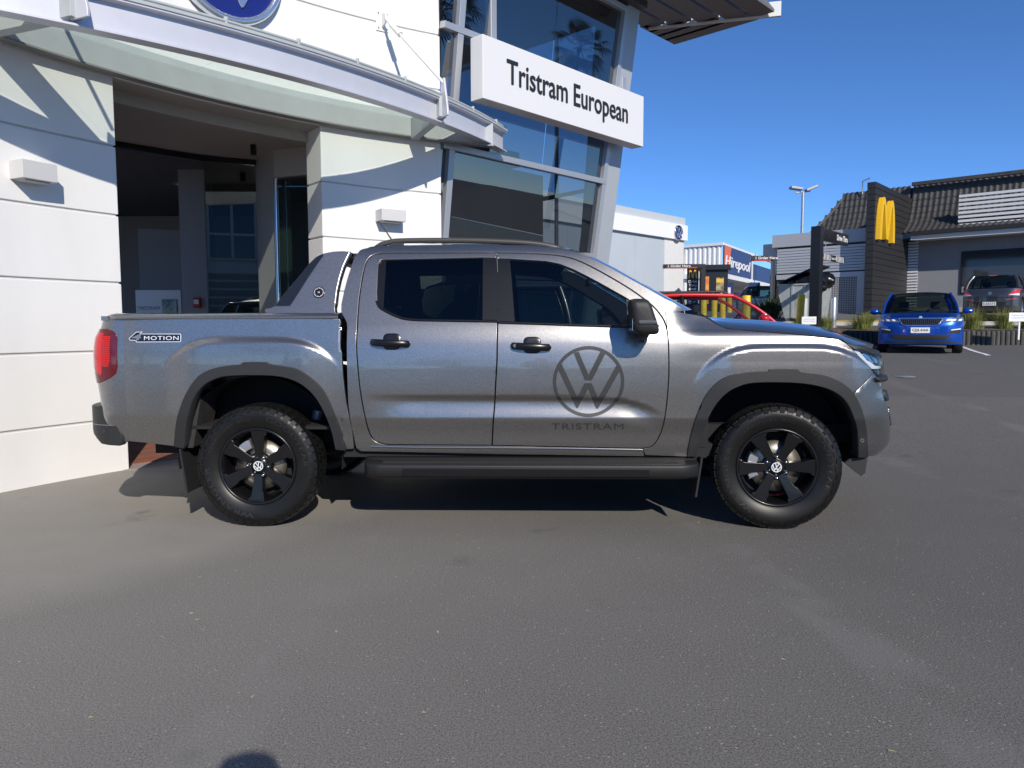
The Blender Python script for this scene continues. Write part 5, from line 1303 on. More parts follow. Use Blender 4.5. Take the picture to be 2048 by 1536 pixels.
# ---------------------------------------------------------------- waste skip
sk_p=at_y(1612,640,25.2); skz=TZ(25.2); sk=thing('waste_skip','grey steel waste skip with an open black lid overflowing with bags','skip',(sk_p.x,25.2,skz),R(-38))
M_skip=mat('skip grey',(.36,.39,.38),.6,.2,var=.18,vscale=4)
pr=[(-.50,.12),(.50,.12),(.62,1.10),(.50,1.22),(-.72,1.22),(-.72,.9)]
MB().prism([(x,z) for x,z in pr],1.25,Matrix.Translation((0,.62,0))@Matrix.Rotation(PI/2,4,'X')).build('body',M_skip,sk,bevel=.012)
MB().box(-.76,.56,-.66,.66,1.19,1.25).build('rim',M_skip,sk,bevel=.01)
for x in (-.3,.1): MB().box(x,x+.07,-.66,-.62,.15,1.18).build('rib',M_skip,sk)
MB().add([(-.74,-.62,1.27),(-.74,.62,1.27),(.55,.62,1.82),(.55,-.62,1.82),(-.74,-.62,1.31),(-.74,.62,1.31),(.55,.62,1.86),(.55,-.62,1.86)],[(0,1,2,3)[::-1],(4,5,6,7),(0,1,5,4),(1,2,6,5),(2,3,7,6),(3,0,4,7)]).build('lid',M_black,sk,bevel=.01)
for x in (-.45,.38): MB().lathe([(.001,-.03),(.07,-.03),(.075,0),(.07,.03),(.001,.03)],14,Matrix.Translation((x,-.5,.075))).build('castor',M_galv,sk)
M_bag=mat('bin bag',(.008,.008,.010),.22,bump=1.0,bscale=14)
Msk=Matrix.Translation((sk_p.x,25.2,skz))@Matrix.Rotation(R(-38),4,'Z')
for k,(x,y,z,r) in enumerate(((-.35,-.25,1.28,.26),(.05,-.35,1.32,.30),(.42,-.25,1.34,.30),(.50,.25,1.36,.30),(.0,.30,1.36,.30),(.62,-.52,1.10,.16))):
    rs=np.random.default_rng(k); ph=rs.uniform(0,6,12)
    def bf(u,v):
        t=u*PI; p=2*PI*v; rr=r*(1+.10*math.sin(3*p+ph[0])*math.sin(2*t+ph[1])+.07*math.sin(5*p+ph[2]+3*t)+.05*math.sin(9*p+ph[3])*math.sin(7*t))
        return Msk@Vector((x+rr*math.sin(t)*math.cos(p)*1.15,y+rr*math.sin(t)*math.sin(p),z+rr*.8*math.cos(t)))
    lab=['black bin bag under the low edge of the open skip lid','black bin bag in the middle of the skip front','black bin bag by the skip edge next to the gantry post','black bin bag at the far corner of the skip','black bin bag behind the others under the lid','small black bin bag hanging over the skip side'][k]
    tag(MB().grid(bf,18,28).build('bin_bag',M_bag),lab,'bin bag','bin bags in the skip')
# ---------------------------------------------------------------- restaurant
rest=thing('restaurant_building','dark grey restaurant with tiled mansard roof, black fin wall and slatted corral','building')
W0=Vector((16.65,31.8,0)); F0=Vector((13.47,28.2,0)); dW=-dB   # along the front wall to the right
nW=Vector((dW.y,-dW.x,0))                                   # outward normal (towards the yard)
M_rw=mat('restaurant grey',(.22,.225,.245),.75,var=.05,vscale=2); M_blk=mat('fin black',(.022,.022,.024),.55)
def P3(o,a,b,z): return Vector((o.x,o.y,0))+dW*a+nW*b+Vector((0,0,z))
def rb(name,o,a0,a1,b0,b1,z0,z1,mt,par,bev=0):
    P=[P3(o,a,b,z) for z in (z0,z1) for b in (b0,b1) for a in (a0,a1)]
    return MB().add(P,[(0,2,3,1),(4,5,7,6),(0,1,5,4),(2,6,7,3),(0,4,6,2),(1,3,7,5)]).build(name,mt,par,bevel=bev)
rb('front_wall',W0,-.1,14,-.3,0,1.2,4.9,M_rw,rest)
# window with frame, mullion and spandrel
a_w=None
lo,hi=0,12
for _ in range(40):
    t=(lo+hi)/2
    if proj(P3(W0,t,0,3))[0]>1921: hi=t
    else: lo=t
a_w=t; 
zc_=lambda a,v: (lambda p:p.z)(on_plane(proj(P3(W0,a,0,3))[0],v,P3(W0,a,0,3),nW))
zw1=zc_(a_w,503); zw0=zc_(a_w,588); zm=zc_(a_w,572)
wn=rb('window',W0,a_w,a_w+6,.0,.05,zw0,zw1,M_gloss,rest)
rb('pane',W0,a_w+.06,a_w+2.9,.052,.06,zm+.03,zw1-.06,mat('restaurant glass',(.03,.03,.032),.05,spec=.8),wn); rb('pane',W0,a_w+2.96,a_w+5.9,.052,.06,zm+.03,zw1-.06,mat('restaurant glass',(.03,.03,.032),.05,spec=.8),wn); rb('spandrel',W0,a_w+.06,a_w+5.9,.052,.06,zw0+.05,zm-.03,M_rw,wn)
rb('skirting',W0,-.1,14,0,.06,1.4,TZ(31)+.12,mat('skirting',(.45,.42,.38),.8),rest)
# fin wall with boards and arches
dF=(W0-F0).normalized(); LFn=(W0-F0).length; nF=Vector((dF.y,-dF.x,0)); zf1=at_y(1740,362,28.2).z
fin=MB().add([Vector((F0.x,F0.y,0))+dF*a+nF*b+Vector((0,0,z)) for z in (1.4,zf1-.02) for b in (-.28,-.02) for a in (.02,LFn+1.0)],[(0,2,3,1),(4,5,7,6),(0,1,5,4),(2,6,7,3),(0,4,6,2),(1,3,7,5)]).build('fin_wall',M_blk,rest)
nb=22
for k in range(nb):
    za=lerp(1.5,zf1,k/nb); zb2=lerp(1.5,zf1,(k+1)/nb)-.018
    MB().add([Vector((F0.x,F0.y,0))+dF*a+nF*b+Vector((0,0,z)) for z in (za,zb2) for b in (-.30,0) for a in (0,LFn+.9)],[(0,2,3,1),(4,5,7,6),(0,1,5,4),(2,6,7,3),(0,4,6,2),(1,3,7,5)]).build('board',M_blk,fin,bevel=.006)
ARCH=[(-1,0),(-.97,.35),(-.86,.72),(-.70,.95),(-.55,1.0),(-.40,.95),(-.22,.72),(-.08,.40),(0,.22)]
def arches(): 
    o=spl(ARCH,3); o=o+[(-x,y) for x,y in o[::-1][1:]]
    i=spl([(-.74,0),(-.71,.30),(-.66,.60),(-.60,.78),(-.54,.84),(-.47,.78),(-.36,.55),(-.24,.25),(-.14,.06)],3)
    return o,i
_o,_i=arches()
def m_sign(P,ex,n,w,h,mt,par,name='arches',dep=.12):
    ex=Vector(ex).normalized(); n=Vector(n).normalized(); z=Vector((0,0,1)); P=Vector(P)
    poly=_o+[(-x,y) for x,y in _i]+[(x,y) for x,y in _i[::-1]] 
    # build as left and right halves to stay simple polygons
    m=MB()
    o=spl(ARCH,3); i=spl([(-.74,0),(-.71,.30),(-.66,.60),(-.60,.78),(-.54,.84),(-.47,.78),(-.36,.55),(-.24,.25),(-.13,.04)],3)
    for sg in (1,-1):
        nn=len(o); V=[]
        for lay in (dep,0):
            for k in range(nn): V.append(P+ex*(o[k][0]*sg*w/2)+z*(o[k][1]*h)+n*lay)
            for k in range(nn): V.append(P+ex*(i[k][0]*sg*w/2)+z*(i[k][1]*h)+n*lay)
            
        F=[(k,k+1,nn+k+1,nn+k) for k in range(nn-1)]
        b=2*nn; F+=[(k,b+k,b+k+1,k+1) for k in range(nn-1)]+[(nn+k,nn+k+1,b+nn+k+1,b+nn+k) for k in range(nn-1)]+[(0,nn,b+nn,b)]
        m.add(V,F)
    m.add([P+n*dep+z*(.22*h),P+n*dep+ex*(.13*w/2)+z*(.04*h),P+n*dep-ex*(.13*w/2)+z*(.04*h)],[(0,2,1)])
    o_=m.build(name,mt,par); bm=bmesh.new(); bm.from_mesh(o_.data); bmesh.ops.remove_doubles(bm,verts=bm.verts,dist=1e-4); bmesh.ops.recalc_face_normals(bm,faces=bm.faces); bm.to_mesh(o_.data); bm.free(); return o_
def finhit(u,v): return on_plane(u,v,Vector((F0.x,F0.y,0)),nF)
m0=finhit(1751,484); m1=finhit(1780,482); mt_=finhit(1765,397)
mw=(Vector((m1.x,m1.y,0))-Vector((m0.x,m0.y,0))).length; mc=(m0+m1)/2
m_sign(Vector((mc.x,mc.y,finhit(1765,483).z)),dF,nF,mw*1.05,mt_.z-finhit(1765,483).z,mat('arches yellow',(.90,.52,.02),.4,coat=.3),fin,dep=.16)
# eave, gutter, soffit
ze=4.80
rb('soffit',W0,.3,14,-.2,.92,ze-.06,ze,mat('soffit white',(.70,.70,.68),.6),rest); rb('fascia',W0,.3,14,.92,.96,ze-.08,ze+.16,mat('fascia pale',(.62,.63,.64),.5),rest); rb('gutter',W0,.3,14,.96,1.09,ze+.10,ze+.26,M_blk,rest,.01)
prs=[(b-.33,z) for b,z in ((1.32,ze+.24),(1.05,ze+.36),(.80,ze+.50),(.58,ze+.66),(.40,ze+.86),(.26,ze+1.10),(.14,ze+1.38),(.03,ze+1.68),(-.07,ze+2.0),(-.16,ze+2.3))]
M_tl=mat('roof tile charcoal',(.050,.049,.048),.6,var=.3,vscale=7)
def tiles(o,segs,par):
    for k in range(len(prs)-1):
        a0,a1=segs(k); (b0,z0),(b1,z1)=prs[k],prs[k+1]; wv=.21; n=int((a1-a0)/wv*8); m=MB(); V=[]
        for i in range(n+1):
            a=lerp(a0,a1,i/n); ph=(a/wv)%1; r=.036*(math.sin(ph*2*PI)*.5+.5)**1.3
            V+=[P3(o,a,b0+.05+r*.6,z0+r*.8-.03),P3(o,a,b0+.05+r*.6,z0+.03+r*.8),P3(o,a,b1+.012+r*.6,z1+.03+r*.8)]
        m.add(V,[(3*i+q,3*i+3+q,3*i+4+q,3*i+1+q) for i in range(n) for q in (0,1)]); m.build('tile_course',M_tl,par)
roof=MB().add([P3(W0,a,b,z) for a in (-.05,14) for b,z in [(p[0]-.03,p[1]-.04) for p in prs]+[(-6,ze+2.3)]],[(i,i+1,len(prs)+2+i,len(prs)+1+i) for i in range(len(prs))]).build('roof',M_blk,rest)
tiles(W0,lambda k:(.0,14),roof)
ridge=rb('ridge_cap',W0,0,14,-.30,-.10,ze+2.28,ze+2.42,M_tl,roof)
# left roof run behind the fin (hipped end)
lh=lambda k:(-4.6+.13*k+ (.0 if k<3 else .10*(k-2)),-.1)
roof2=MB().add([P3(W0,a,b,z) for a in (-2.4,-.06) for b,z in [(p[0]-.03,p[1]-.04) for p in prs]+[(-6,ze+2.0)]],[(i,i+1,len(prs)+2+i,len(prs)+1+i) for i in range(len(prs))]).build('roof',M_blk,rest)
tiles(W0,lambda k:(-4.6+.30*k*(1 if k<4 else .72),-.1),roof2)
MB().tube([P3(W0,-4.6+.30*k*(1 if k<4 else .72),prs[k][0]+.05,prs[k][1]+.05) for k in range(9)],.06,8).build('hip_cap',mat('hip cap',(.11,.105,.10),.7),roof2)
MB().tube([P3(W0,-2.0,-.3,ze+2.2),P3(W0,-2.0,-.3,ze+2.75),P3(W0,-1.7,-.3,ze+2.85)],.03,8).build('vent_pipe',M_galv,roof2)
# louvre screen on the roof
def hitpl(u,v,b): return on_plane(u,v,P3(W0,0,b,0),nW)
ls=hitpl(1917,420,.75); a_l=(Vector((ls.x-W0.x,ls.y-W0.y,0))).dot(dW); zl0=hitpl(1917,459,.75).z; zl1=hitpl(1917,393,.75).z
scr=bpy.data.objects.new('louvre_screen',None); COL.objects.link(scr); scr.parent=rest
for k in range(9):
    z=lerp(zl0,zl1,k/8); rb('slat',W0,a_l,14,.70,.76,z-.045,z+.05,mat('slat white',(.66,.66,.67),.5),scr)
for a in np.arange(a_l+.4,13,1.2): rb('slat_post',W0,a,a+.06,.60,.69,zl0-.1,zl1+.05,M_blk,scr)
# corral: slats above, mesh wall below, dark pillar
C0=Vector((13.87,28.65,0)); _z=lambda z:1.268+(z-1.268)*.955; cr=bpy.data.objects.new('corral',None); COL.objects.link(cr); cr.parent=rest
zt_=_z(5.15); rb('corral_wall',C0,-3.9,-.28,-.3,-.05,1.4,zt_-.05,M_blk,cr); rb('corral_parapet',C0,-4.1,-.28,-.32,.06,_z(4.62),zt_,mat('parapet grey',(.36,.38,.42),.5),cr); rb('corral_parapet',C0,-4.6,-3.9,-.9,-.2,_z(4.25),_z(4.82),mat('parapet grey',(.36,.38,.42),.5),cr)
M_sl=mat('slat grey',(.44,.46,.50),.5,.2)
for k in range(9): 
    z=lerp(_z(3.50),_z(4.55),k/9); rb('slat',C0,-3.9,-.3,-.04,.0,z,z+.095,M_sl,cr,.004)
    rb('slat',C0,-4.5,-3.85,-.85,-.8,z-.1,z,M_sl,cr)
rb('corral_beam',C0,-3.9,-.3,-.04,.02,_z(3.24),_z(3.44),M_sl,cr)
mp=mat('perforated panel',(.36,.35,.34),.55)
nt=mp.node_tree; b_=nt.nodes['Principled BSDF']; tc=nt.nodes.new('ShaderNodeTexCoord'); br=nt.nodes.new('ShaderNodeTexBrick'); br.offset=0; br.inputs['Scale'].default_value=1; br.inputs['Brick Width'].default_value=.09; br.inputs['Row Height'].default_value=.07; br.inputs['Mortar Size'].default_value=.014; br.inputs['Color1'].default_value=(.40,.39,.38,1); br.inputs['Color2'].default_value=(.34,.335,.33,1); br.inputs['Mortar'].default_value=(.12,.12,.12,1)
mpp=nt.nodes.new('ShaderNodeMapping'); mpp.vector_type='TEXTURE'
sx=nt.nodes.new('ShaderNodeSeparateXYZ'); cx=nt.nodes.new('ShaderNodeCombineXYZ'); vd=nt.nodes.new('ShaderNodeVectorMath'); vd.operation='DOT_PRODUCT'; vd.inputs[1].default_value=tuple(dW)
nt.links.new(tc.outputs['Object'],sx.inputs[0]); nt.links.new(tc.outputs['Object'],vd.inputs[0]); nt.links.new(vd.outputs['Value'],cx.inputs[0]); nt.links.new(sx.outputs[2],cx.inputs[1]); nt.links.new(cx.outputs[0],br.inputs['Vector']); nt.links.new(br.outputs[0],b_.inputs['Base Color'])
rb('mesh_panel',C0,-3.0,-.75,-.04,.0,1.50,_z(3.22),mp,cr); rb('corral_jamb',C0,-.74,-.45,-.04,.02,1.40,_z(3.24),M_sl,cr); rb('corral_door',C0,-.44,-.28,-.06,-.02,1.40,_z(3.24),mat('door dark',(.06,.065,.07),.5),cr)
for k in range(7): rb('pillar_block',C0,-3.87,-3.2,-.06,.06,1.42+k*.236,1.42+k*.236+.228,mat('pillar charcoal',(.05,.045,.045),.6),cr,.006)
rb('corral_return',C0,-4.5,-3.85,-.85,-.75,1.4,3.40,M_blk,cr)
for k in range(24):
    z=1.9+k*.12; rb('slat',W0,-.05,.38,.0,.05,z,z+.07,mat('slat white',(.66,.66,.67),.5),rest)
# ---------------------------------------------------------------- annexe with emblem
AC=Vector((7.50,33.0,0)); dX=dT; nX=nT
ann=thing('annexe_building','pale grey panelled annexe with a white fascia band behind the glass corner','building')
def P4(a,b,z): return AC+dX*a+nX*b+Vector((0,0,z))
def ab(name,a0,a1,b0,b1,z0,z1,mt,par,bev=0):
    P=[P4(a,b,z) for z in (z0,z1) for b in (b0,b1) for a in (a0,a1)]
    return MB().add(P,[(0,2,3,1),(4,5,7,6),(0,1,5,4),(2,6,7,3),(0,4,6,2),(1,3,7,5)]).build(name,mt,par,bevel=bev)
za=lambda v:at_y(1364,v,33.0).z
M_ap=mat('annexe panel',(.44,.49,.54),.6,var=.03,vscale=1)
zA0,zA1,zA2=za(482),za(452),za(437)
for k in range(6): ab('wall_panel',-1.6-(k+1)*2.13+.005,-1.6-k*2.13-.005,-.2,0,.2,zA0,M_ap,ann)
ab('wall_core',-14.4,-.1,-.4,-.05,.2,zA0,M_ap,ann)
ab('end_pier',-1.6,-.05,-.2,.02,.2,zA0,mat('pier white',(.66,.66,.65),.7,var=.03),ann); ab('fascia_band',-14.4,.06,-.2,.14,zA0,zA1,mat('fascia white',(.80,.80,.79),.5),ann); ab('parapet',-14.4,.0,-.2,.05,zA1,zA2,mat('parapet pale',(.48,.52,.55),.6),ann); ab('side_wall',-.1,.0,-10,-.2,.2,zA1,mat('pier white',(.66,.66,.65),.7),ann)
eA=on_plane(1355,465.5,P4(0,.14,0),nX); emblem(eA,nX,.32,'small round blue emblem sign on the annexe fascia',.10)
# ---------------------------------------------------------------- hire warehouse
HC=Vector((12.48,45,0)); dH=Vector((.50,.866,0)); nH=Vector((.866,-.5,0)); dHl=Vector((-.80,.60,0))
wh=thing('hire_warehouse','white corrugated warehouse with an orange and navy lettered fascia sign','building')
def hz(u,v,Y): return at_y(u,v,Y).z
zt1=hz(1440,489,45); zs0=hz(1441,545,45); 
def hb(name,o,d,n,a0,a1,b0,b1,z0,z1,mt,par):
    P=[o+d*a+n*b+Vector((0,0,z)) for z in (z0,z1) for b in (b0,b1) for a in (a0,a1)]
    return MB().add(P,[(0,2,3,1),(4,5,7,6),(0,1,5,4),(2,6,7,3),(0,4,6,2),(1,3,7,5)]).build(name,mt,par)
M_ww=mat('warehouse white',(.74,.75,.75),.6)
nHl=Vector((-.60,-.80,0))
m=MB(); V=[]
for k in range(240):
    a=k*.05; r=.05*(1 if (k//3)%2 else 0); V+=[HC+dHl*a+nHl*r+Vector((0,0,1)),HC+dHl*a+nHl*r+Vector((0,0,zt1))]
m.add(V,[(2*k,2*k+1,2*k+3,2*k+2) for k in range(239)]); m.build('cladding',M_ww,wh)
hb('roof_trim',HC,dHl,nHl,-.1,12,-.1,.12,zt1-.05,zt1+.12,M_ww,wh); hb('roof_trim',HC,dH,nH,0,16,-.1,.12,zt1-.03,zt1+.10,M_ww,wh)
hb('front_wall',HC,dH,nH,0,20,-2.6,-2.5,1,zt1-.5,mat('wall pale',(.66,.66,.66),.7),wh)
hb('verandah',HC,dH,nH,0,18,-2.5,.10,zs0-.30,zs0-.02,M_ww,wh)
aS=4.9
def hs_(u): 
    lo,hi=0,20
    for _ in range(40):
        t=(lo+hi)/2
        if proj(HC+dH*t+Vector((0,0,4)))[0]>u: hi=t
        else: lo=t
    return t
aS=hs_(1498)
sgb=hb('sign_board',HC,dH,nH,.05,aS,.06,.14,zs0,zt1-.05,mat('sign navy',(.028,.045,.15),.45),wh)
hb('sign_board',HC,dH,nH,aS+.2,16,.06,.14,zs0,zt1-.6,mat('sign navy',(.028,.045,.15),.45),wh); hb('sign_divider',HC,dH,nH,aS,aS+.2,.0,.2,zs0-.2,zt1,M_ww,wh)
P_=lambda a,z:HC+dH*a+nH*.145+Vector((0,0,z))
q=hs_(1457); MB().add([P_(.06,zs0+.02),P_(q*.55,zs0+.02),P_(q,zt1-.06),P_(.06,zt1-.06)],[(0,1,2,3)]).build('sign_flash',mat('sign orange',(.80,.14,.03),.45),sgb)
text_obj('sign_lettering','Hirepool',M_white,sgb,P_((hs_(1445)+hs_(1495))/2,lerp(zs0,zt1,.38)),dH,(0,0,1),width=hs_(1495)-hs_(1445),height=(zt1-zs0)*.52,bold=.012,shear=.15,depth=.03)
for u,mt,zz in ((1478,M_ww,None),): hb('downpipe',HC,dH,nH,hs_(u),hs_(u)+.15,-2.45,-2.3,1,zs0,M_galv,wh)
hb('roller_door',HC,dH,nH,hs_(1535),hs_(1552),-2.45,-2.4,1,3.8,mat('red door',(.45,.04,.03),.5),wh); hb('doorway',HC,dH,nH,hs_(1512),hs_(1534),-2.48,-2.42,1,3.7,M_satin,wh)
for k,u in enumerate((1455,1508)):
    p=at_y(u,595,38); N=thing('wall_poster',['navy and orange poster beside the menu boards','navy poster with a red foot before the dark doorway'][k],'poster',(p.x,38,0),R(-20),'warehouse posters')
    MB().box(-.28,.28,-.02,.02,p.z-.05,p.z+.75).build('poster_head',mat('sign navy',(.028,.045,.15),.45),N); MB().box(-.28,.28,-.02,.02,p.z-.75,p.z-.05).build('poster_foot',mat('poster red',(.75,.15,.07),.5),N); MB().box(-.15,.15,-.022,-.02,p.z+.2,p.z+.5).build('poster_mark',M_white,N); MB().box(-.3,.3,.02,.08,1.3,p.z-.7).build('poster_stand',M_galv,N)
# ---------------------------------------------------------------- menu boards and order booms
def stand(u0,u1,vt,Y,name,label,cat,vb=600):
    a=at_y(u0,vt,Y); b=at_y(u1,vt,Y); return thing(name,label,cat,((a.x+b.x)/2,Y,TZ(Y)),R(-14)),(b.x-a.x),a.z-TZ(Y)
M_poster=mat('poster food',(.80,.42,.10),.5,var=.6,vscale=5,vcol=(.55,.10,.03)); M_poster2=mat('poster dark food',(.03,.025,.02),.5,var=.6,vscale=6,vcol=(.55,.42,.25))
T,wd,h=stand(1374.5,1397,536,29.5,'drive_through_totem','black totem with golden arches and drive thru lettering','sign')
MB().box(-wd/2,wd/2,-.08,.08,0,h).build('panel',M_gan,T,bevel=.01)
m_sign((0,-.082,h-.40),(1,0,0),(0,-1,0),wd*.72,.32,mat('arches yellow',(.90,.52,.02),.4),T,dep=.02)
for t,z,w_ in (('Drive',.52,.72),('Thru',.67,.66),('Any Lane',.96,.62),('Any Time',1.04,.62)): text_obj('totem_lettering',t,M_white,T,(0,-.082,h-z),(1,0,0),(0,0,1),width=wd*w_,height=.10 if w_>.65 else .055,bold=0,depth=.003)
MB().add([(x*wd,-.083,h-.82+z) for x,z in ((-.34,0),(-.2,.06),(-.2,.02),(.2,.02),(.2,.06),(.34,0),(.2,-.06),(.2,-.02),(-.2,-.02),(-.2,-.06))],[(0,1,2,8,9) ,(2,3,7,8),(3,4,5,6,7)]).build('totem_arrow',M_white,T)
MB().box(-wd*.42,wd*.42,-.084,-.08,h-1.55,h-1.12).build('hours_panel',mat('sign navy',(.028,.045,.15),.45),T); text_obj('totem_lettering','OPEN',M_white,T,(0,-.085,h-1.20),(1,0,0),(0,0,1),width=wd*.5,height=.06,depth=.003); text_obj('totem_lettering','24',M_white,T,(0,-.085,h-1.36),(1,0,0),(0,0,1),width=wd*.55,height=.17,bold=.01,depth=.003)
T,wd,h=stand(1400,1455,541,31,'menu_board','black drive-through menu board with lit food posters','menu board')
MB().box(-wd/2,wd/2,-.12,.12,0,h).build('cabinet',M_gan,T,bevel=.01)
MB().box(-wd/2-.1,wd/2+.1,-.25,.25,h,h+.22).build('hood',M_gan,T,bevel=.02)
MB().box(-wd*.42,-wd*.16,-.125,-.12,.3,h-.25).build('poster',M_poster,T); MB().box(wd*.09,wd*.36,-.125,-.12,.3,h-.30).build('poster',M_poster2,T); MB().box(wd*.12,wd*.22,-.128,-.125,.5,h-1.0).build('poster_cup',M_white,T); MB().box(wd*.25,wd*.33,-.128,-.125,.55,h-.85).build('poster_cup',M_white,T); MB().box(wd*.10,wd*.35,-.128,-.125,h-.5,h-.35).build('poster_title',M_yel,T)
MB().box(-wd*.06,wd*.02,-.128,-.122,h-1.15,h-.85).build('poster_mark',M_yel,T); text_obj('poster_lettering','24',M_white,T,(-wd*.02,-.125,h-1.35),(1,0,0),(0,0,1),width=wd*.09,height=.16,bold=.02,depth=.003)
def boom(u0,u1,v0,v1,Y,label,flip=1):
    a=at_y(u0,v0,Y); b=at_y(u1,v0,Y); c=at_y(u0,v1,Y); T=thing('order_boom',label,'sign',(a.x,Y,0),R(-4),'order here booms'); L=b.x-a.x; hh=a.z-c.z
    MB().box(0,L,-.12,.12,c.z,a.z).build('boom_arm',M_gan,T,bevel=.01)
    MB().box(.12,min(L,2.0)*.8 if L<2.2 else 1.2,-.125,-.12,c.z-.0,c.z+.035).build('boom_red_line',mat('boom red',(.6,.03,.03),.5),T)
    text_obj('boom_lettering','1 Order Here',M_white,T,(.60,-.122,(a.z+c.z)/2+.01),(1,0,0),(0,0,1),width=.85,height=hh*.5,bold=.02,depth=.003)
    return T,L,c.z
T,L,zc2=boom(1326,1409,529,537,29.0,'long black order here boom reaching left over the lane'); MB().box(L-.16,L,-.14,.14,TZ(29),zc2).build('boom_post',M_gan,T)
T,L,zc2=boom(1501,1548,512,522,30.0,'short black order here boom beside the slatted corral'); MB().box(L-.1,L,-.14,.14,TZ(30),zc2).build('boom_post',M_gan,T)
# ---------------------------------------------------------------- flood light pole
p=at_y(1604,470,48); top=at_y(1604,384,48).z; FLT=thing('floodlight_pole','tall grey steel pole with twin floodlights above the corral','floodlight',(p.x,48,1.8))
MB().tube([(0,0,0),(0,0,top-1.8)],[.14,.09],10).build('pole',M_galv,FLT); MB().tube([(-.45,0,top-1.85),(.45,0,top-1.75)],.04,8).build('cross_arm',M_galv,FLT)
for x,a in ((-.45,R(-8)),(.50,R(22))): MB().box(-.38,.38,-.25,.25,-.06,.10,Matrix.Translation((x,0,top-1.6))@Matrix.Rotation(-a,4,'Y')).build('lamp_head',mat('lamp head',(.30,.30,.31),.5,.4),FLT,bevel=.03)
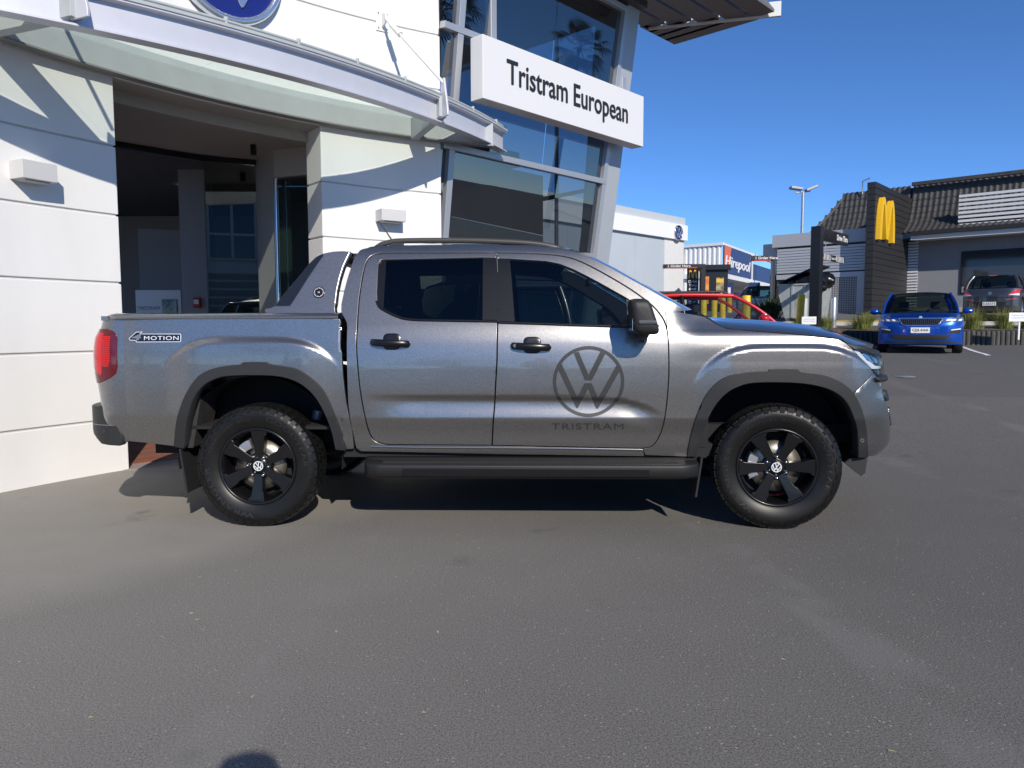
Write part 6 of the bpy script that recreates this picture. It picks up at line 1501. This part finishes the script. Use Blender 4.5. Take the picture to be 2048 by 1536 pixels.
# ================================================================ other cars
M_tyre2=mat('car tyre',(.015,.015,.015),.7); M_alloy=mat('alloy',(.45,.46,.48),.35,.8); M_plate=mat('plate white',(.78,.78,.76),.5)
def make_car(name,label,L,W,H,pm,loc,heading,style,group=None):
    """x forward; style: dict with hood_z, belt, nose, tail, cabin stations"""
    C=thing(name,label,'car',loc,heading,group)
    wb=style.get('wb',.60*L); xf=L*.5-style.get('fo',.88); xr=xf-wb; rw=style.get('rw',.315); hwid=W/2
    hood=style['hood']; zb=style['belt']; xc=style['cowl']; xe=style['deck']; zd=style['deckz']; gc=style.get('gc',.19)
    xF=L/2-.42; xR=-L/2+.36
    HT=[(xR-.4,zd),(xe-.05,zd),(xe+.1,zb),(xc-.15,zb),(xc,zb+.03),((xc+xF)/2,hood+.06),(xF,hood),(L/2,hood-.14)]
    def ze(x): return min(interp(HT,x)-.035,zb-.02)
    def wp(x): return hwid*(1-.06*smooth(xF-.5,L/2,x)-.05*smooth(xR+.5,-L/2,x))
    def arch(x):
        for c in (xf,xr):
            d=abs(x-c); ra=rw+.055
            if d<ra: return rw+ (ra*ra-d*d)**.5
        return 0
    def body(u,v):
        x=lerp(xR,xF,u); w_=wp(x); e=ze(x); t=interp(HT,x)
        P=[(.80,gc),(.93,gc+.02),(.975,gc+.12),(1.0,.48),(1.0,.58),(.985,.72),(.96,e-.06),(.925,e),(.86,e+.022),(.55,t-.008),(0,t)]
        a=arch(x); q=abs(2*v-1); i=(1-q)*(len(P)-1); k=min(len(P)-2,int(i)); f=i-k; y=lerp(P[k][0],P[k+1][0],f)*w_; z=lerp(P[k][1],P[k+1][1],f)
        if a and y>hwid*.55: z=max(z,min(a,e-.05))
        return Vector((x,y*(-1 if v<.5 else 1),z))
    MB().grid(body,84,44,flip=False).build('body',pm,C)
    # nose and tail as (y,z) surfaces
    zf=interp(HT,xF)
    def nose(y,z):
        t=min(1,abs(y)/(wp(xF)+.001)); return Vector((xF+.42*max(0,1-t**2.9)**(1/2.2)*(1-.16*smooth(.62,zf,z))-.05*smooth(.40,gc,z)*(1-t),y,z))
    def nosg(u,v):
        q=2*v-1; y=math.copysign(abs(q)**.55,q)*wp(xF); z0=gc+.03; zt=zf-.035*abs(q)**2; return nose(y*.999,lerp(z0,zt,u))
    MB().grid(nosg,16,40,flip=False).build('front_bumper',pm,C)
    # bonnet lip joins hood to nose
    MB().grid(lambda u,v:Vector((lerp(xF,nose((2*v-1)*wp(xF)*.97,zf).x,u),(2*v-1)*wp(xF)*lerp(1,.97,u),lerp(zf,zf-.005,u)-.035*abs(2*v-1)**2-.0)),6,24,flip=True).build('bonnet_lip',pm,C)
    zr=interp(HT,xR)
    def tail(y,z):
        t=min(1,abs(y)/(wp(xR)+.001)); b=style.get('tb',.10); return Vector((xR-.36*max(0,1-t**3.2)**(1/2.6)*(1-b*2.2*smooth(.75,zr,z))+.06*smooth(.40,gc,z)*(1-t),y,z))
    def tg(u,v):
        q=2*v-1; y=math.copysign(abs(q)**.55,q)*wp(xR); return tail(y*.999,lerp(gc+.04,zr,u))
    MB().grid(tg,16,40,flip=True).build('rear_bumper',pm,C)
    MB().grid(lambda u,v:Vector((lerp(xR,tail((2*v-1)*wp(xR)*.97,zr).x,u),(2*v-1)*wp(xR)*lerp(1,.97,u),zr-.002)),4,24,flip=False).build('tail_lip',pm,C)
    # glasshouse
    wbt=hwid*.93; wr=hwid*style.get('wr',.72); xw=style['hdr']; xk=style['bkl']; zR=H
    def pil(x0,y0,z0,x1,y1,z1,n=8,bow=.03):
        return [Vector((lerp(x0,x1,t)+bow*math.sin(t*PI)*.4,lerp(y0,y1,t)*(1+.03*math.sin(t*PI)),lerp(z0,z1,t)+bow*math.sin(t*PI))) for t in [k/n for k in range(n+1)]]
    A=lambda s:pil(xc-.06,s*wbt*.96,zb-.01,xw,s*wr,zR-.055); Cc=lambda s:pil(xe,s*wbt*.95,zb-.01,xk,s*wr*.98,zR-.075)
    for s in (-1,1):
        MB().tube(A(s),.028,8).build('a_pillar',pm,C); MB().tube(Cc(s),[.07]*9,8).build('c_pillar',pm,C)
        rl=[Vector((lerp(xw,xk,k/8),s*wr*(1+.03*math.sin(k/8*PI)),zR-.055-.02*k/8+.025*math.sin(k/8*PI))) for k in range(9)]
        MB().tube(rl,.034,8).build('roof_rail',pm,C)
        xb=(xw+xk)/2-.05; MB().tube(pil(xb+.02,s*wbt*.98,zb-.01,xb-.02,s*wr*1.02,zR-.04),.035,6).build('b_pillar',M_satin,C)
        def sw(u,v,s=s):
            a=A(s)[0].lerp(A(s)[-1],v); c=Cc(s)[0].lerp(Cc(s)[-1],v); p=a.lerp(c,u); return p+Vector((0,s*(.03*math.sin(v*PI)+.012*math.sin(u*PI)),0))
        MB().grid(sw,10,6,flip=s>0).build('side_window',M_tint if style.get('dark') else M_carglass,C)
        # mirror
        mo=MB().grid(lambda u,v:Vector((xc-.30+.085*math.cos((u-.5)*PI)*math.cos(2*PI*v),s*(hwid+.10+.115*math.sin((u-.5)*PI)),zb+.06+.075*math.cos((u-.5)*PI)*math.sin(2*PI*v))),10,16,flip=s>0).build('wing_mirror',pm,C); MB().tube([(xc-.28,s*(hwid-.06),zb),(xc-.28,s*(hwid+.04),zb+.04)],.03,6).build('mirror_arm',M_black,mo)
    def roofg(u,v):
        q=2*v-1; return Vector((lerp(xw,xk,u)+(.07*(1-q*q) if u<.01 else 0)-(.05*(1-q*q) if u>.99 else 0),q*wr*(1+.03*math.sin(u*PI)),zR-.055-.02*u+.025*math.sin(u*PI)+.045*(1-abs(q)**2.5)))
    MB().grid(roofg,14,16,flip=True).build('roof',style.get('roofm',pm),C)
    def ws(u,v):
        q=2*v-1; b=Vector((xc-.06+.16*(1-q*q),q*wbt*.96,zb-.0)); t=Vector((xw+.07*(1-q*q),q*wr,zR-.055+.045*(1-abs(q)**2.5))); p=b.lerp(t,u); return p+Vector((.02,0,.03))*math.sin(u*PI)
    MB().grid(ws,10,16,flip=False).build('windscreen',M_wscreen,C)
    def bw(u,v):
        q=2*v-1; b=Vector((xe-.10*(1-q*q),q*wbt*.93,zb+.0)); t=Vector((xk-.05*(1-q*q),q*wr*.98,zR-.075+.045*(1-abs(q)**2.5))); p=b.lerp(t,u); return p+Vector((-.03,0,.03))*math.sin(u*PI)
    MB().grid(bw,10,16,flip=True).build('rear_window',M_tint,C)
    # interior
    MB().box(xe+.1,xc-.1,-hwid*.8,hwid*.8,.30,.42).build('floor',M_dark,C); MB().box(xc-.55,xc-.12,-hwid*.82,hwid*.82,.5,zb-.03).build('dashboard',M_dark,C,bevel=.05)
    for s in (-1,1):
        o=MB().box(xc-1.35,xc-1.15,s*.36-.22,s*.36+.22,.42,1.05).build('seat',M_seat,C,bevel=.06); MB().box(xc-1.36,xc-1.24,s*.36-.12,s*.36+.12,1.06,1.24).build('headrest',M_seat,o,bevel=.04)
    MB().box(xe+.15,xe+.40,-.60,.60,.42,1.0).build('seat',M_seat,C,bevel=.06)
    ci=[(xc-.62+.06*math.sin(2*PI*k/20),-.36+.18*math.cos(2*PI*k/20),zb-.02+.16*math.sin(2*PI*k/20)) for k in range(21)]; MB().tube(ci,.015,6,cap=False).build('steering_wheel',M_dark,C)
    MB().box(xR,xF,-hwid*.62,hwid*.62,gc,gc+.2).build('underbody',M_dark,C)
    # wheels
    for x in (xf,xr):
        for s in (-1,1):
            Wh=bpy.data.objects.new('wheel',None); COL.objects.link(Wh); Wh.parent=C; Wh.matrix_basis=Matrix.Translation((x,s*(hwid-.115),rw))@(Matrix.Rotation(PI,4,'Z') if s>0 else Matrix.Identity(4))
            MB().lathe([(rw*.66,-.09),(rw*.72,-.102),(rw*.93,-.10),(rw,-.07),(rw,.07),(rw*.93,.10),(rw*.66,.09)],32).build('tyre',M_tyre2,Wh)
            rm=MB().lathe([(rw*.66,-.092),(rw*.63,-.075),(rw*.60,.05)],28).build('rim',style.get('rimm',M_alloy),Wh); MB().lathe([(.001,-.085),(.05,-.08),(.06,-.05)],16).build('hub',style.get('rimm',M_alloy),rm); MB().lathe([(.02,-.03),(rw*.6,-.03)],24).build('brake_disc',M_dark,rm)
            for k in range(5): MB().box(-.028,.028,-.085,-.055,.04,rw*.64,Matrix.Rotation(2*PI*k/5,4,'Y')).build('spoke',style.get('rimm',M_alloy),rm)
            MB().lathe([(rw+.05,-.06),(rw+.05,.16)],20,a0=R(-5),a1=R(185)).build('wheel_well',M_dark,Wh)
    return C,nose,tail,dict(zf=zf,zr=zr,xF=xF,xR=xR,hw=hwid,bw=bw,zb=zb)
def fpan(name,poly,F,mt,par,off=.006,flange=.012,mirror_=False,g=.05):
    out=[]
    for sg in ((1,-1) if mirror_ else (1,)):
        f=(lambda y,z,sg=sg:F(y*sg,z)); n=panel_mesh(name,poly,F=(lambda a,b:F(a*sg,b)),off=0,g=g,flange=0)
        # push outwards along x
        d=off if F is CUR['nose'] else -off
        for v in n.vertices: v.co.x+=d
        o=link(name,n,mt,par); out.append(o)
    return out
CUR={}
# ---- blue hatchback facing the camera
M_bluep=paint('blue metallic',(.004,.070,.42),.5,.3)
hd=math.atan2(-.885,-.465)
pc=at_y(1838,700,17.6); fx,fy=pc.x,17.6
cb_=Vector((fx,fy,0))+Vector((.465,.885,0))*1.5
C,nose,tail,I=make_car('blue_hatchback','bright blue hatchback facing out of its bay with plate lettered QJL666',4.36,1.79,1.47,M_bluep,(cb_.x,cb_.y,GZ(fx,fy-1)+.0),hd,dict(hood=.83,belt=.93,cowl=1.02,deck=-1.85,deckz=.96,hdr=.32,bkl=-1.45,fo=.90,wb=2.65))
CUR['nose']=nose; zf=I['zf']
lamp_=[(.40,.72),(.80,.73),(.86,.79),(.83,.825),(.60,.80),(.42,.765)]
M_lampb=mat('lamp smoky',(.10,.11,.13),.1,coat=1)
for o in fpan('headlamp',lamp_,nose,M_lampb,C,.008,mirror_=True): pass
for k in range(3):
    y=.50+.12*k; fpan('lamp_cell',[(y,.745),(y+.07,.75),(y+.085,.79),(y+.02,.785)],nose,M_lightwhite,C,.012,mirror_=True)
gr=[(-.44,.80),(-.36,.67),(-.28,.65),(.28,.65),(.36,.67),(.44,.80)]
fpan('grille',gr,nose,M_gloss,C,.006)
for k in range(19):
    y=-.36+.72*k/18; zt=.785; zb0=.665 if abs(y)<.3 else .70; fpan('grille_bar',[(y-.008,zb0),(y+.008,zb0),(y+.008,zt),(y-.008,zt)],nose,mat('grille bar',(.04,.04,.042),.3,.3),C,.016,g=.2)
def frame(path,w,mt,off,nm):
    for (a,b) in zip(path,path[1:]):
        MB().tube([nose(*a)+Vector((off,0,0)),nose((a[0]+b[0])/2,(a[1]+b[1])/2)+Vector((off,0,0)),nose(*b)+Vector((off,0,0))],w,6).build(nm,mt,C)
frame(gr+[gr[0]],.013,M_chrome,.012,'grille_surround')
lg=[(-.62,.42),(-.50,.32),(.50,.32),(.62,.42),(.60,.44),(-.60,.44)]; fpan('lower_grille',lg,nose,M_black,C,.008)
fpan('fog_recess',[(.58,.46),(.78,.47),(.80,.56),(.60,.53)],nose,M_black,C,.008,mirror_=True); fpan('fog_lamp',[(.60,.53),(.80,.555),(.80,.58),(.62,.555)],nose,M_lightwhite,C,.013,mirror_=True)
fpan('bumper_lip',[(-.78,.245),(.78,.245),(.70,.285),(-.70,.285)],nose,M_black,C,.012)
px=nose(0,.545).x; pl=MB().box(px,px+.014,-.19,.19,.475,.60).build('number_plate',M_plate,C,bevel=.002); text_obj('plate_lettering','QJL666',M_satin,pl,(px+.0145,0,.537),(0,1,0),(0,0,1),width=.32,height=.075,bold=.01,depth=.002)
disc('bonnet_badge',nose(0,.825)+Vector((.004,0,0)),(0,1,0),(0,0,1),.0,.035,Vector((1,0,0)),M_chrome,C,.004,20)
for s,y in ((-1,-.30),(1,.25)): MB().tube([(1.10,y,.965),(1.02,y+.30,.985),(.98,y+.5,.99)],.008,5).build('wiper',M_satin,C)
# ---- grey hatchback, tail to the camera
M_greyp=paint('grey hatch paint',(.060,.060,.068),.6,.35)
pc=at_y(1978,640,25.0); h2=dA
cc=Vector((pc.x,25.0,0))+dA*1.9
C,nose,tail,I=make_car('grey_hatchback','dark grey hatchback parked tail out at the restaurant window','3' and 3.94,1.70,1.46,M_greyp,(cc.x,cc.y,TZ(25.0)+.14),math.atan2(dA.y,dA.x),dict(hood=.90,belt=.96,cowl=.95,deck=-1.72,deckz=.94,hdr=.25,bkl=-1.42,fo=.80,wb=2.52,wr=.70,tb=.06,rimm=M_chrome))
CUR['nose']=nose
def tpan(nm,poly,mt,off=.008,mirror_=False):
    for sg in ((1,-1) if mirror_ else (1,)):
        me=panel_mesh(nm,poly,F=(lambda a,b,sg=sg:tail(a*sg,b)),g=.05,flange=0)
        for v in me.vertices: v.co.x-=off
        link(nm,me,mt,C)
M_tailr=mat('tail red bright',(.62,.02,.03),.15,coat=1)
tpan('tail_lamp',[(.50,.74),(.80,.80),(.83,.93),(.76,.93),(.62,.84)],M_tailr,.012,True); tpan('reverse_lamp',[(.52,.735),(.80,.72),(.80,.79),(.60,.78)],mat('reverse white',(.75,.72,.72),.2,coat=1),.012,True)
tpan('reflector',[(.45,.575),(.74,.60),(.74,.625),(.47,.60)],M_tailr,.010,True); tpan('boot_gap',[(-.62,.655),(.62,.655),(.60,.668),(-.60,.668)],M_dark,.006)
tpan('plate_recess',[(-.42,.40),(.42,.40),(.50,.52),(-.50,.52)],M_dark,.004)
xp=tail(0,.46).x-.02; pl=MB().box(xp-.01,xp,-.19,.19,.40,.52).build('number_plate',M_plate,C); text_obj('plate_lettering','KAE573',mat('plate black',(.05,.05,.05),.5),pl,(xp-.011,0,.46),(0,-1,0),(0,0,1),width=.33,height=.075,depth=.002)
disc('boot_badge',tail(0,.80)+Vector((-.006,0,0)),(0,1,0),(0,0,1),0,.06,Vector((-1,0,0)),M_chrome,C,.006,20)
MB().tube([(-1.78,.05,1.02),(-1.74,-.10,1.06),(-1.72,-.34,1.07)],.010,5).build('rear_wiper',M_satin,C)
MB().box(-1.54,-1.42,-.42,.42,1.40,1.425).build('roof_spoiler',M_greyp,C,bevel=.01); MB().box(-1.553,-1.538,-.12,.12,1.395,1.42).build('brake_light',M_tailr,C)
# ---- red hatchback behind the pickup bonnet
M_redp=paint('red paint',(.55,.015,.02),.1,.35)
C,nose,tail,I=make_car('red_hatchback','red hatchback with black roof rails parked behind the pickup bonnet',4.25,1.78,1.40,M_redp,(3.50,13.2,GZ(3.5,13.2)),R(-4),dict(hood=.77,belt=.90,cowl=.95,deck=-1.75,deckz=.90,hdr=.22,bkl=-1.35,fo=.85,wb=2.6))
for s in (-1,1): MB().tube([(.15,s*.60,1.385),(.05,s*.60,1.415),(-1.1,s*.60,1.405),(-1.3,s*.60,1.37)],.02,8).build('roof_bar',M_black,C)
# ---- dark wagon seen through the pickup windows
M_darkp=paint('dark blue paint',(.010,.012,.02),.4,.3)
C,nose,tail,I=make_car('dark_wagon','dark wagon with roof rails standing behind the pickup cab',4.3,1.80,1.72,M_darkp,(.80,8.68,0.0),R(35),dict(hood=1.02,belt=1.08,cowl=.88,deck=-1.92,deckz=1.08,hdr=.15,bkl=-1.72,fo=.86,wb=2.6,rw=.345,dark=1))
for s in (-1,1): MB().tube([(.05,s*.60,1.70),(-.05,s*.60,1.745),(-1.5,s*.60,1.735),(-1.68,s*.60,1.68)],.02,8).build('roof_bar',M_satin,C)
# ---- silver car behind the bush
C,nose,tail,I=make_car('silver_car','silver car nose half hidden behind the dark spiky bush',4.3,1.78,1.46,paint('silver paint',(.42,.43,.44),.7,.3),(at_y(1547,620,33).x,34.6,TZ(31)-.25),R(-118),dict(hood=.83,belt=.93,cowl=1.0,deck=-1.85,deckz=.96,hdr=.32,bkl=-1.45,fo=.90,wb=2.65))
# ================================================================ palms mirrored in the glass
M_frond=mat('palm frond',(.06,.085,.03),.6,var=.4,vscale=8); M_trunk=mat('palm trunk',(.16,.12,.085),.9,var=.4,vscale=6,bump=.8,bscale=12)
def palm(loc,h,label,nf=46,fl=2.3,seed=1):
    P=thing('palm_tree',label,'palm tree',loc); rs=np.random.default_rng(seed)
    MB().tube([(0.10*math.sin(k*.6),.08*math.cos(k*.5)-.08,h*k/10) for k in range(11)],[.30-.012*k for k in range(11)],12).build('trunk',M_trunk,P)
    m=MB()
    for k in range(nf):
        a=rs.uniform(0,2*PI); el=R(rs.uniform(-60,75)); L=fl*rs.uniform(.75,1.1); d=np.array([math.cos(a)*math.cos(el),math.sin(a)*math.cos(el),math.sin(el)]); sd=np.array([-math.sin(a),math.cos(a),0])
        stem=L*.5; c=np.array([0,0,h])+d*stem
        for j in range(13):
            t=(j/12-.5)*2; ang=t*1.25; v=d*math.cos(ang)+sd*math.sin(ang); tip=c+v*L*.55*(1-.25*abs(t))+np.array([0,0,-.35*L*abs(math.cos(el))*.4]); mid=c+v*L*.3; up=np.cross(v,sd*math.cos(ang)-d*math.sin(ang)); w_=(sd*math.cos(ang)-d*math.sin(ang))*.045
            m.add([tuple(c),tuple(mid+w_),tuple(tip),tuple(mid-w_)],[(0,1,2,3)])
        m.add([tuple(np.array([0,0,h])+sd*.02),tuple(np.array([0,0,h])-sd*.02),tuple(c-sd*.012),tuple(c+sd*.012)],[(0,1,2,3)])
    m.build('crown',M_frond,P)
palm((44.5,14.6,.7),12.2,'tall palm mirrored in the glass corner above the box sign',seed=1)
palm((24.6,6.7,.6),9.0,'palm mirrored in the glass corner beside the white wall',fl=2.0,seed=4)
# ================================================================ buildings and cars across the yard (mirrored in glass and paint)
opp=thing('opposite_building','white building with a gridded upper window across the yard','building',(8.6,-14.2,0),R(-153.2)); M_ow=mat('opposite white',(.72,.72,.72),.7)
MB().box(-6,6,.0,5,0,7.9).build('walls',M_ow,opp)
for k in range(9): MB().box(-6,6,-.06,-.005,.4+k*.38,.4+k*.38+.28).build('cladding_board',mat('opposite cladding',(.30,.31,.32),.6),opp)
wn=MB().box(-4.2,4.2,-.04,.0,4.4,7.0).build('window',mat('opposite glass',(.05,.10,.16),.05,spec=.8),opp)  # blue of the mirrored sky is put into the glass colour
for k in range(9): MB().box(-4.2+k*1.03,-4.08+k*1.03,-.10,-.04,4.35,7.05).build('window_bar',M_ow,wn)
for z in (4.32,5.45,6.95): MB().box(-4.25,4.25,-.11,-.04,z,z+.10).build('window_rail',M_ow,wn)
def tree(loc,h,r,label,seed):
    T=thing('street_tree',label,'tree',loc,0,'trees across the street behind the photographer'); rs=np.random.default_rng(seed); MB().tube([(0,0,0),(.05,.03,h*.35),(0,.05,h*.6)],[.18,.13,.06],8).build('trunk',M_trunk,T)
    m=MB(); cl=[(rs.normal(0,r*.45),rs.normal(0,r*.45),h*.62+rs.normal(0,r*.35)) for _ in range(26)]
    for c in cl:
        for j in range(90):
            d=rs.normal(size=3); d/=np.linalg.norm(d); p=np.array(c)+d*r*.36*rs.uniform(.5,1); a=rs.normal(size=3); a/=np.linalg.norm(a); b=np.cross(a,d); s=.13*rs.uniform(.6,1.3)
            m.add([tuple(p+a*s),tuple(p+b*s*.6),tuple(p-a*s),tuple(p-b*s*.6)],[(0,1,2,3)])
    m.build('crown',mat('tree leaf',(.055,.085,.028),.6,var=.4,vscale=3),T)
for k,(x,y,h,r) in enumerate(((-14,-30,7,3.2),(-6,-34,5.5,2.6),(5,-38,8,3.5),(-24,-26,6,3))): tree((x,y,0),h,r,['bushy street tree behind the photographer, second of the row','low rounded street tree behind the photographer','tallest street tree behind the photographer','broad street tree at the far end behind the photographer'][k],k)
for k,(x,y,c,rz) in enumerate(((-5.5,-9.5,(.5,.5,.5),R(80)),(-1.8,-10,(.02,.02,.025),R(85)),(2.6,-9.6,(.6,.6,.6),R(92)))):
    make_car('parked_car',['silver hatchback parked behind the photographer','black hatchback parked behind the photographer','white hatchback parked behind the photographer'][k],4.3,1.8,1.48,paint('yard car %d'%k,c,.3,.35),(x,y,0),rz,dict(hood=.83,belt=.93,cowl=1.0,deck=-1.85,deckz=.96,hdr=.32,bkl=-1.45,fo=.90,wb=2.65))
# ================================================================ the photographer, whose head shadow falls on the asphalt
hG=at_z(490,1478,0); kk=1.0/-SUN_D.z
def shp(z,dx=0,dy=0): return Vector((hG.x-SUN_D.x*kk*z+dx,hG.y-SUN_D.y*kk*z+dy,z))
per=thing('person','person in a dark jacket whose head shadow falls on the asphalt','person',(0,0,0))
hz_=1.62; ht=shp(hz_); ox,oy=ht.x,ht.y
J={'pel':(0,0,.90),'chest':(0,.02,1.25),'neck':(0,.03,1.40),'head':(0,.05,1.50),'top':(0,.05,hz_-.08),'lh':(-.10,0,.86),'lk':(-.11,.06,.47),'la':(-.11,0,.08),'lt':(-.12,.16,.03),'rh':(.10,0,.86),'rk':(.12,.02,.47),'ra':(.12,-.04,.08),'rt':(.13,.12,.03),'ls':(-.19,.02,1.33),'le':(-.24,.10,1.08),'lw':(-.12,.20,1.18),'rs':(.19,.02,1.33),'re':(.24,.08,1.08),'rw':(.08,.20,1.18)}
E_=[('pel','chest'),('chest','neck'),('neck','head'),('head','top'),('pel','lh'),('lh','lk'),('lk','la'),('la','lt'),('pel','rh'),('rh','rk'),('rk','ra'),('ra','rt'),('chest','ls'),('ls','le'),('le','lw'),('chest','rs'),('rs','re'),('re','rw')]
RD={'pel':.15,'chest':.16,'neck':.058,'head':.095,'top':.085,'lh':.10,'lk':.065,'la':.045,'lt':.04,'rh':.10,'rk':.065,'ra':.045,'rt':.04,'ls':.075,'le':.05,'lw':.035,'rs':.075,'re':.05,'rw':.035}
ks_=list(J); me=bpy.data.meshes.new('body'); me.from_pydata([(J[k][0]+ox,J[k][1]+oy-.12*(1 if J[k][2]<1.2 else .3),J[k][2]) for k in ks_],[(ks_.index(a),ks_.index(b)) for a,b in E_],[])
bo=link('body',me,mat('dark jacket',(.03,.035,.05),.8),per); sm=bo.modifiers.new('s','SKIN'); 
for i,k in enumerate(ks_): me.skin_vertices[0].data[i].radius=(RD[k],RD[k])
me.skin_vertices[0].data[0].use_root=True; bo.modifiers.new('u','SUBSURF').levels=1; bo.modifiers['u'].render_levels=2
